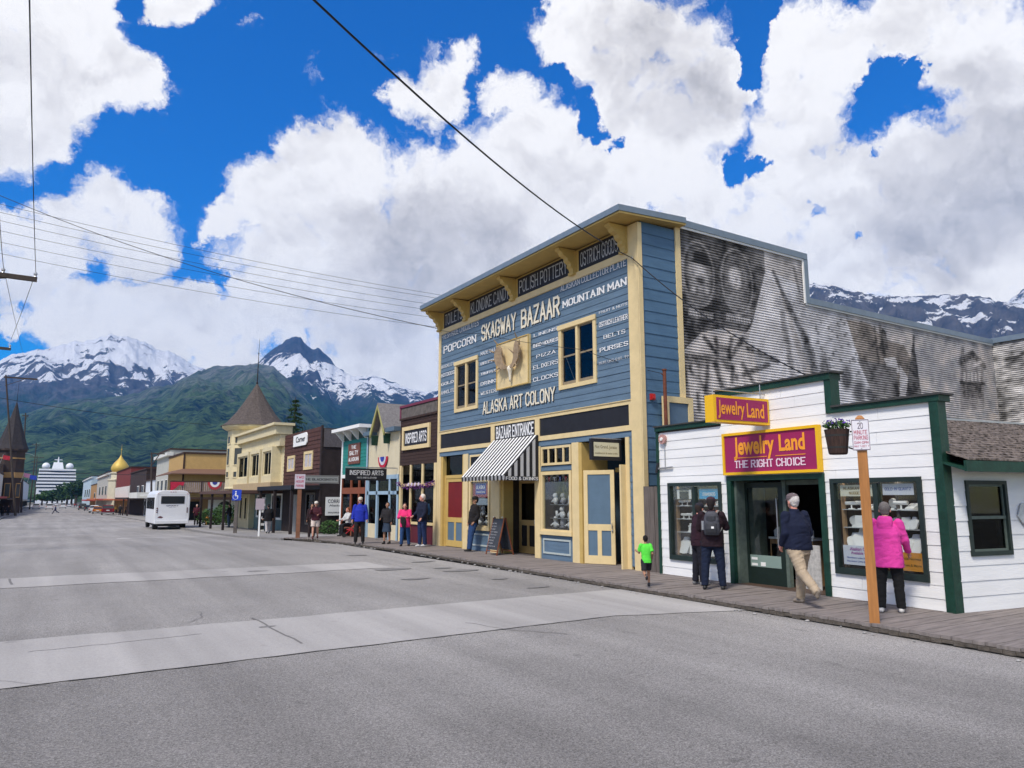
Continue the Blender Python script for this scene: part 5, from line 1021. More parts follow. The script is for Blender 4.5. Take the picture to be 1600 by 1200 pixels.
BRSH = mat('dark_brown_shingles', (.045,.026,.022), .9, .55, 9, .4, 40, stretch=(1, 1, 3)); PLUM = mat('plum_trim', (.16,.03,.06), .6); GRYW = mat('greyed_boards', (.12,.105,.095), .9, .4, 5)
# Inspired Arts
t = shop('brown_shingle_shop', 'dark brown shingled shop directly left of the blue bazaar, with plum edging', -3.62, -.04, 5.72, BRSH, h=.13, z0=3.25)
P('parapet_boards', MB().box(-3.55, -.1, -.03, -.018, 5.25, 5.68), GRYW, t); P('plum_trim', MB().box(-3.66, -.0, -.07, .3, 5.7, 5.80), PLUM, t); P('plum_trim', MB().box(-3.66, -3.55, -.05, .0, 5.25, 5.7), PLUM, t); P('string_course', MB().box(-3.66, -.04, -.06, -.02, 5.17, 5.25), BRSH, t)
b_ = B.thing('wall_sign', 'cream framed black sign lettered INSPIRED ARTS high on the brown shingled shop', 'sign'); P('board', MB().box(-3.1, -.85, -.06, -.025, 4.05, 4.68), BLACKP, b_); P('frame', rect_frame(MB(), -3.3, -.65, 3.88, 4.85, -.09, -.02, .16), CREAM, b_)
mb = MB(); letters(mb, 'INSPIRED ARTS', -3.0, -.95, 4.14, 4.58, -.066, 1.25, .3); P('lettering', mb, WHITE_L, b_)
for a, b in ((-3.6, -3.42), (-2.55, -2.42), (-1.42, -1.28), (-.3, -.06)): P('cream_post', MB().box(a, b, -.03, .06, .12, 3.25), CREAM, t)
P('stall_riser', MB().box(-2.42, -.3, .0, .05, .12, .85), mat('maroon_panel', (.10,.012,.02), .6, .2, 3), t); P('sill', MB().box(-2.5, -.3, -.06, .06, .85, .95), CREAM, t); P('transom_rail', MB().box(-3.42, -.3, -.02, .05, 2.38, 2.48), CREAM, t)
P('pane', MB().box(-2.42, -.3, .02, .028, .95, 3.25), GLASS_D, t); P('dark_room', MB().box(-3.5, -.2, .58, .62, .1, 3.25), DARK, t); P('door', MB().box(-3.38, -2.6, .3, .35, .12, 2.3), mat('dark_door', (.02,.012,.01), .6), t)
gl = B.thing('bunting_garland', 'red white and blue flower garland strung across the brown shop front', 'garland')
mb = MB()
PUR = mat('garland_purple', (.14,.05,.20), .8, .6, 30)
for k in range(30):
    u = -3.6+k*.118; mb = leafy(mb, (u, -.1, 2.45-.10*math.sin(k/30*math.pi)+(.06 if k in (0,1,29) else 0)), .08, .06, .12, 9, .05)
P('garland', mb, PUR, gl); P('red_garland', leafy(MB(), (-.6, -.1, 2.42), .35, .05, .08, 40, .045), mat('garland_red', (.30,.03,.07), .8), gl)
for k in range(4): P('rosette', MB().cyl((-2.3+k*.32, -.2, 2.44), (-2.3+k*.32, -.17, 2.44), .07, .07, 8), mat('garland_white', (.6,.5,.65), .8), gl)
# cream gable shop
CRM2 = mat('pale_cream_boards', (.60,.53,.37), .8, .1, 2); PBLU = mat('pale_blue_trim', (.30,.42,.52), .6, .1, 4); GSH = mat('grey_roof_shingles', (.19,.18,.18), .9, .35, 10)
g0, g1, gp, ge, gk = -7.3, -3.72, -5.52, 4.92, 6.05
t = B.thing('gable_shop', 'narrow cream shop with a steep pointed gable and pale blue trim', 'building')
P('front_wall', MB().prism([(g0, 2.85), (g1, 2.85), (g1, ge), (gp+.62, ge), (gp, gk-.05), (gp-.62, ge), (g0, ge)], 0, .1), CRM2, t); P('wall', MB().box(g0+.02, g1-.02, .65, 9, -.5, 4.9), CRM2, t)
for s in (-1, 1):
    mb = MB(); a, b = gp+s*.86, gp; mb.hexa([(a,-.35,ge-.12),(b,-.35,gk),(b,2.2,gk),(a,2.2,ge-.12),(a,-.35,ge-.02),(b,-.35,gk+.1),(b,2.2,gk+.1),(a,2.2,ge-.02)]); P('gable_roof', mb, GSH, t)
    P('eave', MB().box(gp+s*.8, (g0-.05 if s < 0 else g1+.05), -.3, .2, ge-.16, ge+.02), mat('slate_blue_trim', (.10,.15,.20), .6), t)
    mb = MB(); mb.hexa([(gp+s*.80,-.36,ge-.30),(gp+s*.04,-.36,gk-.2),(gp+s*.04,-.30,gk-.2),(gp+s*.80,-.30,ge-.30),(gp+s*.86,-.36,ge-.10),(gp,-.36,gk+.02),(gp,-.30,gk+.02),(gp+s*.86,-.30,ge-.10)]); P('barge_board', mb, mat('yellow_green_trim', (.38,.36,.13), .6), t)
    P('gable_bracket', MB().prism([(gp+s*.72, ge-.65), (gp+s*.78, ge-.2), (gp+s*.62, ge-.2)][::s], -.3, 0), GREEN, t)
P('blue_fascia', MB().box(g0, g1, -.04, .08, 2.72, 2.9), PBLU, t); P('blue_rail', MB().box(g0, g1, -.03, .05, 2.05, 2.2), PBLU, t)
for a, b in ((g0, g0+.15), (-6.2, -6.05), (-4.75, -4.6), (g1-.15, g1)): P('blue_post', MB().box(a, b, -.03, .06, .1, 2.72), PBLU, t)
P('pane', MB().box(g0, -6.1, .02, .03, .75, 2.72), GLASS_D, t); P('pane', MB().box(-4.7, g1, .02, .03, .75, 2.72), GLASS_D, t); P('stall_riser', MB().box(g0, -6.1, .0, .06, .1, .75), CRM2, t); P('stall_riser', MB().box(-4.7, g1, 0, .06, .1, .75), CRM2, t); P('dark_room', MB().box(g0, g1, .6, .64, .05, 2.9), DARK, t); P('transom_pane', MB().box(-6.1, -4.7, .02, .03, 2.2, 2.72), GLASS_D, t)
bn = B.thing('bunting', 'red white and blue fan bunting on the cream gable shop', 'bunting'); 
for k, c_ in enumerate([(.45,.02,.05), (.55,.55,.6), (.03,.05,.32)]):
    r = .55-.16*k; mb = MB(); n = 14; mb.prism([(-5.45+(r*math.cos(math.pi+math.pi*i/n)), 3.72+r*.95*math.sin(math.pi+math.pi*i/n)) for i in range(n+1)], -.06-.012*k, -.03-.012*k); P('cloth_band', mb, mat('bunting_%d' % k, c_, .8, .4, 9), bn)
hs = B.thing('hanging_sign', 'black blade sign lettered INSPIRED ARTS hung out over the walk beside the gable shop', 'sign', (-3.9, 0, 0))
P('board', MB().box(-.03, .03, -2.3, -.5, 2.62, 3.12), BLACKP, hs); q = MB(); letters(q, 'INSPIRED ARTS', 0, 1.5, .22, .42, 0, 1.0, .4); letters(q, 'HATS AND CLOTHING', .35, 1.2, .08, .15, 0, .8); o = P('lettering', q, WHITE_L, hs); o.location = (.035, -2.15, 2.62); o.rotation_euler = (0, 0, R(90)); P('bracket', MB().box(-.02, .02, -2.3, 0, 3.14, 3.18), STEEL, hs)
# teal shop
TEAL = mat('teal_boards', (.022,.20,.175), .75, .15, 3); ORB = mat('orange_brown_frame', (.22,.065,.03), .6, .2, 4)
t = shop('teal_shop', 'small teal boarded shop with a white bracketed cornice and orange-brown shop front', -11.0, -7.36, 5.2, TEAL, h=.17, z0=3.0)
P('cornice', MB().box(-11.2, -7.2, -.55, .3, 5.18, 5.34), CARD, t); P('corner_board', MB().box(-11.02, -10.85, -.04, .02, 0, 5.2), CARD, t); P('corner_board', MB().box(-7.5, -7.36, -.04, .02, 0, 5.2), PBLU, t); P('frieze', MB().box(-10.85, -7.5, -.03, 0, 4.75, 5.18), mat('dark_frieze', (.04,.07,.06), .8), t)
for k in range(4): P('cornice_bracket', MB().hexa([(-10.8+k*1.05,-.08,4.72),(-10.72+k*1.05,-.08,4.72),(-10.72+k*1.05,0,4.72),(-10.8+k*1.05,0,4.72),(-10.8+k*1.05,-.5,5.17),(-10.72+k*1.05,-.5,5.17),(-10.72+k*1.05,0,5.17),(-10.8+k*1.05,0,5.17)]), CARD, t)
P('white_band', MB().box(-11.0, -7.36, -.05, .05, 2.88, 3.05), CARD, t)
for a, b in ((-11.0, -10.8), (-9.6, -9.45), (-8.5, -8.35), (-7.6, -7.4)): P('shop_post', MB().box(a, b, -.03, .06, -.1, 2.88), ORB, t)
P('shop_rail', MB().box(-11.0, -7.4, -.035, .05, 2.1, 2.4), ORB, t); P('stall_riser', MB().box(-11, -7.4, 0, .06, -.1, .55), ORB, t); P('pane', MB().box(-11, -7.4, .03, .038, .5, 2.88), GLASS_D, t); P('dark_room', MB().box(-11, -7.4, .6, .64, 0, 2.9), INTR, t)
s_ = B.thing('wall_sign', 'brown wooden sign with three white lines on the teal shop', 'sign'); P('board', MB().box(-9.95, -8.35, -.07, -.02, 3.55, 4.55), mat('sign_brown', (.16,.06,.04), .6, .2, 5), s_); q = MB(); letters(q, 'THE', -9.5, -8.8, 4.28, 4.46, -.075, 1.3, .3); letters(q, 'SALTY', -9.75, -8.55, 3.98, 4.2, -.075, 1.3, .3); letters(q, 'ALASKAN', -9.85, -8.45, 3.68, 3.88, -.075, 1.3, .3); P('lettering', q, CARD, s_)
hs = B.thing('hanging_sign', 'grey blade sign with dark lettering hung out left of the teal shop', 'sign', (-11.1, 0, 0)); P('board', MB().box(-.03, .03, -2.0, -.1, 2.62, 3.02), mat('grey_sign', (.30,.31,.30), .7), hs); q = MB(); letters(q, "THE BLACKSMITH'S", 0, 1.7, .14, .26, 0, 1.1, .3); o = P('lettering', q, BLACKP, hs); o.location = (.034, -1.9, 2.62); o.rotation_euler = (0, 0, R(90)); P('sign_frame', rect_frame(MB(), -1.95, -.12, 2.64, 3.0, 0, .01, .03), GRYW, hs); hs.children[-1].rotation_euler = (0, 0, R(90)); hs.children[-1].location = (.035, 0, 0)
# dark brown boarded building with a porch and a side wall over a small garden
BRB = mat('red_brown_boards', (.075,.032,.026), .85, .4, 3, .3, 30); BRD = mat('near_black_boards', (.028,.02,.02), .9, .4, 3); SGY = mat('grey_side_shingles', (.10,.09,.095), .9, .35, 12)
t = B.thing('brown_boarded_building', 'dark red-brown boarded two-storey building with cream-framed windows, beyond the little garden', 'building')
mb = MB(); siding(mb, -22.0, -14.6, 2.6, 5.85, 0, [(-21.2,-19.5,3.5,4.5), (-17.7,-15.9,3.5,4.6)], .24, .03); P('front_siding', mb, BRB, t); P('wall', MB().box(-22.0, -14.42, .06, 9, -.8, 5.75), BRD, t); P('corner_post', MB().box(-14.62, -14.4, -.03, .06, -.6, 5.9), BRD, t)
P('lower_front', MB().box(-22, -14.6, .0, .06, -.6, 2.6), BRD, t); P('side_shingles', MB().box(-14.42, -14.36, .1, 9, 4.7, 5.72), SGY, t)
for q in ((-21.15,-19.55,3.52,4.48), (-17.65,-15.95,3.52,4.58)): win(t, q, CREAM, .16, 1, glass=mat('net_curtain', (.45,.43,.45), .9, .3, 9))
P('porch_roof', MB().box(-22.0, -14.4, -1.6, 0, 2.35, 2.58), BLACKP, t)
for u in (-21.6, -18.2, -14.7): P('porch_post', MB().box(u, u+.16, -1.55, -1.4, -.4, 2.35), BRD, t)
for q in ((-16.9,-15.2,.4,2.2),): win(t, q, GRYW, .12, 0)
P('door', MB().box(-19.9, -18.7, -.03, 0, -.3, 2.1), mat('pale_screen_door', (.28,.28,.27), .7, .2, 5), t)
s_ = B.thing('wall_sign', 'white oval-cornered sign with black script on top of the brown boarded front', 'sign'); P('board', MB().prism([(-19.8,4.98),(-17.2,4.98),(-17.0,5.12),(-17.0,5.55),(-17.2,5.72),(-19.8,5.66)], -.1, -.04), CARD, s_); q = MB(); btext(q, 'Corner', -19.2, -17.3, 5.2, 5.55, -.11, .02); P('lettering', q, BLACKP, s_)
G = Fr(12.6, 39.76, 0)
s_ = thing('wall_poster', 'white poster with black hand lettering on the dark side wall above the garden', 'poster', G.o, 0); P('sheet', MB().box(.3, 2.0, -.06, -.02, .95, 1.95), CARD, s_); q = MB(); btext(q, 'CORRINGTON', .42, 1.9, 1.62, 1.82, -.064, .01); btext(q, 'Alaskan Ivory', .5, 1.85, 1.4, 1.55, -.064, .01); btext(q, 'museum & gifts', .45, 1.9, 1.03, 1.18, -.064, .01); P('lettering', q, BLACKP, s_)
def bush(lab, c, rx, ry, rz_, n, s, m, cat='bush', nm='bush', group=None):
    b = thing(nm, lab, cat, c, 0, group); P('foliage', leafy(MB(), (0, 0, rz_*.9), rx, ry, rz_, n, s), m, b); mb = MB()
    for k in range(5): mb.cyl((random.uniform(-.1,.1)*rx, 0, 0), (random.uniform(-.7,.7)*rx, random.uniform(-.6,.6)*ry, rz_*1.2), .02, .008, 4)
    P('stem', mb, BRD, b); return b
bush('low green bush in the garden at the foot of the dark side wall, left one', (12.9, 38.6, -.05), .7, .6, .42, 700, .07, LEAF, group='garden bushes')
bush('low green bush in the garden next to the seated person, right one', (13.9, 38.0, -.05), .7, .6, .40, 700, .07, LEAF, group='garden bushes')
# yellow building with a corner turret
YLW = mat('pale_yellow_paint', (.62,.54,.34), .7, .12, 3); YLD = mat('tan_fascia', (.44,.33,.19), .7, .1, 3); GTL = mat('grey_teal_boards', (.13,.20,.20), .8, .15, 4)
t = B.thing('turret_building', 'pale yellow Victorian corner building with bay windows and a conical shingled turret', 'building')
P('wall', MB().box(-37.0, -22.05, .3, 10, -.8, 6.0), YLW, t); P('front_wall', MB().box(-33.5, -22.05, .0, .3, 2.7, 6.0), YLW, t)
P('cornice', MB().box(-34.2, -21.9, -.65, .4, 5.95, 6.5), YLW, t); P('cornice_cap', MB().box(-34.4, -21.7, -.85, .5, 6.5, 6.66), YLW, t); P('entablature', MB().box(-34.0, -22.0, -.35, .2, 5.2, 5.95), YLW, t)
for (a, b) in ((-33.2, -29.5), (-28.9, -26.1), (-25.4, -22.8)):
    mb = MB(); mb.prism([(a, 2.9), (b, 2.9), (b, 3.35), (a, 3.35)], -.6, 0); P('bay_base', mb, YLW, t)
    P('bay_head', MB().box(a, b, -.6, 0, 4.95, 5.2), YLW, t); P('bay_side', MB().box(b-.2, b, -.6, 0, 3.35, 4.95), YLW, t); P('bay_side', MB().box(a, a+.2, -.6, 0, 3.35, 4.95), YLW, t)
    win(t, (a+.2, b-.2, 3.35, 4.95), YLW, .1, 1, -.45)
P('tan_fascia', MB().box(-34.5, -22.3, -.75, .1, 2.4, 2.9), YLD, t); P('porch_roof', MB().box(-36.5, -22.0, -2.6, 0, 2.18, 2.38), mat('porch_brown', (.09,.05,.04), .8), t)
for u in (-36.2, -31.8, -27.4): P('porch_post', MB().box(u, u+.16, -2.55, -2.4, -.4, 2.2), BRD, t)
P('ground_floor', MB().box(-33.5, -30.2, -.2, .3, -.6, 2.4), YLW, t); mb = MB(); siding(mb, -30.2, -22.05, -.5, 2.3, .2, [], .2, .02); P('lower_boards', mb, GTL, t)
for q in ((-29.3,-27.0,.55,2.1), (-25.2,-22.6,.5,2.2)): win(t, q, CARD, .14, 0, .15)
for q in ((-33.0,-32.2,.3,2.0), (-31.5,-30.7,.3,2.0)): win(t, q, YLW, .1, 0, -.22)
tw = t.o if 0 else None; tc = (-34.4, .85)      # turret centre in the facade frame
P('turret_wall', MB().lathe((tc[0], tc[1], 2.5), [(1.95,0),(2.05,.1),(2.0,.25),(2.0,4.6),(2.1,4.7)], 8, rot=R(22.5)), YLW, t)
P('turret_eave', MB().lathe((tc[0], tc[1], 7.1), [(2.1,0),(2.45,.22),(2.45,.38)], 16), YLW, t)
TSH = mat('turret_shingles', (.085,.07,.064), .9, .5, 7, .4, 20)
P('turret_roof', MB().lathe((tc[0], tc[1], 7.46), [(2.62,-.02),(2.1,.35),(1.45,1.15),(.9,2.0),(.4,2.85),(.06,3.45)], 10), TSH, t)
P('finial', MB().cyl((tc[0], tc[1], 10.9), (tc[0], tc[1], 14.6), .05, .012, 6).ball((tc[0], tc[1], 11.0), .09, 6).ball((tc[0], tc[1], 13.4), .06, 6), BRD, t)
for k in range(8):
    a = R(45*k-180); nx, ny = math.cos(a), math.sin(a)
    for z0_, z1_ in ((3.4, 3.95), (4.35, 5.75), (6.0, 6.7)):
        w = mesh_obj('window', rect_frame(MB(), -.5, .5, z0_, z1_, -.03, .03, .08), YLW, t); w.location = (tc[0]+nx*1.87, tc[1]+ny*1.87, 0); w.rotation_euler = (0, 0, a+R(90)); P('pane', MB().box(-.45, .45, .0, .02, z0_+.06, z1_-.06), GLASS_D if 0 else mat('dark_pane', (.05,.06,.065), .15), w)
# porch curtain checker strip
one('checker_post', MB().box(-.12, .12, -.12, .12, 0, 2.5), mat('black_post', (.02,.02,.02), .7), 'black post with white blocks at the corner of the brown porch', 'post', B.w(-22.1, -1.2, -.35), B.rz)
for k in range(6): P('white_block', MB().box(-.14, .14, -.14, .14, .15+k*.4, .3+k*.4), CARD, [o for o in bpy.data.objects if o.name == 'checker_post'][0])
# tan corner building with a balcony, across the side street
TAN = mat('tan_boards', (.46,.30,.115), .8, .12, 2); TBR = mat('brown_edge', (.05,.028,.02), .8)
T = Fr(12.4, 88, 0); t = thing('tan_balcony_building', 'tan two-storey building with a bunting-hung balcony and brown edges across the side street', 'building', T.o)
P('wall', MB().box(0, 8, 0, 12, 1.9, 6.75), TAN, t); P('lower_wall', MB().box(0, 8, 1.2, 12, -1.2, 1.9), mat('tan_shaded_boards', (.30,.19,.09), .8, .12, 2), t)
P('roof_edge', MB().box(-.1, 8, -.1, 12, 6.75, 6.95), TBR, t); P('mid_eave', MB().hexa([(-1.4,-1.5,4.45),(8,-1.5,4.45),(8,0,4.75),(-.0,0,4.75),(-1.4,-1.5,4.55),(8,-1.5,4.55),(8,0,5.1),(0,0,5.1)]), mat('brown_eave', (.16,.09,.06), .8), t); P('mid_eave', MB().hexa([(-1.4,-1.5,4.45),(0,0,4.75),(0,12,4.75),(-1.4,12,4.45),(-1.4,-1.5,4.55),(0,0,5.1),(0,12,5.1),(-1.4,12,4.55)]), MATS['brown_eave'], t)
P('corner_post', MB().box(-.05, .12, -.05, .12, 1.9, 6.75), TBR, t); P('balcony_floor', MB().box(-1.4, 8, -1.5, 1.2, 1.75, 1.98), TBR, t); P('balcony_rail', MB().box(-1.4, 8, -1.5, -1.42, 3.62, 3.74).box(-1.4, 8, -1.5, -1.42, 2.4, 2.5), TBR, t)
mb = MB()
for k in range(44): mb.box(-1.36+k*.21, -1.36+k*.21+.13, -1.47, -1.44, 2.5, 3.62)
P('baluster', mb, mat('weathered_pale', (.36,.28,.24), .8, .3, 5), t); t.children[-1]['kind'] = 'stuff'
for k in range(3): P('rail_post', MB().box(-1.42+k*3.1, -1.28+k*3.1, -1.52, -1.4, -1.0, 3.7), TBR, t)
for k, r in enumerate((.75, .5, .27)):
    n = 16; mb = MB().prism([(3.1+r*math.cos(math.pi+math.pi*i/n), 3.62+r*1.1*math.sin(math.pi+math.pi*i/n)) for i in range(n+1)], -1.56-.01*k, -1.53-.01*k); P('bunting_fan', mb, [mat('fan_red', (.4,.04,.05), .8), CARD, mat('fan_blue', (.04,.05,.25), .8)][k], t)
P('bunting_fan', MB().prism([(-1.4,3.6),(-1.35,2.6),(-.9,2.9),(-.5,3.3),(-.1,3.2),(.0,3.6)], -1.58, -1.54), mat('bunting_0', (.45,.02,.05), .8), t)
P('round_logo_panel', MB().box(3.0, 6.6, 1.12, 1.2, -.2, 1.7), CARD, t); P('round_logo', MB().cyl((4.8, 1.12, .75), (4.8, 1.09, .75), .8, .8, 20), mat('logo_black', (.03,.03,.035), .7), t); P('round_logo_centre', MB().cyl((4.8, 1.09, .75), (4.8, 1.07, .75), .45, .45, 16), mat('logo_grey', (.3,.3,.28), .7), t)
P('doorway', MB().box(.8, 2.4, 1.14, 1.2, -1.0, 1.5), DARK, t)
# the row beyond, each on its own plot
def far_shop(name, lab, y0, y1, ztop, m, x=12.6, dep=12, roofm=None, wins=(), extra=(), corn=None, side=1, zg=None):
    """street front on the plane x, from y0 (near) to y1 (far); side wall towards the viewer"""
    g = gz(y0) if zg is None else zg; t = thing(name, lab, 'building', (x, y0, g)); s = side; H_ = ztop-g
    P('wall', MB().box(0, s*dep, 0, y1-y0, 0, H_), m, t); P('roof', MB().box(-s*.15, s*dep, -.1, y1-y0+.1, H_, H_+.18), roofm or TBR, t)
    if corn: P('cornice', MB().box(-s*.45, s*.3, -.2, y1-y0+.2, H_-.75, H_-.35), corn, t)
    for (a, b, c, d) in wins:     # windows in the street front: along y, z
        w = P('window', MB().box(-s*.06, s*.02, a, b, c, d), corn or CARD, t); P('pane', MB().box(-s*.08, -s*.06, a+.12, b-.12, c+.12, d-.12), mat('dark_pane', (.05,.06,.065), .15), w)
    for (nm, q, mm) in extra: P(nm, MB().box(*q), mm, t)
    return t
PG = mat('pale_grey_boards', (.42,.42,.38), .8, .15, 1); OFFW = mat('off_white_boards', (.62,.62,.58), .8, .1, 1); RBR = mat('red_brown_wall', (.17,.035,.03), .8, .2, 1); DBR = mat('dark_bark_wall', (.045,.03,.028), .9, .4, 1); PBW = mat('pale_blue_wall', (.42,.52,.58), .8, .1, 1); ORA = mat('orange_canopy', (.42,.12,.05), .8, .2, 2); REDC = mat('red_canopy', (.35,.05,.05), .8, .2, 2); WSH = mat('white_shop_wall', (.55,.58,.62), .8, .15, 1); OCH = mat('ochre_wall', (.38,.23,.09), .8, .15, 1)
FWS = [(1, 3, 3.2, 5), (5, 7, 3.2, 5), (9, 11, 3.2, 5)]
far_shop('false_front_shop', 'tall pale cream false-front shop with grey side wall beyond the tan balcony building', 100.5, 114, 7.9, PG, wins=FWS, corn=OFFW, extra=[('canopy', (-2, 0, 0, 12, 2.9, 3.1), OFFW)])
far_shop('canopy_shop', 'low white shop with a pale rounded canopy, just left of the bus roof', 114.5, 126, 4.4, WSH, extra=[('canopy', (-2.2, 0, -.5, 11, 2.7, 3.5), OFFW), ('shop_front', (-.1, 0, .5, 10, .2, 2.6), DARK)])
far_shop('dark_timber_shop', 'black timber-fronted shop with a porch of dark posts', 126.5, 152, 6.3, DBR, wins=[(2,5,3,4.8),(9,12,3,4.8)], extra=[('porch_roof', (-2.4, 0, 0, 24, 2.6, 2.9), DBR), ('porch_post', (-2.3, -2.1, 0, .3, 0, 2.6), DBR), ('porch_post', (-2.3, -2.1, 8, 8.3, 0, 2.6), DBR)])
far_shop('red_roofed_shop', 'shop with dark red upper wall over a white lower storey', 152.5, 186, 7.5, RBR, extra=[('white_storey', (-.12, 0, 0, 33, 2.6, 5.2), OFFW), ('white_side', (0, 12, -.12, 0, 3.0, 5.4), OFFW), ('shop_front', (-.15, 0, 1, 32, .2, 2.5), OCH), ('canopy', (-2.4, 0, 0, 33, 2.55, 2.8), ORA)])
# golden dome on its white tower
t = thing('domed_tower_building', 'white building whose square corner tower carries a golden onion dome', 'building', (13.0, 188, gz(188)))
P('wall', MB().box(0, 14, 0, 20, 0, 6.2), OFFW, t); P('canopy', MB().box(-2.4, 0, 0, 20, 2.7, 3), REDC, t)
cxd = ray(187, 740); kx = 190/cxd.y; X0 = cxd.x*kx-13.0
P('tower', MB().lathe((X0, 2, 0), [(2.3,0),(2.3,7.0),(2.5,7.1),(2.5,7.4),(1.8,7.5),(1.8,8.6),(2.0,8.7),(2.0,9.0)], 8, rot=R(22.5)), mat('cream_tower', (.60,.56,.42), .8, .1, 1), t)
zt = 9.0
P('dome', MB().lathe((X0, 2, zt), [(1.55*r_,z_*.60) for r_, z_ in ((.95,0),(1.05,.3),(1.17,.9),(1.19,1.6),(1.07,2.6),(.81,3.6),(.51,4.5),(.29,5.2),(.14,5.9),(.04,6.6))], 20), mat('golden_dome', (.56,.40,.09), .5, .12, 2, metal=.15), t, smooth=True); P('finial', MB().cyl((X0, 2, zt+3.8), (X0, 2, zt+6.4), .07, .02, 5).ball((X0, 2, zt+5.2), .16, 6), MATS['golden_dome'], t)
far_shop('grey_gabled_shop', 'pale grey two-storey shop left of the golden dome', 212, 262, 8.4, PG, wins=[(4,9,4,6.5),(16,22,4,6.5),(30,36,4,6.5)], corn=OFFW, extra=[('canopy', (-2.6, 0, 0, 48, 2.7, 3.1), ORA)])
far_shop('yellow_trimmed_shop', 'small shop with yellow trim and orange canopy beyond the dome', 263, 300, 6.2, OCH, extra=[('canopy', (-2.6, 0, 0, 36, 2.6, 3), REDC)], wins=[(5,12,3.4,5.2)])
far_shop('pale_blue_shop', 'white and pale blue two-storey building at the end of the row', 301, 372, 9.6, PBW, wins=[(5,12,4,7),(20,28,4,7),(38,46,4,7)], corn=OFFW, extra=[('end_window', (2, 4, -.1, 0, 4, 6.2), DARK), ('end_window', (6, 8, -.1, 0, 4, 6.2), DARK)])
# left side of the street
for (nm, lab, y0, y1, h_, m_, x_) in (('brick_shop', 'low dark shop on the left side of the street at the picture edge', 118, 150, 4.6, DBR, -8.0), ('white_balcony_shop', 'white two-storey shop with balcony on the left side of the street', 151, 180, 6.5, OFFW, -8.0),
        ('ochre_shop', 'ochre shop beyond the spired hotel on the left side', 205, 240, 7.2, OCH, -8.2), ('grey_shop', 'grey shop further down on the left side of the street', 242, 300, 7.6, PG, -8.2), ('pale_shop', 'pale shop at the far end of the left side of the street', 302, 420, 8.2, WSH, -8.2)):
    far_shop(nm, lab, y0, y1, h_, m_, x=x_, side=-1, wins=[(3,7,3.4,5),(12,16,3.4,5)], extra=[('canopy', (0, 2.2, 0, y1-y0-1, 2.7, 3.0), [REDC, OFFW, ORA, DBR, PG][len(nm) % 5]), ('shop_front', (0, .08, 1, y1-y0-1, .3, 2.5), DARK)])
hx = ray(19, 700); ky = 186/hx.y; t = thing('spired_hotel', 'dark hotel with a tall pointed corner spire on the left of the street', 'building', (-8.2, 181, gz(181)))
HX = hx.x*ky+8.2; P('wall', MB().box(-14, 0, 0, 22, 0, 10), mat('hotel_brown', (.05,.035,.03), .85, .3, 1), t); P('spire', MB().lathe((HX, 5, 0), [(3.0,13.2),(2.6,14.2),(1.5,17.8),(.7,20.6),(.08,23.2)], 8), mat('spire_slate', (.035,.03,.032), .8, .3, 2), t)
P('tower', MB().lathe((HX, 5, 0), [(2.6,0),(2.6,12.6),(3.0,12.9),(3.0,13.3)], 8, rot=R(22.5)), MATS['hotel_brown'], t); P('ochre_band', MB().lathe((HX, 5, 7.3), [(2.72,0),(2.72,1.1)], 8, rot=R(22.5)), OCH, t); P('belvedere_band', MB().lathe((HX, 5, 11.2), [(2.75,0),(2.75,.25)], 8, rot=R(22.5)), OCH, t); P('finial', MB().cyl((HX, 5, 23), (HX, 5, 27.5), .06, .02, 5), BRD, t)
for a in (-135, -90, -45):
    w = P('window', MB().box(-.55, .55, -.1, .05, 3.2, 6.2), OCH, t); w.location = (HX+2.45*math.cos(R(a)), 5+2.45*math.sin(R(a)), 0); w.rotation_euler = (0, 0, R(a+90)); P('pane', MB().box(-.4, .4, -.14, -.1, 3.4, 6.0), mat('dark_pane', (.05,.06,.065), .15), w)
for k in range(2): P('canopy', MB().box(0, 2.2, -1+k*10, 8+k*10, 2.8, 3.1), OCH, t)
# cruise ship behind the trees
sy = 760; xl = ray(56, 770); xr = ray(117, 770); X1, X2 = xl.x*sy/xl.y, xr.x*sy/xr.y; cxs = (X1+X2)/2; sw = (X2-X1)/2; SW = mat('ship_white', (.80,.82,.85), .5); SD = mat('ship_dark_glass', (.03,.05,.09), .3)
sh = thing('cruise_ship', 'white cruise ship seen from its stern above the trees at the end of the street', 'ship', (cxs, sy, -4)); zz = 6
P('hull', MB().box(-sw, sw, 0, 160, 0, 14), SW, sh)
for k in range(6):
    h_ = 14+k*2.9; wd = sw*(1 if k < 2 else .96 if k < 4 else .93); P('deck', MB().box(-wd, wd, k*1.2+1.4, 150, h_, h_+2.9), SD, sh); P('deck_rail', MB().box(-wd-.5, wd+.5, k*1.2, 150, h_+2.9-1.5, h_+2.9), SW, sh)
for r_ in range(2):
    for k in range(6): P('stern_opening', MB().box(-sw*.86+k*sw*.3, -sw*.86+k*sw*.3+sw*.16, -.15, 0, 7.6+r_*3.4, 9+r_*3.4), SD, sh)
zt = 14+6*2.9; P('funnel', MB().hexa([(-4.5,10,zt),(4.5,10,zt),(4,30,zt),(-4,30,zt),(-3.4,12,zt+6),(3.4,12,zt+6),(3,28,zt+6),(-3,28,zt+6)]), SW, sh); P('mast', MB().cyl((0, 14, zt+5), (0, 14, zt+11), .9, .3, 6).box(-3, 3, 13.7, 14.3, zt+8, zt+8.6), SW, sh)
for s in (-1, 1): P('radar_dome', MB().ball((s*sw*.62, 12, zt+2.4), 3.1, 10), SW, sh, smooth=True)
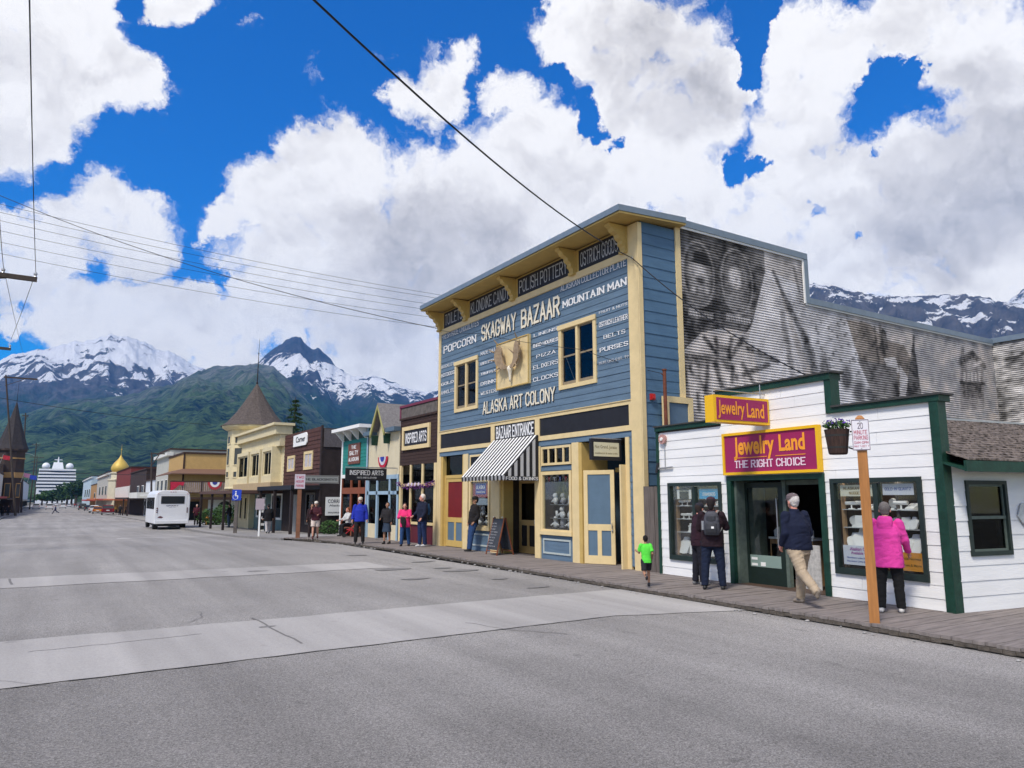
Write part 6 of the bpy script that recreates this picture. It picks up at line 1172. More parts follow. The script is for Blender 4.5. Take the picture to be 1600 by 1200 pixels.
# trees
TRUNK = mat('bark', (.06,.045,.035), .95, .4, 6)
def tree(lab, loc, h, r, m, n=1500, s=.35, nm='broadleaf_tree', group=None):
    t = thing(nm, lab, 'tree', loc, 0, group); mb = MB().cyl((0,0,0), (0,0,h*.55), r*.09, r*.05, 7)
    for k in range(6): a = random.uniform(0, 6.28); mb.cyl((0,0,h*random.uniform(.25,.5)), (r*.6*math.cos(a), r*.6*math.sin(a), h*random.uniform(.6,.85)), r*.035, r*.012, 5)
    P('trunk', mb, TRUNK, t); mb = MB()
    for k in range(9): a = random.uniform(0, 6.28); q = random.uniform(0, .62)*r; leafy(mb, (q*math.cos(a), q*math.sin(a), h*random.uniform(.4, .85)), r*random.uniform(.35,.55), r*random.uniform(.35,.55), h*random.uniform(.12,.2), n//9, s)
    P('crown', mb, m, t); return t
for k, (px, d, h_, r_) in enumerate(((66,540,8,6),(74,560,9,6.5),(82,550,9.5,7),(90,540,11,7),(97,555,11.5,7),(105,530,13,7.5),(112,520,14,7.5),(119,510,15.5,7))):
    v = ray(px, 780); tree('%s green tree from the left in the row below the cruise ship' % ['first','second','third','fourth','fifth','sixth','seventh','eighth'][k], (v.x*d/v.y, d, gz(d)), h_, r_, [LEAF, LEAFD][k % 2], 900, .9, group='trees at the end of the street')
def conifer(lab, loc, h, r, n=26):
    t = thing('conifer_tree', lab, 'tree', loc); P('trunk', MB().cyl((0,0,0), (0,0,h), r*.1, .02, 7), TRUNK, t); mb = MB()
    for k in range(n):
        f = k/n; z = h*(.2+.8*f); rr_ = r*(1-f)**.8
        for j in range(9):
            a = random.uniform(0, 6.28); L_ = rr_*random.uniform(.7, 1.15)
            for q in range(7):
                u = (q+.5)/7; p = Vector((L_*u*math.cos(a), L_*u*math.sin(a), z-L_*u*.25+random.uniform(-.05,.05))); leafy(mb, p, .15, .15, .08, 3, .11)
    P('crown', mb, LEAFD, t); return t
v = ray(460, 660); conifer('dark spruce rising behind the brown boarded building', (v.x*66/v.y, 66, gz(66)), 11.4, 3.2)
bush('leafy green shrub in front of the tan balcony building, left one', (onz(330, 822).x, onz(330, 822).y, gz(60)), 1.3, 1.0, .75, 900, .12, LEAF, group='shrubs by the side street')
bush('leafy green shrub in front of the tan balcony building, right one', (onz(352, 822).x, onz(352, 822).y, gz(60)), 1.2, 1.0, 1.0, 900, .12, LEAF, group='shrubs by the side street')

# ================================================================== poles, signs, wires
POLEW = mat('pole_wood', (.065,.052,.045), .9, .4, 4, .3, 20, stretch=(6, 6, .5)); WIRE = mat('black_cable', (.012,.012,.014), .5)
def pole(lab, px, py, top_px, top_py, arms=(), r=.16, lamp=None, cat='utility pole', nm='utility_pole', group=None):
    b = onz(px, py); d = ray(top_px, top_py); k = b.y/d.y; top = Vector((d.x*k, b.y, HCAM+d.z*k)); t = thing(nm, lab, cat, b, 0, group); L_ = top-b
    P('pole', MB().cyl((0,0,0), L_, r, r*.6, 8), POLEW, t)
    for (f, x0, x1, sz) in arms: P('crossarm', MB().box(L_.x*f+x0, L_.x*f+x1, -.1, .1, L_.z*f-sz, L_.z*f+sz), POLEW, t); P('brace', MB().cyl((L_.x*f, 0, L_.z*f-1.5), (L_.x*f+x1*.6, 0, L_.z*f-.1), .05, .05, 5), POLEW, t)
    if lamp: f, x1 = lamp; P('lamp_arm', MB().tube([(L_.x*f, 0, L_.z*f), (L_.x*f+x1*.5, 0, L_.z*f+.7), (L_.x*f+x1, 0, L_.z*f+.8)], .06, 5), STEEL, t); P('lamp_head', MB().box(L_.x*f+x1-.4, L_.x*f+x1+.4, -.15, .15, L_.z*f+.7, L_.z*f+.88), STEEL, t)
    return t
pole('leaning wooden utility pole with a long one-sided crossarm at the left picture edge', 24, 806, 9, 586, [(.985, -.3, 4.6, .13)], .2)
pole('wooden utility pole with a streetlight arm, second on the left side', 33, 801, 40, 645, [(.97, -.6, .6, .1)], .2, (.78, -3.2))
pole('dark wooden pole with crossarms below the green mountain, third on the left side', 46, 796, 57, 692, [(.97, -1.2, 1.2, .1)], .2, (.8, -3))
pole('far wooden pole with two crossarms left of the cruise ship', 53, 794, 58, 712, [(.97, -2.4, 2.4, .12), (.88, -2, 2, .12)], .22)
pole('thin wooden pole with a small top arm, right of the golden dome', 236, 815, 237, 707, [(.985, -.1, 1.3, .06)], .13)
cr = thing('utility_pole', 'wooden crossarm pole at the very left edge whose arm reaches into the sky', 'utility pole', (-6.35, 30, gz(30))); hz_ = ray(58, 437); kk = 30/hz_.y; zA = HCAM+hz_.z*kk; xA = hz_.x*kk
P('pole', MB().cyl((0,0,0), (0,0,zA+1.2), .17, .12, 9), POLEW, cr); P('crossarm', MB().box(-1.2, xA+6.35, -.06, .06, zA-.08, zA+.08), POLEW, cr); P('brace', MB().cyl((0,0,zA-.9), (xA+6.35-.9, 0, zA-.08), .03, .03, 5), POLEW, cr)
for x in (xA+6.35-.06, xA+6.35-1.0): P('insulator', MB().lathe((x, 0, zA+.08), [(.05,0),(.03,.05),(.06,.09),(.06,.14),(.02,.18)], 8), STEEL, cr)
c2 = ray(18, 537); kk = 52/c2.y; zB_ = HCAM+c2.z*kk; xB = c2.x*kk
cr2 = dup(cr, (xB-(xA+6.35), 52, gz(52)), 0, 'wooden crossarm pole just outside the left edge, its arm tip low in the sky'); 
for ch in list(cr2.children):
    if ch.name.startswith(('crossarm', 'brace', 'insulator', 'pole')): ch.location = (0, 0, zB_-zA)
def wpt(px, py, dist): return CP+ray(px, py)*dist
def wire(lab, pts, r, sag=0, group='overhead wires', n=18):
    full = []
    for a, b in zip(pts[:-1], pts[1:]):
        a = Vector(a); b = Vector(b)
        for i in range(n): s = i/n; full.append(a.lerp(b, s)-Vector((0, 0, sag*4*s*(1-s))))
    full.append(Vector(pts[-1])); o0 = full[0]; mb = MB().tube([p-o0 for p in full], r, 5); return one('power_cable', mb, WIRE, lab, 'cable', o0, 0, group)
ci = B.w(11.45, -.10, 8.14)
wire('thick black cable running down from the top of the sky to the bazaar corner', [wpt(478, -12, 8.5), ci], .014, .30)
one('cable_hook', MB().cyl((0,0,0), (-.1,0,.02), .012, .012, 5).ball((0,0,0), .035, 6), STEEL, 'small cable hook on the upper right corner of the bazaar', 'hook', ci)
wire('thick black cable crossing the mural from the bazaar corner to the white shop roof', [ci, J.w(4.4, .05, 4.28)], .014, .22)
wire('dark service cable from the left edge to the left corner of the bazaar', [wpt(-20, 297, 42), B.w(.05, -.1, 8.5)], .014, .55)
wire('thin wire swagged across the bazaar front to the mast pipe', [B.w(.05, -.12, 8.45), B.w(3.6, -.3, 7.6), B.w(9.5, -.3, 6.0), (p_.x, p_.y, 5.0) if 0 else S.w(S.h(1040, 640, -.4)[0]-.1, -.4, 5.02)], .008, .05)
for k, (a, b) in enumerate(((314, 458), (327, 463), (340, 474), (356, 482), (374, 492), (392, 506))):
    wire('thin overhead wire of the parallel set crossing the left sky, number %s from the top' % ['one','two','three','four','five','six'][k], [wpt(-20, a, 46), wpt(760, b+14, 46)], .010, .35)
wire('wire along the street from the top edge to the crossarm tip', [wpt(46, -12, 12), (xA-.06, 30, zA+.26), (xB-.06, 52, zB_+.2)], .010, .1); wire('inner wire along the street through the crossarm near the left edge', [wpt(-12, 150, 14), (xA-1.0, 30, zA+.26), wpt(38, 560, 110)], .010, .12)
wire('long dark wire low across the green mountain', [wpt(-10, 620, 95), wpt(330, 664, 95)], .028, .3); wire('low dark wire between the poles in front of the golden dome', [wpt(30, 734, 150), wpt(236, 742, 125)], .04, .2)
def post_sign(lab, px, py, top_py, w, h_, m, post_m, txt=None, blue=False, r=.05):
    b = onz(px, py, .1); d = ray(px, top_py); k = math.hypot(b.x, b.y)/math.hypot(d.x, d.y); zt = HCAM+d.z*k; t = thing('street_sign', lab, 'sign post', b, R(-20)); H_ = zt-b.z
    P('post', MB().box(-r, r, -r, r, 0, H_), post_m, t); s = P('sign_plate', MB().box(-w/2, w/2, -r-.03, -r-.01, H_-h_, H_), m, t)
    if txt: q = MB(); [letters(q, x_, -w*.38, w*.38, H_-h_*(i+1)/(len(txt)+.4), H_-h_*(i+1)/(len(txt)+.4)+h_*.6/(len(txt)+.4), -r-.035, 1) for i, x_ in enumerate(txt)]; P('lettering', q, mat('red_ink', (.45,.06,.12), .5), s)
    if blue: P('white_symbol', MB().cyl((-.05,-r-.03,H_-.12),(-.05,-r-.035,H_-.12),.04,.04,8).box(-.09,-.02,-r-.035,-r-.03,H_-.36,H_-.18).box(-.09,.08,-r-.035,-r-.03,H_-.38,H_-.33).box(.04,.08,-r-.035,-r-.03,H_-.52,H_-.38).tube([(-.06+.14*math.cos(q/8*4.2+2),-r-.033,H_-.42+.14*math.sin(q/8*4.2+2)) for q in range(9)],.012,4), CARD, s)
    return t
post_sign('wooden post with a white and red parking sign in front of the brown boarded building', 465, 841, 741, .46, .66, mat('sign_lilac_white', (.50,.45,.50), .6), mat('brown_post', (.20,.09,.05), .8, .3, 5), ['TWO', 'HOUR', 'PARKING'], r=.09)
post_sign('grey post with a blue disabled parking sign at the kerb of the turret building', 367, 833, 765, .50, .62, mat('sign_blue', (.02,.06,.45), .5), GRYW, blue=True, r=.09)
post_sign('thin white post with a pale sign before the turret building', 404, 838, 779, .42, .55, mat('sign_pale', (.36,.30,.33), .6), CARD, r=.04)
hy = onz(323, 819, .1); t = thing('fire_hydrant', 'orange-yellow fire hydrant by the shrubs near the tan building', 'hydrant', hy); P('barrel', MB().lathe((0,0,0), [(.17,0),(.17,.06),(.12,.08),(.12,.5),(.15,.52),(.14,.6),(.07,.7),(.03,.76)], 10), mat('hydrant_orange', (.50,.20,.02), .5), t); P('nozzle', MB().cyl((-.2,0,.4), (.2,0,.4), .06, .06, 8), MATS['hydrant_orange'], t)
# flags on the left
for px, py, c_, lab in ((5, 712, (.45,.03,.05), 'red flag hanging under the hotel spire'), (38, 740, (.35,.15,.25), 'red and white flag on the left poles'), (47, 743, (.03,.06,.4), 'blue flag beside the striped one on the left poles')):
    p = wpt(px, py, 150); t = thing('flag', lab, 'flag', p); t.scale = (.6, .6, .6); P('cloth', MB().hexa([(0,0,-1),(1.6,.1,-1.3),(1.6,.14,-1.3),(0,.04,-1),(0,0,.2),(1.6,.1,-.1),(1.6,.14,-.1),(0,.04,.2)]), mat('flag_%d' % px, c_, .8, .5, 1), t); P('staff', MB().cyl((-.6,0,-2.4), (0,0,.4), .05, .04, 5), STEEL, t)

# ================================================================== vehicles
TYRE = mat('tyre_rubber', (.02,.02,.02), .8); RIM = mat('wheel_rim', (.35,.35,.36), .35, metal=.8); TAILR = mat('tail_light_red', (.40,.01,.01), .3); CARGL = mat('car_glass', (.02,.025,.03), .1, spec=.6); CHR = mat('chrome_bumper', (.3,.3,.31), .25, metal=.8)
def wheel(par, x, y, r=.34, w=.2):
    t = P('wheel', MB().lathe((0,0,0), [(r*.55,-w/2),(r*.95,-w/2),(r,-w/3),(r,w/3),(r*.95,w/2),(r*.55,w/2)], 16), TYRE, par); t.rotation_euler = (0, R(90), 0); t.location = (x, y, r); P('rim', MB().lathe((0,0,0), [(r*.5,-w/2+.01),(r*.56,-w/2+.02),(r*.56,w/2-.02),(r*.5,w/2-.01)], 12), RIM, t)
def car(nm, lab, loc, rz, m, L=4.6, W=1.8, Hh=1.5, kind='suv', group=None):
    """rear at local y=0, nose at y=L"""
    t = thing(nm, lab, 'car', loc, rz, group); h = Hh; a = W/2
    side = [(0,.35),(0,.9*h*.62+.2),(.12,h*.62),(L*.74,h*.60),(L*.97,h*.50),(L,.35)] 
    n = len(side); mb = MB(); mb.add([(-a, y, z) for y, z in side]+[(a, y, z) for y, z in side], [tuple(range(n)), tuple(range(2*n-1, n-1, -1))]+[(i, i+n, (i+1)%n+n, (i+1)%n) for i in range(n)])
    o = P('body', mb, m, t); bv = o.modifiers.new('b', 'BEVEL'); bv.width = .09; bv.segments = 3
    c0, c1 = (.1, .35) if kind == 'suv' else (.5, 1.1); y1, y2 = L*.52, L*.74
    def cab(y0a, y0b, y1a, y1b, e, z0, z1): return MB().hexa([(-a+.05-e,y0a,z0),(a-.05+e,y0a,z0),(a-.05+e,y1b,z0),(-a+.05-e,y1b,z0),(-a+.2-e,y0b,z1),(a-.2+e,y0b,z1),(a-.2+e,y1a,z1),(-a+.2-e,y1a,z1)])
    P('windows', cab(c0, c1, y1, y2, 0, h*.6, h*.94), CARGL, t); P('roof', cab(c1-.03, c1+.06, y1-.05, y1+.05, -.1, h*.93, h), m, t)
    for s in (-1, 1):
        P('tail_light', MB().box(s*(a-.14)-.1, s*(a-.14)+.1, -.02, .05, h*.42, h*.58), TAILR, t); P('headlight', MB().box(s*(a-.25)-.16, s*(a-.25)+.16, L-.1, L+.005, h*.36, h*.46), CARD, t)
        wheel(t, s*(a-.1), .85); wheel(t, s*(a-.1), L-.9)
        P('pillar', MB().hexa([(s*(a-.06),c0,h*.6),(s*(a-.03),c0,h*.6),(s*(a-.03),c0+.12,h*.6),(s*(a-.06),c0+.12,h*.6),(s*(a-.21),c1,h*.95),(s*(a-.17),c1,h*.95),(s*(a-.17),c1+.12,h*.95),(s*(a-.21),c1+.12,h*.95)]), m, t)
    P('bumper', MB().box(-a+.03, a-.03, -.08, .1, .32, .5), CHR, t); P('number_plate', MB().box(-.25, .25, -.03, 0, h*.44, h*.52), CARD, t); return t
PW = mat('white_car_paint', (.68,.69,.70), .3, spec=.5); 
for (px, py, lab, m, kind, h_, W_, rz, L_) in ((168,805,'dark red SUV parked on the right seen from behind', mat('dark_red_paint', (.16,.012,.02), .3), 'suv', 1.75, 1.95, -.06, 4.7), (152,803,'orange car half hidden between the white car and the red SUV', mat('orange_paint', (.55,.20,.02), .3), 'sedan', 1.4, 1.7, -.05, 4.3),
    (146,801.5,'white car parked just beyond the dark red SUV', PW, 'sedan', 1.6, 1.85, -.1, 4.6), (138,798,'dark car partly hidden behind the parked white car', mat('dark_car_paint', (.03,.035,.04), .3), 'sedan', 1.5, 1.8, 0, 4.5), (129,797,'charcoal SUV parked in front of the pale blue building', mat('charcoal_paint', (.035,.04,.04), .3), 'suv', 1.9, 2.0, 0, 4.9),
    (77,796.5,'white SUV driving down the middle of the street', PW, 'suv', 1.9, 2.0, 0, 4.8), (98,794.5,'white van farther down the street on the right lane', PW, 'suv', 2.1, 2.0, 0, 4.9), (56,795.5,'white pickup parked on the left side of the far street', PW, 'suv', 1.9, 2.0, 0, 5), (108,792,'small pale car at the far end of the street', PW, 'sedan', 1.5, 1.8, 0, 4.5), (88,790.5,'distant white car beyond the crossing runner', PW, 'sedan', 1.6, 1.8, 0, 4.4)):
    b = onz(px, py); car('parked_car' if px > 110 or px < 60 else 'moving_car', lab, b, rz, m, L_, W_, h_, kind, 'cars along the street')
# shuttle bus
bb = onz(267, 827.5); bus = thing('shuttle_bus', 'white shuttle minibus seen from behind on the right of the street', 'bus', (bb.x, bb.y, gz(bb.y)), R(0)); a = 1.2; BW = mat('bus_white_paint', (.70,.71,.73), .35, .04, 2, spec=.45)
mb = MB(); pr = [(-a+.03,.42),(a-.03,.42),(a,1.0),(a,2.3),(a-.06,2.6),(a-.22,2.8),(a-.5,2.88),(-a+.5,2.88),(-a+.22,2.8),(-a+.06,2.6),(-a,2.3),(-a,1.0)]; mb.prism(pr, 0, 5.6); o = P('body', mb, BW, bus); bv = o.modifiers.new('b', 'BEVEL'); bv.width = .05; bv.segments = 2; bv.limit_method = 'ANGLE'
mb = MB().hexa([(-1.0,5.6,.45),(1.0,5.6,.45),(.9,7.4,.45),(-.9,7.4,.45),(-1.0,5.6,1.9),(1.0,5.6,1.9),(.85,7.3,1.05),(-.85,7.3,1.05)]); P('cab_nose', mb, BW, bus)
P('rear_window', MB().prism([(-.72,1.93),(.72,1.93),(.76,1.98),(.76,2.36),(.72,2.41),(-.72,2.41),(-.76,2.36),(-.76,1.98)], -.025, 0), CARGL, bus); P('window_gasket', rect_frame(MB(), -.80, .80, 1.89, 2.45, -.018, 0, .045), TYRE, bus)
for s in (-1, 1):
    for k, y0_ in enumerate((.35, 1.35, 2.35, 3.35, 4.35)): P('side_window', MB().box(s*(a-.005), s*(a+.012), y0_, y0_+.88, 1.5, 2.35), CARGL, bus)
    for z in (1.28, 1.42, 1.56): P('tail_light', MB().cyl((s*1.03, 0, z), (s*1.03, -.03, z), .05, .05, 10), mat('dark_tail_light', (.09,.012,.012), .3), bus)
    P('marker_light', MB().box(s*1.0-.04, s*1.0+.04, -.02, 0, 2.60, 2.63), TAILR, bus); wheel(bus, s*.95, 1.3, .4, .34); wheel(bus, s*.95, 6.0, .4, .26); P('mirror', MB().box(s*1.3-.08, s*1.3+.08, 5.9, 6.0, 1.7, 2.05).cyl((s*1.0, 5.9, 1.9), (s*1.3, 5.95, 1.9), .02, .02, 5), TYRE, bus)
for k in (-1, 0, 1): P('marker_light', MB().box(k*.16-.04, k*.16+.04, -.02, 0, 2.74, 2.77), TAILR, bus)
q = MB(); letters(q, 'SMART', -.42, .42, 1.70, 1.80, -.006, 1.1, .5); letters(q, 'BUS LINE', -.22, .22, 1.6, 1.64, -.006, .8); P('lettering', q, mat('bus_ink', (.05,.05,.09), .6), bus); P('bumper', MB().box(-1.12, 1.12, -.22, 0, .45, .66), BW, bus); P('emblem', MB().prism([(-.95,.86),(-.7,.83),(-.58,.9),(-.75,1.0),(-.9,.96)], -.008, -.002), mat('emblem_brown', (.12,.05,.06), .6), bus); P('undercarriage', MB().box(-.9, .9, .3, 5.4, .25, .45).box(-.5, .5, -.05, .2, .3, .42), TYRE, bus); P('rear_panel_line', rect_frame(MB(), -.98, .98, .76, 2.56, -.004, 0, .012), mat('panel_line', (.35,.35,.37), .5), bus)

# ================================================================== people
def evalmesh(ob):
    dg = bpy.context.evaluated_depsgraph_get(); return bpy.data.meshes.new_from_object(ob.evaluated_get(dg))
def fuse(name, mb, m, parent, vox=.012, smooth=4, wr=0, wsc=9, seed=0):
    """one continuous surface out of overlapping closed shapes, with cloth folds"""
    o = mesh_obj(name, mb, m); r = o.modifiers.new('r', 'REMESH'); r.mode = 'VOXEL'; r.voxel_size = vox
    if smooth: s = o.modifiers.new('s', 'SMOOTH'); s.iterations = smooth; s.factor = .6
    me = evalmesh(o); bpy.data.objects.remove(o)
    n = len(me.vertices); co = np.empty(n*3); me.vertices.foreach_get('co', co); co = co.reshape(-1, 3)
    if wr and n:
        no = np.empty(n*3); me.vertices.foreach_get('normal', no); no = no.reshape(-1, 3)
        w = (fbm(co[:,0]*wsc+co[:,2]*wsc*.9+seed*5, co[:,2]*wsc*1.7-co[:,1]*wsc+seed, 4, seed+2)-.47); rd = 1-np.abs(w)*7; co = co+no*(np.clip(rd, -1, 1)*wr)[:, None]
        me.vertices.foreach_set('co', co.ravel())
    me.materials.clear(); me.materials.append(m); me.polygons.foreach_set('use_smooth', [True]*len(me.polygons)); me.update(); me.name = name
    ob = bpy.data.objects.new(name, me); C.objects.link(ob)
    if parent: ob.parent = parent
    return ob
def seg(mb, a, b, r0, r1, n=12, flat=(False, False), el=1.0):
    a = Vector(a); b = Vector(b); L_ = (b-a).length; d = (b-a).normalized(); u = Vector((1,0,0)); u = (u-d*u.dot(d)); u = u.normalized() if u.length > .1 else d.orthogonal().normalized(); w = d.cross(u); rings = []
    if not flat[0]: rings += [(-r0*math.cos(t), r0*math.sin(t)) for t in (.25, .7, 1.15)]
    rings += [(0, r0), (L_*.5, (r0+r1)/2), (L_, r1)]
    if not flat[1]: rings += [(L_+r1*math.cos(t), r1*math.sin(t)) for t in (1.15, .7, .25)]
    vs = [a+d*z+u*(r*math.cos(6.2832*i/n))+w*(r*el*math.sin(6.2832*i/n)) for z, r in rings for i in range(n)]; k = len(rings)
    fs = [(j*n+i, j*n+(i+1)%n, (j+1)*n+(i+1)%n, (j+1)*n+i) for j in range(k-1) for i in range(n)]+[tuple(range(n-1, -1, -1)), tuple(range((k-1)*n, k*n))]
    mb.add(vs, fs)
def loft(mb, rings, n=18):      # rings: centre, rx, ry
    vs = []
    for c, rx, ry in rings:
        for i in range(n):
            t = 6.2832*i/n; ct, st_ = math.cos(t), math.sin(t); e = .82; vs.append((c[0]+rx*math.copysign(abs(ct)**e, ct), c[1]+ry*math.copysign(abs(st_)**e, st_), c[2]))
    k = len(rings); mb.add(vs, [(j*n+i, j*n+(i+1)%n, (j+1)*n+(i+1)%n, (j+1)*n+i) for j in range(k-1) for i in range(n)]+[tuple(range(n-1, -1, -1)), tuple(range((k-1)*n, k*n))])
SKINS = {'fair': (.56,.30,.21), 'tan': (.36,.19,.12), 'ruddy': (.60,.27,.20)}
def person(label, loc, rz, H=1.75, legs=((0,0),(0,0)), arms=((5,5,8),(5,5,8)), lean=0, fat=1.0, top=(.03,.03,.05), top_long=.0, bottom=(.03,.04,.08), shorts=False, skirt=False, shoes=(.03,.03,.03), hair=(.05,.035,.025), hairlen=0, hat=None,
           skin='fair', head=(0, 0), vox=.012, sleeve=1.0, hood=False, collar=True, seat=0, chest=None, stance=.0, group=None, tight=False, handin=(0, 0)):
    t = thing('person', label, 'person', loc, rz, group); s = H/1.75; M = lambda nm, c, **k: mat('%s_%02x%02x%02x' % (nm, int(c[0]*255), int(c[1]*255), int(c[2]*255)), c, **k)
    sk = mat('skin_'+skin, SKINS[skin], .55, .06, 20); V3 = Vector
    hipz = .92; hips = [V3((-.095, 0, hipz)), V3((.095, 0, hipz))]; kn = []; an = []
    for i, (f, k) in enumerate(legs[:2]):
        sx = (-1, 1)[i]; sp = stance*sx+.02*sx; a = R(f); d = V3((sp, -math.sin(a), -math.cos(a))).normalized(); K_ = hips[i]+d*.43; b = R(f-k); d2 = V3((sp*.5, -math.sin(b), -math.cos(b))).normalized(); kn.append(K_); an.append(K_+d2*.42)
    ln = R(lean); up = V3((0, -math.sin(ln), math.cos(ln))); pel = V3((0, 0, hipz)); che = pel+up*.34; sho = pel+up*.52; nec = pel+up*.585; hd = nec+V3((0, -math.sin(ln*1.3+R(head[0])), math.cos(ln*1.3+R(head[0]))))*.135
    S_ = [sho+V3((-.175*min(1.1, fat), 0, -.015)), sho+V3((.175*min(1.1, fat), 0, -.015))]; el = []; wr = []
    for i, (f, ab, e) in enumerate(arms):
        sx = (-1, 1)[i]; a = R(f); d = V3((sx*math.sin(R(ab)), -math.sin(a)*math.cos(R(ab)), -math.cos(a)*math.cos(R(ab)))).normalized(); E_ = S_[i]+d*.29; b = R(f+e); d2 = V3((-sx*handin[i]+sx*math.sin(R(ab))*.5, -math.sin(b), -math.cos(b))).normalized(); el.append(E_); wr.append(E_+d2*.25)
    lo = min([a.z-.085 for a in an])
    def sc(mb):
        mb.v = [((x)*s, y*s, (z-lo)*s) for x, y, z in mb.v]; return mb
    # body: one continuous figure
    mb = MB(); loft(mb, [(pel+V3((0,0,-.08)), .12*fat, .09*fat), (pel+V3((0,0,.02)), .14*fat, .095*fat), (pel+up*.18, .12*fat, .085*fat), (che, .14*fat, .09*fat), (sho, .125, .065), (sho+up*.02, .07, .05)])
    seg(mb, sho, nec+up*.03, .058, .052)
    hh = hd; ht = R(head[1]); RZ = Matrix.Rotation(ht, 3, 'Z')
    def hp(x, y, z): return hh+RZ @ V3((x, y, z))
    mb.ball(hh+V3((0, .008, .025)), .093, 12, .86, 1.04, 1.12); c = hp(0, -.03, -.05); mb.ball(c, .062, 10, .85, 1.0, 1.05); c = hp(0, -.052, -.088); mb.ball(c, .026, 6)
    seg(mb, hp(0, -.085, .012), hp(0, -.105, -.022), .011, .016, 8); mb.ball(hp(-.03, -.078, .02), .016, 6); mb.ball(hp(.03, -.078, .02), .016, 6)
    for sx in (-1, 1): mb.ball(hp(sx*.084, .005, -.01), .022, 6, .5, .9, 1.4)
    for i in (0, 1):
        seg(mb, hips[i], kn[i], .082*fat, .056); seg(mb, kn[i], kn[i].lerp(an[i], .35), .055, .056); seg(mb, kn[i].lerp(an[i], .3), an[i], .055, .036)
        pr_ = Matrix.Rotation(R(-max(0, min(60, legs[i][1]-legs[i][0]))*.9), 3, 'X'); seg(mb, an[i]+pr_ @ V3((0, .02, -.04)), an[i]+pr_ @ V3((0, -.11, -.05)), .030, .022)
        seg(mb, S_[i], el[i], .042, .036); seg(mb, el[i], wr[i], .040, .026)
        d = (wr[i]-el[i]).normalized(); side = V3((0, 1, 0)) if abs(d.y) < .8 else V3((0, 0, 1)); side = (side-d*side.dot(d)).normalized(); nrm = d.cross(side); sx = (-1, 1)[i]
        pc = wr[i]+d*.045; seg(mb, wr[i]+d*.005, pc+d*.03, .027, .034, 10, el=.55)
        for q in range(4):
            o = side*(-.028+q*.019); L1 = (.034, .038, .036, .028)[q]; b0 = pc+d*.028+o; cv = nrm*(-sx*.012); b1 = b0+d*L1+cv*.6; b2 = b1+d*L1*.75+cv*1.6; seg(mb, b0, b1, .0095, .009, 7); seg(mb, b1, b2, .009, .0075, 7)
        seg(mb, wr[i]+d*.02-side*.02, wr[i]+d*.05-side*.048, .011, .010, 7); seg(mb, wr[i]+d*.05-side*.048, wr[i]+d*.078-side*.05, .010, .008, 7)
    fuse('body', sc(mb), sk, t, vox*.72*max(.7, s), 2)
    # upper garment
    tc = M('cloth', top, rough=.9, var=.18, vscale=7, bump=.25, bscale=90); mb = MB(); hem = -.06-top_long; F = fat*1.0; lz = 1.0+.22*top_long
    b_ = .022 if tight else .034
    loft(mb, [(pel+V3((0,0,hem)), (.155*F+b_)*lz+.004, (.112*F+b_)*lz), (pel+V3((0,0,.0)), .160*F+b_, .115*F+b_), (pel+up*.17, .150*F+b_, .112*F+b_), (che, .160*F+b_, .113*F+b_), (sho-up*.05, .160+b_*.4, .10+b_*.3), (sho+up*.008, .130, .08), (sho+up*.045, .085, .068)])
    if collar: loft(mb, [(sho+up*.03, .085, .075), (nec+up*.02, .072, .070)])
    for i in (0, 1):
        r = .058+b_*.55; W_ = wr[i]; cu = el[i].lerp(W_, sleeve-.02) if sleeve > .5 else None
        if sleeve > .5: seg(mb, S_[i], el[i], r*1.0, r*.86); seg(mb, el[i], cu, r*.88, r*.68, flat=(False, True))
        else: seg(mb, S_[i], S_[i].lerp(el[i], .75), r*1.0, r*1.05, flat=(False, True))
    if hood: loft(mb, [(sho+up*-.10+V3((0,.115,0)), .10, .03), (sho+up*.0+V3((0,.10,0)), .125, .055), (nec+V3((0,.06,0)), .11, .07), (nec+up*.035+V3((0,.04,0)), .085, .06)])
    fuse('jacket' if sleeve > .5 else 'shirt', sc(mb), tc, t, vox*max(.7, s), 3, .0055*s, 7, int(abs(loc[0])*10) % 50)
    # lower garment
    bc = M('cloth', bottom, rough=.9, var=.22, vscale=6, bump=.25, bscale=90); mb = MB(); lb = .012 if tight else .026
    loft(mb, [(pel+V3((0,0,-.13)), .140*F+lb*.4, .105*F+lb*.5), (pel+V3((0,0,-.05)), .158*F+lb*.3, .115*F+lb*.4), (pel+V3((0,0,.08)), .148*F+lb*.2, .108*F+lb*.3)])
    if skirt: loft(mb, [(pel+V3((0,-.02,-.42)), .20, .17), (pel+V3((0,0,-.1)), .17, .13)])
    for i in (0, 1):
        if shorts or skirt:
            if shorts: seg(mb, hips[i], hips[i].lerp(kn[i], .82), .088*F+lb, .080*F+lb, flat=(False, True))
        else: seg(mb, hips[i], kn[i], .084*F+lb, .058+lb); seg(mb, kn[i], an[i]+(an[i]-kn[i]).normalized()*.015, .058+lb, .042+lb, flat=(False, True))
    fuse('skirt' if skirt else 'shorts' if shorts else 'trousers', sc(mb), bc, t, vox*max(.7, s), 3, .005*s, 8, 3)
    for i in (0, 1):
        mb = MB(); a = an[i]; sh = (a-kn[i]).normalized(); pit = -max(0, min(60, (legs[i][1]-legs[i][0])))*.9; rx = Matrix.Rotation(R(pit), 3, 'X')
        def f(x, y, z): return a+rx @ V3((x, y, z))
        seg(mb, f(0, .035, -.045), f(0, -.07, -.05), .041, .040, 10); seg(mb, f(0, -.06, -.05), f(0, -.15, -.058), .042, .030, 10); seg(mb, f(0, .02, -.03), f(0, .0, .03), .044, .045, 10)
        fuse('shoe', sc(mb), M('shoe', shoes, rough=.6, var=.2, vscale=20), t, .010*max(.7, s), 2)
    # head: hair, hat, eyes, mouth
    def rot(mbx): return mbx
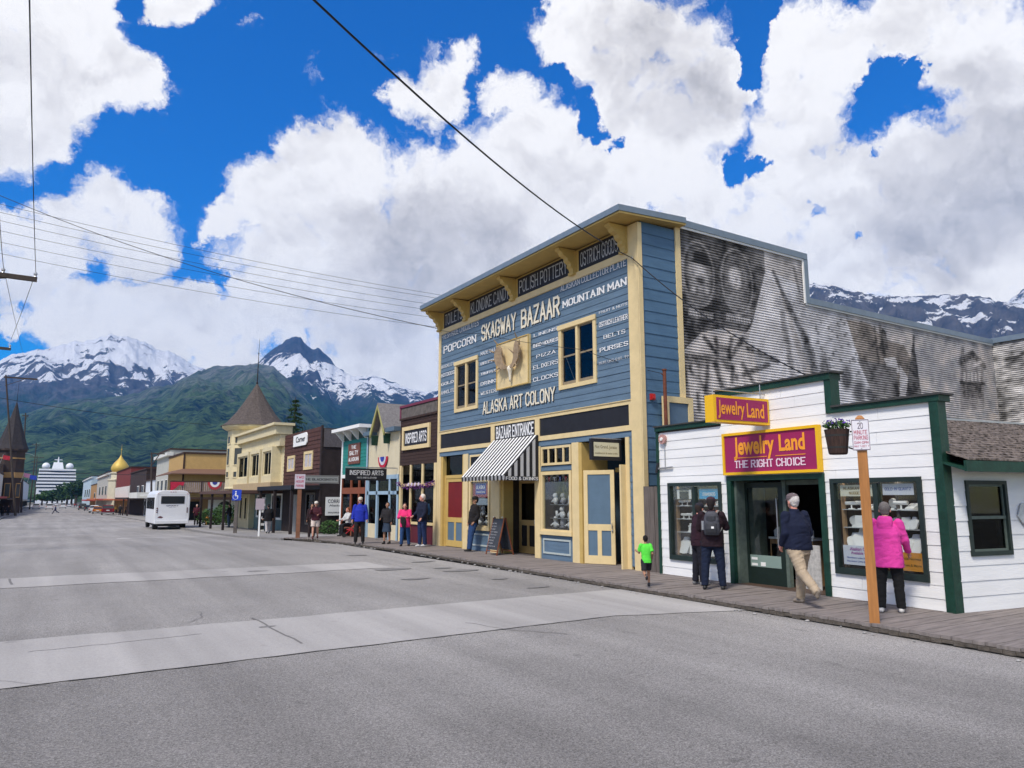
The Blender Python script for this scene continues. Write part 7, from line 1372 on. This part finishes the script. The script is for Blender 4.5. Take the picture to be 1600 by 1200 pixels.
    if hair is not None:
        mb = MB(); mb.ball(hh+RZ @ V3((0, .022, .038)), .099, 12, .88, 1.0, 1.08)
        if hairlen: seg(mb, hp(0, .045, .0), hp(0, .05, -.06-hairlen), .078, .055, 12)
        else: mb.ball(hp(0, .05, -.025), .062, 8, 1.1, .8, 1)
        fuse('hair', sc(mb), M('hair', hair, rough=.8, var=.35, vscale=60, bump=.6, bscale=200), t, .009*max(.7, s), 2, .003, 40)
    if hat is not None:
        mb = MB(); cz = hh+V3((0, 0, .03)); mb.lathe(tuple(cz), [(.096,.0),(.101,.03),(.097,.07),(.075,.10),(.035,.115),(.004,.12)], 18, .92, 1.08)
        mb.v = [tuple(hh+RZ @ (V3(v)-hh)) for v in mb.v]
        q = MB(); pts = [(-.07,-.075),(-.06,-.13),(-.03,-.165),(.03,-.165),(.06,-.13),(.07,-.075)]; n = len(pts); q.add([(x, y, z) for z in (.032, .042) for x, y in pts], [tuple(range(n-1, -1, -1)), tuple(range(n, 2*n))]+[(i, (i+1)%n, (i+1)%n+n, i+n) for i in range(n)]); mb.add([tuple(hh+RZ @ V3(v)) for v in q.v], q.f)
        P('cap', sc(mb), M('hat', hat, rough=.85, var=.1), t, smooth=False)
    mb = MB()
    for sx in (-1, 1): mb.ball(hp(sx*.031, -.089, .012), .0085, 6, 1.3, .6, .8)
    P('eyes', sc(mb), mat('eye_dark', (.03,.02,.018), .3), t); mb = MB(); mb.ball(hp(0, -.091, -.047), .012, 6, 1.9, .5, .45); P('mouth', sc(mb), mat('lips', (.30,.10,.09), .5), t)
    t['_'] = 0; del t['_']
    return t, dict(s=s, lo=lo, sho=sho, pel=pel, wr=wr, el=el, hd=hh, up=up, sc=sc, S=S_, nec=nec)
def az_rz(px, off=0): d = ray(px, 778); return math.pi-math.atan2(d.x, d.y)+R(off)     # turned away from the viewer, plus an offset
def bw(px, py): p = onz(px, py, .12); return (p.x, p.y, .122+gz(p.y))
# nearest figures on the boardwalk
person('small boy in a bright green T-shirt and black shorts running away along the boardwalk', bw(1011, 917), az_rz(1010, 12), 1.02, ((24, 22), (-12, 62)), ((-18, 12, 70), (25, 12, 75)), 6, .88, (.10,.66,.06), .02, (.02,.02,.025), shorts=True, sleeve=.4, hair=(.012,.010,.010), skin='tan', shoes=(.03,.03,.035), vox=.009, collar=False)
t, g = person('man in dark plum jacket wearing a grey backpack, facing the jewellery window', bw(1116, 921), az_rz(1116, -8), 1.76, ((3, 3), (-3, 4)), ((28, 14, 60), (18, 14, 50)), 2, 1.18, (.020,.009,.014), .05, (.008,.014,.036), hair=(.02,.015,.015), hairlen=.01, hat=(.045,.02,.032), vox=.011, stance=.09, head=(4, 0), handin=(.4,.4))
bp_ = MB(); sc = g['sc']; c = g['pel']+g['up']*.36+Vector((-.03, .20, 0)); loft(bp_, [(c+Vector((0,0,-.24)), .135, .075), (c+Vector((0,.02,-.15)), .155, .095), (c+Vector((0,.01,.05)), .15, .09), (c+Vector((0,0,.18)), .12, .07), (c+Vector((0,0,.22)), .07, .04)]); q = MB(); loft(q, [(c+Vector((0,.085,-.2)), .11, .04), (c+Vector((0,.10,-.12)), .12, .05), (c+Vector((0,.09,-.01)), .11, .04)]); q2 = MB(); loft(q2, [(c+Vector((0,.07,.03)), .10, .04), (c+Vector((0,.07,.13)), .09, .04)])
BPK = mat('backpack_grey', (.060,.062,.075), .7, .3, 20, .3, 60)
t2 = thing('backpack', 'charcoal backpack with two front pockets worn by the man at the jewellery window', 'backpack', t.location, t.rotation_euler.z); fuse('bag', sc(bp_), BPK, t2, .011, 3, .004, 9); fuse('pocket', sc(q), mat('backpack_dark', (.035,.037,.045), .7, .3, 20), t2, .009, 2); fuse('pocket', sc(q2), MATS['backpack_dark'], t2, .009, 2)
for sx in (-1, 1):
    s_ = g['S'][(sx+1)//2]; m_ = MB().tube([c+Vector((sx*.09, -.07, .18)), s_+Vector((-sx*.05, .06, .075)), s_+Vector((-sx*.05, -.03, .08)), s_+Vector((-sx*.04, -.13, -.1)), c+Vector((sx*.17, -.12, -.12)), c+Vector((sx*.12, -.05, -.2))], .016, 6); P('strap', sc(m_), mat('strap_grey', (.25,.24,.22), .8), t2)
P('logo_patch', sc(MB().box(c.x-.06, c.x-.01, c.y+.145, c.y+.15, c.z-.11, c.z-.07)), CARD, t2); P('side_bottle', sc(MB().cyl(c+Vector((.165, .02, -.14)), c+Vector((.165, .02, .03)), .03, .03, 8)), STEEL, t2)
person('woman in dark maroon raising a hand to her face beside the backpack man', bw(1094, 914), az_rz(1094, -62), 1.64, ((2, 2), (-2, 3)), ((55, 8, 100), (20, 8, 20)), 3, 1.0, (.026,.009,.017), .03, (.012,.012,.020), shoes=(.16,.16,.17), hair=(.03,.02,.018), skin='ruddy', vox=.011, head=(8, 25), hat=(.02,.02,.03), handin=(.3, 0))
person('elderly man in a navy jacket, khaki trousers and grey cap striding past the shop door', bw(1253, 945), az_rz(1253, 42), 1.83, ((14, 6), (-24, 26)), ((-8, 10, 42), (-6, 10, 40)), 5, 1.22, (.007,.011,.032), -.01, (.38,.30,.21), shoes=(.24,.20,.16), hair=(.62,.58,.55), hat=(.13,.10,.105), skin='ruddy', vox=.010, stance=.03, head=(4, 0), handin=(.25, .25))
t, g = person('woman in a bright pink hooded coat and black leggings looking into the jewellery window', bw(1394, 957), az_rz(1394, -6), 1.68, ((4, 5), (-4, 5)), ((12, 13, 24), (14, 13, 30)), 3, 1.22, (.66,.050,.31), .15, (.008,.008,.009), shoes=(.55,.53,.50), hair=(.15,.135,.13), hairlen=.0, hood=True, vox=.010, stance=.05, head=(10, 0))
w_ = g['wr'][1]; q = MB(); loft(q, [(w_+Vector((.0, .02, -.20)), .05, .09), (w_+Vector((.0, .02, -.08)), .055, .10), (w_+Vector((0, .02, -.02)), .04, .07)]); o = thing('handbag', 'black handbag carried by the woman in the pink coat', 'handbag', t.location, t.rotation_euler.z); fuse('bag', g['sc'](q), mat('black_leather', (.012,.012,.013), .5, .3, 20), o, .011, 3, .003, 12); P('strap', MB().tube([Vector((w_.x, w_.y, w_.z-g['lo']-.05))*g['s'], Vector((w_.x, w_.y-.03, w_.z-g['lo']+.02))*g['s']], .008, 5), MATS['black_leather'], o)
P('scarf', g['sc'](MB().lathe(tuple(g['nec']+Vector((0, .01, -.03))), [(.075,0),(.088,.02),(.085,.05),(.07,.065)], 16)), mat('scarf_purple', (.035,.015,.09), .9, .3, 20), t, smooth=True)
# leaning man by the bazaar window
person('man in black leather jacket and jeans leaning by the bazaar window', bw(739, 861.5), R(-98), 1.80, ((8, 2), (14, 6)), ((-12, 10, 48), (-10, 10, 46)), -5, 1.08, (.014,.012,.013), -.0, (.020,.050,.135), hair=(.02,.015,.013), hat=(.015,.013,.013), skin='tan', vox=.013, handin=(.2,.2))
# the group before the brown shop
t, g = person('tall white-haired man in navy jacket with a blue rucksack before the brown shop', bw(659, 854.2), az_rz(660, 125), 1.88, ((2, 3), (-2, 4)), ((12, 6, 50), (10, 6, 30)), 0, 1.1, (.009,.012,.030), .02, (.012,.024,.075), shoes=(.6,.6,.6), hair=(.70,.66,.60), skin='ruddy', vox=.014, head=(6, -20), handin=(.3, 0))
q = MB(); c = g['pel']+g['up']*.34+Vector((0, .19, 0)); loft(q, [(c+Vector((0,0,-.2)), .13, .07), (c+Vector((0,.02,-.05)), .15, .10), (c+Vector((0,0,.18)), .11, .06)]); o = thing('rucksack', 'blue rucksack on the back of the white-haired man', 'backpack', t.location, t.rotation_euler.z); fuse('bag', g['sc'](q), mat('rucksack_blue', (.012,.055,.13), .7, .3, 10), o, .013, 3); P('strap', g['sc'](MB().tube([c+Vector((.09,-.05,.17)), g['S'][1]+Vector((-.05, 0, .08)), c+Vector((.13,-.12,-.1))], .015, 5)), mat('strap_grey', (.25,.24,.22), .8), o)
t, g = person('woman in hot pink top and jeans looking down at a folded black coat', bw(632.5, 853.3), az_rz(634, 165), 1.58, ((4, 3), (-5, 2)), ((18, 12, 82), (18, 12, 78)), 6, 1.15, (.72,.035,.17), .10, (.022,.060,.16), shoes=(.03,.03,.035), hair=(.035,.018,.018), skin='fair', vox=.014, head=(28, 10), stance=.06, handin=(.75, .55), collar=False)
q = MB(); w_ = (g['wr'][0]+g['wr'][1])/2; loft(q, [(w_+Vector((.03, -.04, -.42)), .08, .04), (w_+Vector((.02, -.05, -.2)), .12, .06), (w_+Vector((0, -.05, .0)), .10, .05)]); o = thing('folded_coat', 'black coat draped over the hands of the woman in the hot pink top', 'coat', t.location, t.rotation_euler.z); fuse('coat', g['sc'](q), mat('black_cloth', (.012,.012,.014), .9), o, .014, 3, .008, 9)
person('woman in an open black jacket and dark denim skirt standing by the gable shop', bw(604, 850), az_rz(604, 150), 1.58, ((3, 2), (-3, 2)), ((10, 12, 60), (2, 12, 20)), 0, 1.05, (.020,.018,.020), -.03, (.028,.045,.075), skirt=True, shoes=(.02,.02,.02), hair=(.015,.012,.012), skin='tan', vox=.014, head=(0, 30), handin=(.4, 0))
person('man in a royal blue jacket, black trousers and pale cap standing outside the teal shop', bw(561, 849.5), az_rz(561, 178), 1.77, ((3, 2), (-3, 2)), ((2, 12, 14), (2, 12, 14)), 0, 1.12, (.015,.030,.34), .03, (.012,.012,.014), hair=(.5,.46,.42), hat=(.55,.50,.42), vox=.014, stance=.05)
# seated person with a stroller
sp2 = onz(541, 839, .12)
person('seated person in a white and black patterned top by the garden, next to a stroller', (sp2.x+.3, sp2.y+.5, gz(sp2.y)+.12+.02), az_rz(540, 120), 1.62, ((80, 78), (84, 80)), ((30, 8, 50), (35, 8, 45)), 8, 1.05, (.50,.50,.50), .0, (.015,.015,.018), hair=(.22,.07,.03), skin='ruddy', vox=.015)
bnch = thing('garden_bench', 'low wooden bench under the seated person by the garden', 'bench', (sp2.x+.3, sp2.y+.5, gz(sp2.y)+.12), az_rz(540, 120)); P('seat', MB().box(-.5, .5, -.12, .3, .33, .38), mat('bench_wood', (.15,.08,.05), .8), bnch); [P('leg', MB().box(x-.04, x+.04, -.1, .28, 0, .33), MATS['bench_wood'], bnch) for x in (-.42, .42)]
stl = thing('stroller', 'small red and black stroller with little wheels in front of the garden bushes', 'stroller', (sp2.x+.15, sp2.y-.2, gz(sp2.y)+.12), az_rz(548, 90)); RDC = mat('stroller_red', (.40,.02,.03), .7, .2, 8)
P('seat', MB().hexa([(-.2,-.2,.32),(.2,-.2,.32),(.2,.1,.3),(-.2,.1,.3),(-.2,-.2,.36),(.2,-.2,.36),(.2,.1,.34),(-.2,.1,.34)]), RDC, stl); P('backrest', MB().hexa([(-.2,.1,.3),(.2,.1,.3),(.2,.14,.3),(-.2,.14,.3),(-.18,.22,.75),(.18,.22,.75),(.18,.26,.75),(-.18,.26,.75)]), BLACKP, stl)
for sx in (-1, 1):
    P('frame', MB().tube([(sx*.22,-.3,.1),(sx*.22,.05,.42),(sx*.22,.4,1.0)], .014, 5).tube([(sx*.22,.3,.1),(sx*.22,-.1,.42)], .014, 5), RDC, stl)
    for y in (-.3, .3): w = P('wheel', MB().lathe((0,0,0), [(.05,-.02),(.1,-.02),(.1,.02),(.05,.02)], 12), TYRE, stl); w.rotation_euler = (0, R(90), 0); w.location = (sx*.24, y, .1)
P('handle', MB().cyl((-.22,.4,1.0), (.22,.4,1.0), .018, .018, 6), BLACKP, stl)
def gp(px, py): p = onz(px, py, .10); return (p.x, p.y, gz(p.y)+.102)
person('person in a maroon hooded top, white shorts and pale cap walking past the garden', gp(492, 842), az_rz(491, 178), 1.62, ((10, 4), (-8, 10)), ((38, 8, 105), (12, 10, 75)), 0, 1.08, (.060,.014,.022), .0, (.62,.52,.46), shorts=True, shoes=(.1,.03,.03), hair=(.05,.03,.02), hat=(.62,.58,.52), vox=.015, handin=(.2, .6))
person('person with a dark hood half hidden behind the walker in white shorts', gp(486, 840.5), az_rz(486, 175), 1.52, ((4, 4), (-6, 4)), ((6, 8, 20), (6, 8, 20)), 0, 1.0, (.025,.012,.014), .0, (.03,.02,.02), hair=(.03,.02,.02), skin='tan', vox=.016)
person('person in a bulky black coat and pale grey trousers walking by the teal-grey wall', gp(418, 833.5), az_rz(418, 10), 1.60, ((12, 4), (-10, 14)), ((0, 14, 20), (0, 14, 20)), 3, 1.3, (.008,.008,.009), .12, (.40,.38,.38), hair=(.015,.012,.012), vox=.016)
person('person in a dark top and jeans standing behind the blue disabled parking sign', gp(357, 824), az_rz(357, 60), 1.72, ((3, 3), (-3, 3)), ((10, 8, 50), (10, 8, 50)), 0, 1.0, (.02,.02,.025), .0, (.05,.08,.13), hair=(.03,.02,.02), vox=.02)
person('grey-haired person in a maroon hooded sweatshirt beside the shuttle bus', gp(306, 820.5), az_rz(306, 180), 1.70, ((3, 3), (-3, 3)), ((10, 8, 70), (10, 8, 30)), 0, 1.15, (.07,.012,.022), .05, (.012,.012,.014), hair=(.35,.32,.30), vox=.02)
person('dark-clothed person before the round black logo panel of the tan building', gp(342, 816), az_rz(342, 200), 1.72, ((3, 3), (-3, 3)), ((10, 8, 60), (10, 8, 60)), 0, 1.1, (.045,.035,.05), .05, (.015,.015,.018), hair=(.03,.02,.02), vox=.022)
def far(lab, px, py, H, topc, bot, off=0, legs=((4, 3), (-4, 3)), grp='distant pedestrians'):
    p = onz(px, py, .0); person(lab, (p.x, p.y, gz(p.y)+.02), az_rz(px, off), H, legs, ((8, 10, 30), (8, 10, 30)), 2, 1.05, topc, .0, bot, hair=(.04,.03,.025), vox=.03, group=grp)
far('person in dark blue clothes running across the far street', 86, 803, 1.75, (.02,.03,.10), (.015,.02,.06), 90, ((42, 20), (-34, 30)))
far('black-clothed person standing by the first left shop, leftmost', 3, 807.5, 1.75, (.012,.012,.014), (.01,.01,.012)); far('black-clothed person by the left shop, nearer the leaning pole', 12, 806.5, 1.7, (.02,.016,.02), (.012,.012,.014), 180)
far('person in a pinkish white top on the left pavement behind the poles', 28, 801.5, 1.7, (.5,.42,.45), (.12,.05,.06), 180); far('person in red at the far right kerb by the pale blue building', 116, 792.5, 1.75, (.35,.05,.06), (.05,.04,.05), 180); far('person in plum standing beside the one in red at the far kerb', 119, 792.5, 1.7, (.12,.03,.06), (.03,.03,.04), 160)
far('dark-clothed person on the right pavement before the dark timber shop', 187, 806, 1.75, (.02,.02,.022), (.015,.015,.02), 170); far('person in brown next to the porch posts of the dark timber shop', 196, 805.5, 1.7, (.10,.05,.03), (.03,.03,.03), 190); far('person in ochre farther along the right pavement past the dark person', 181, 803, 1.7, (.40,.24,.05), (.06,.04,.03), 170)
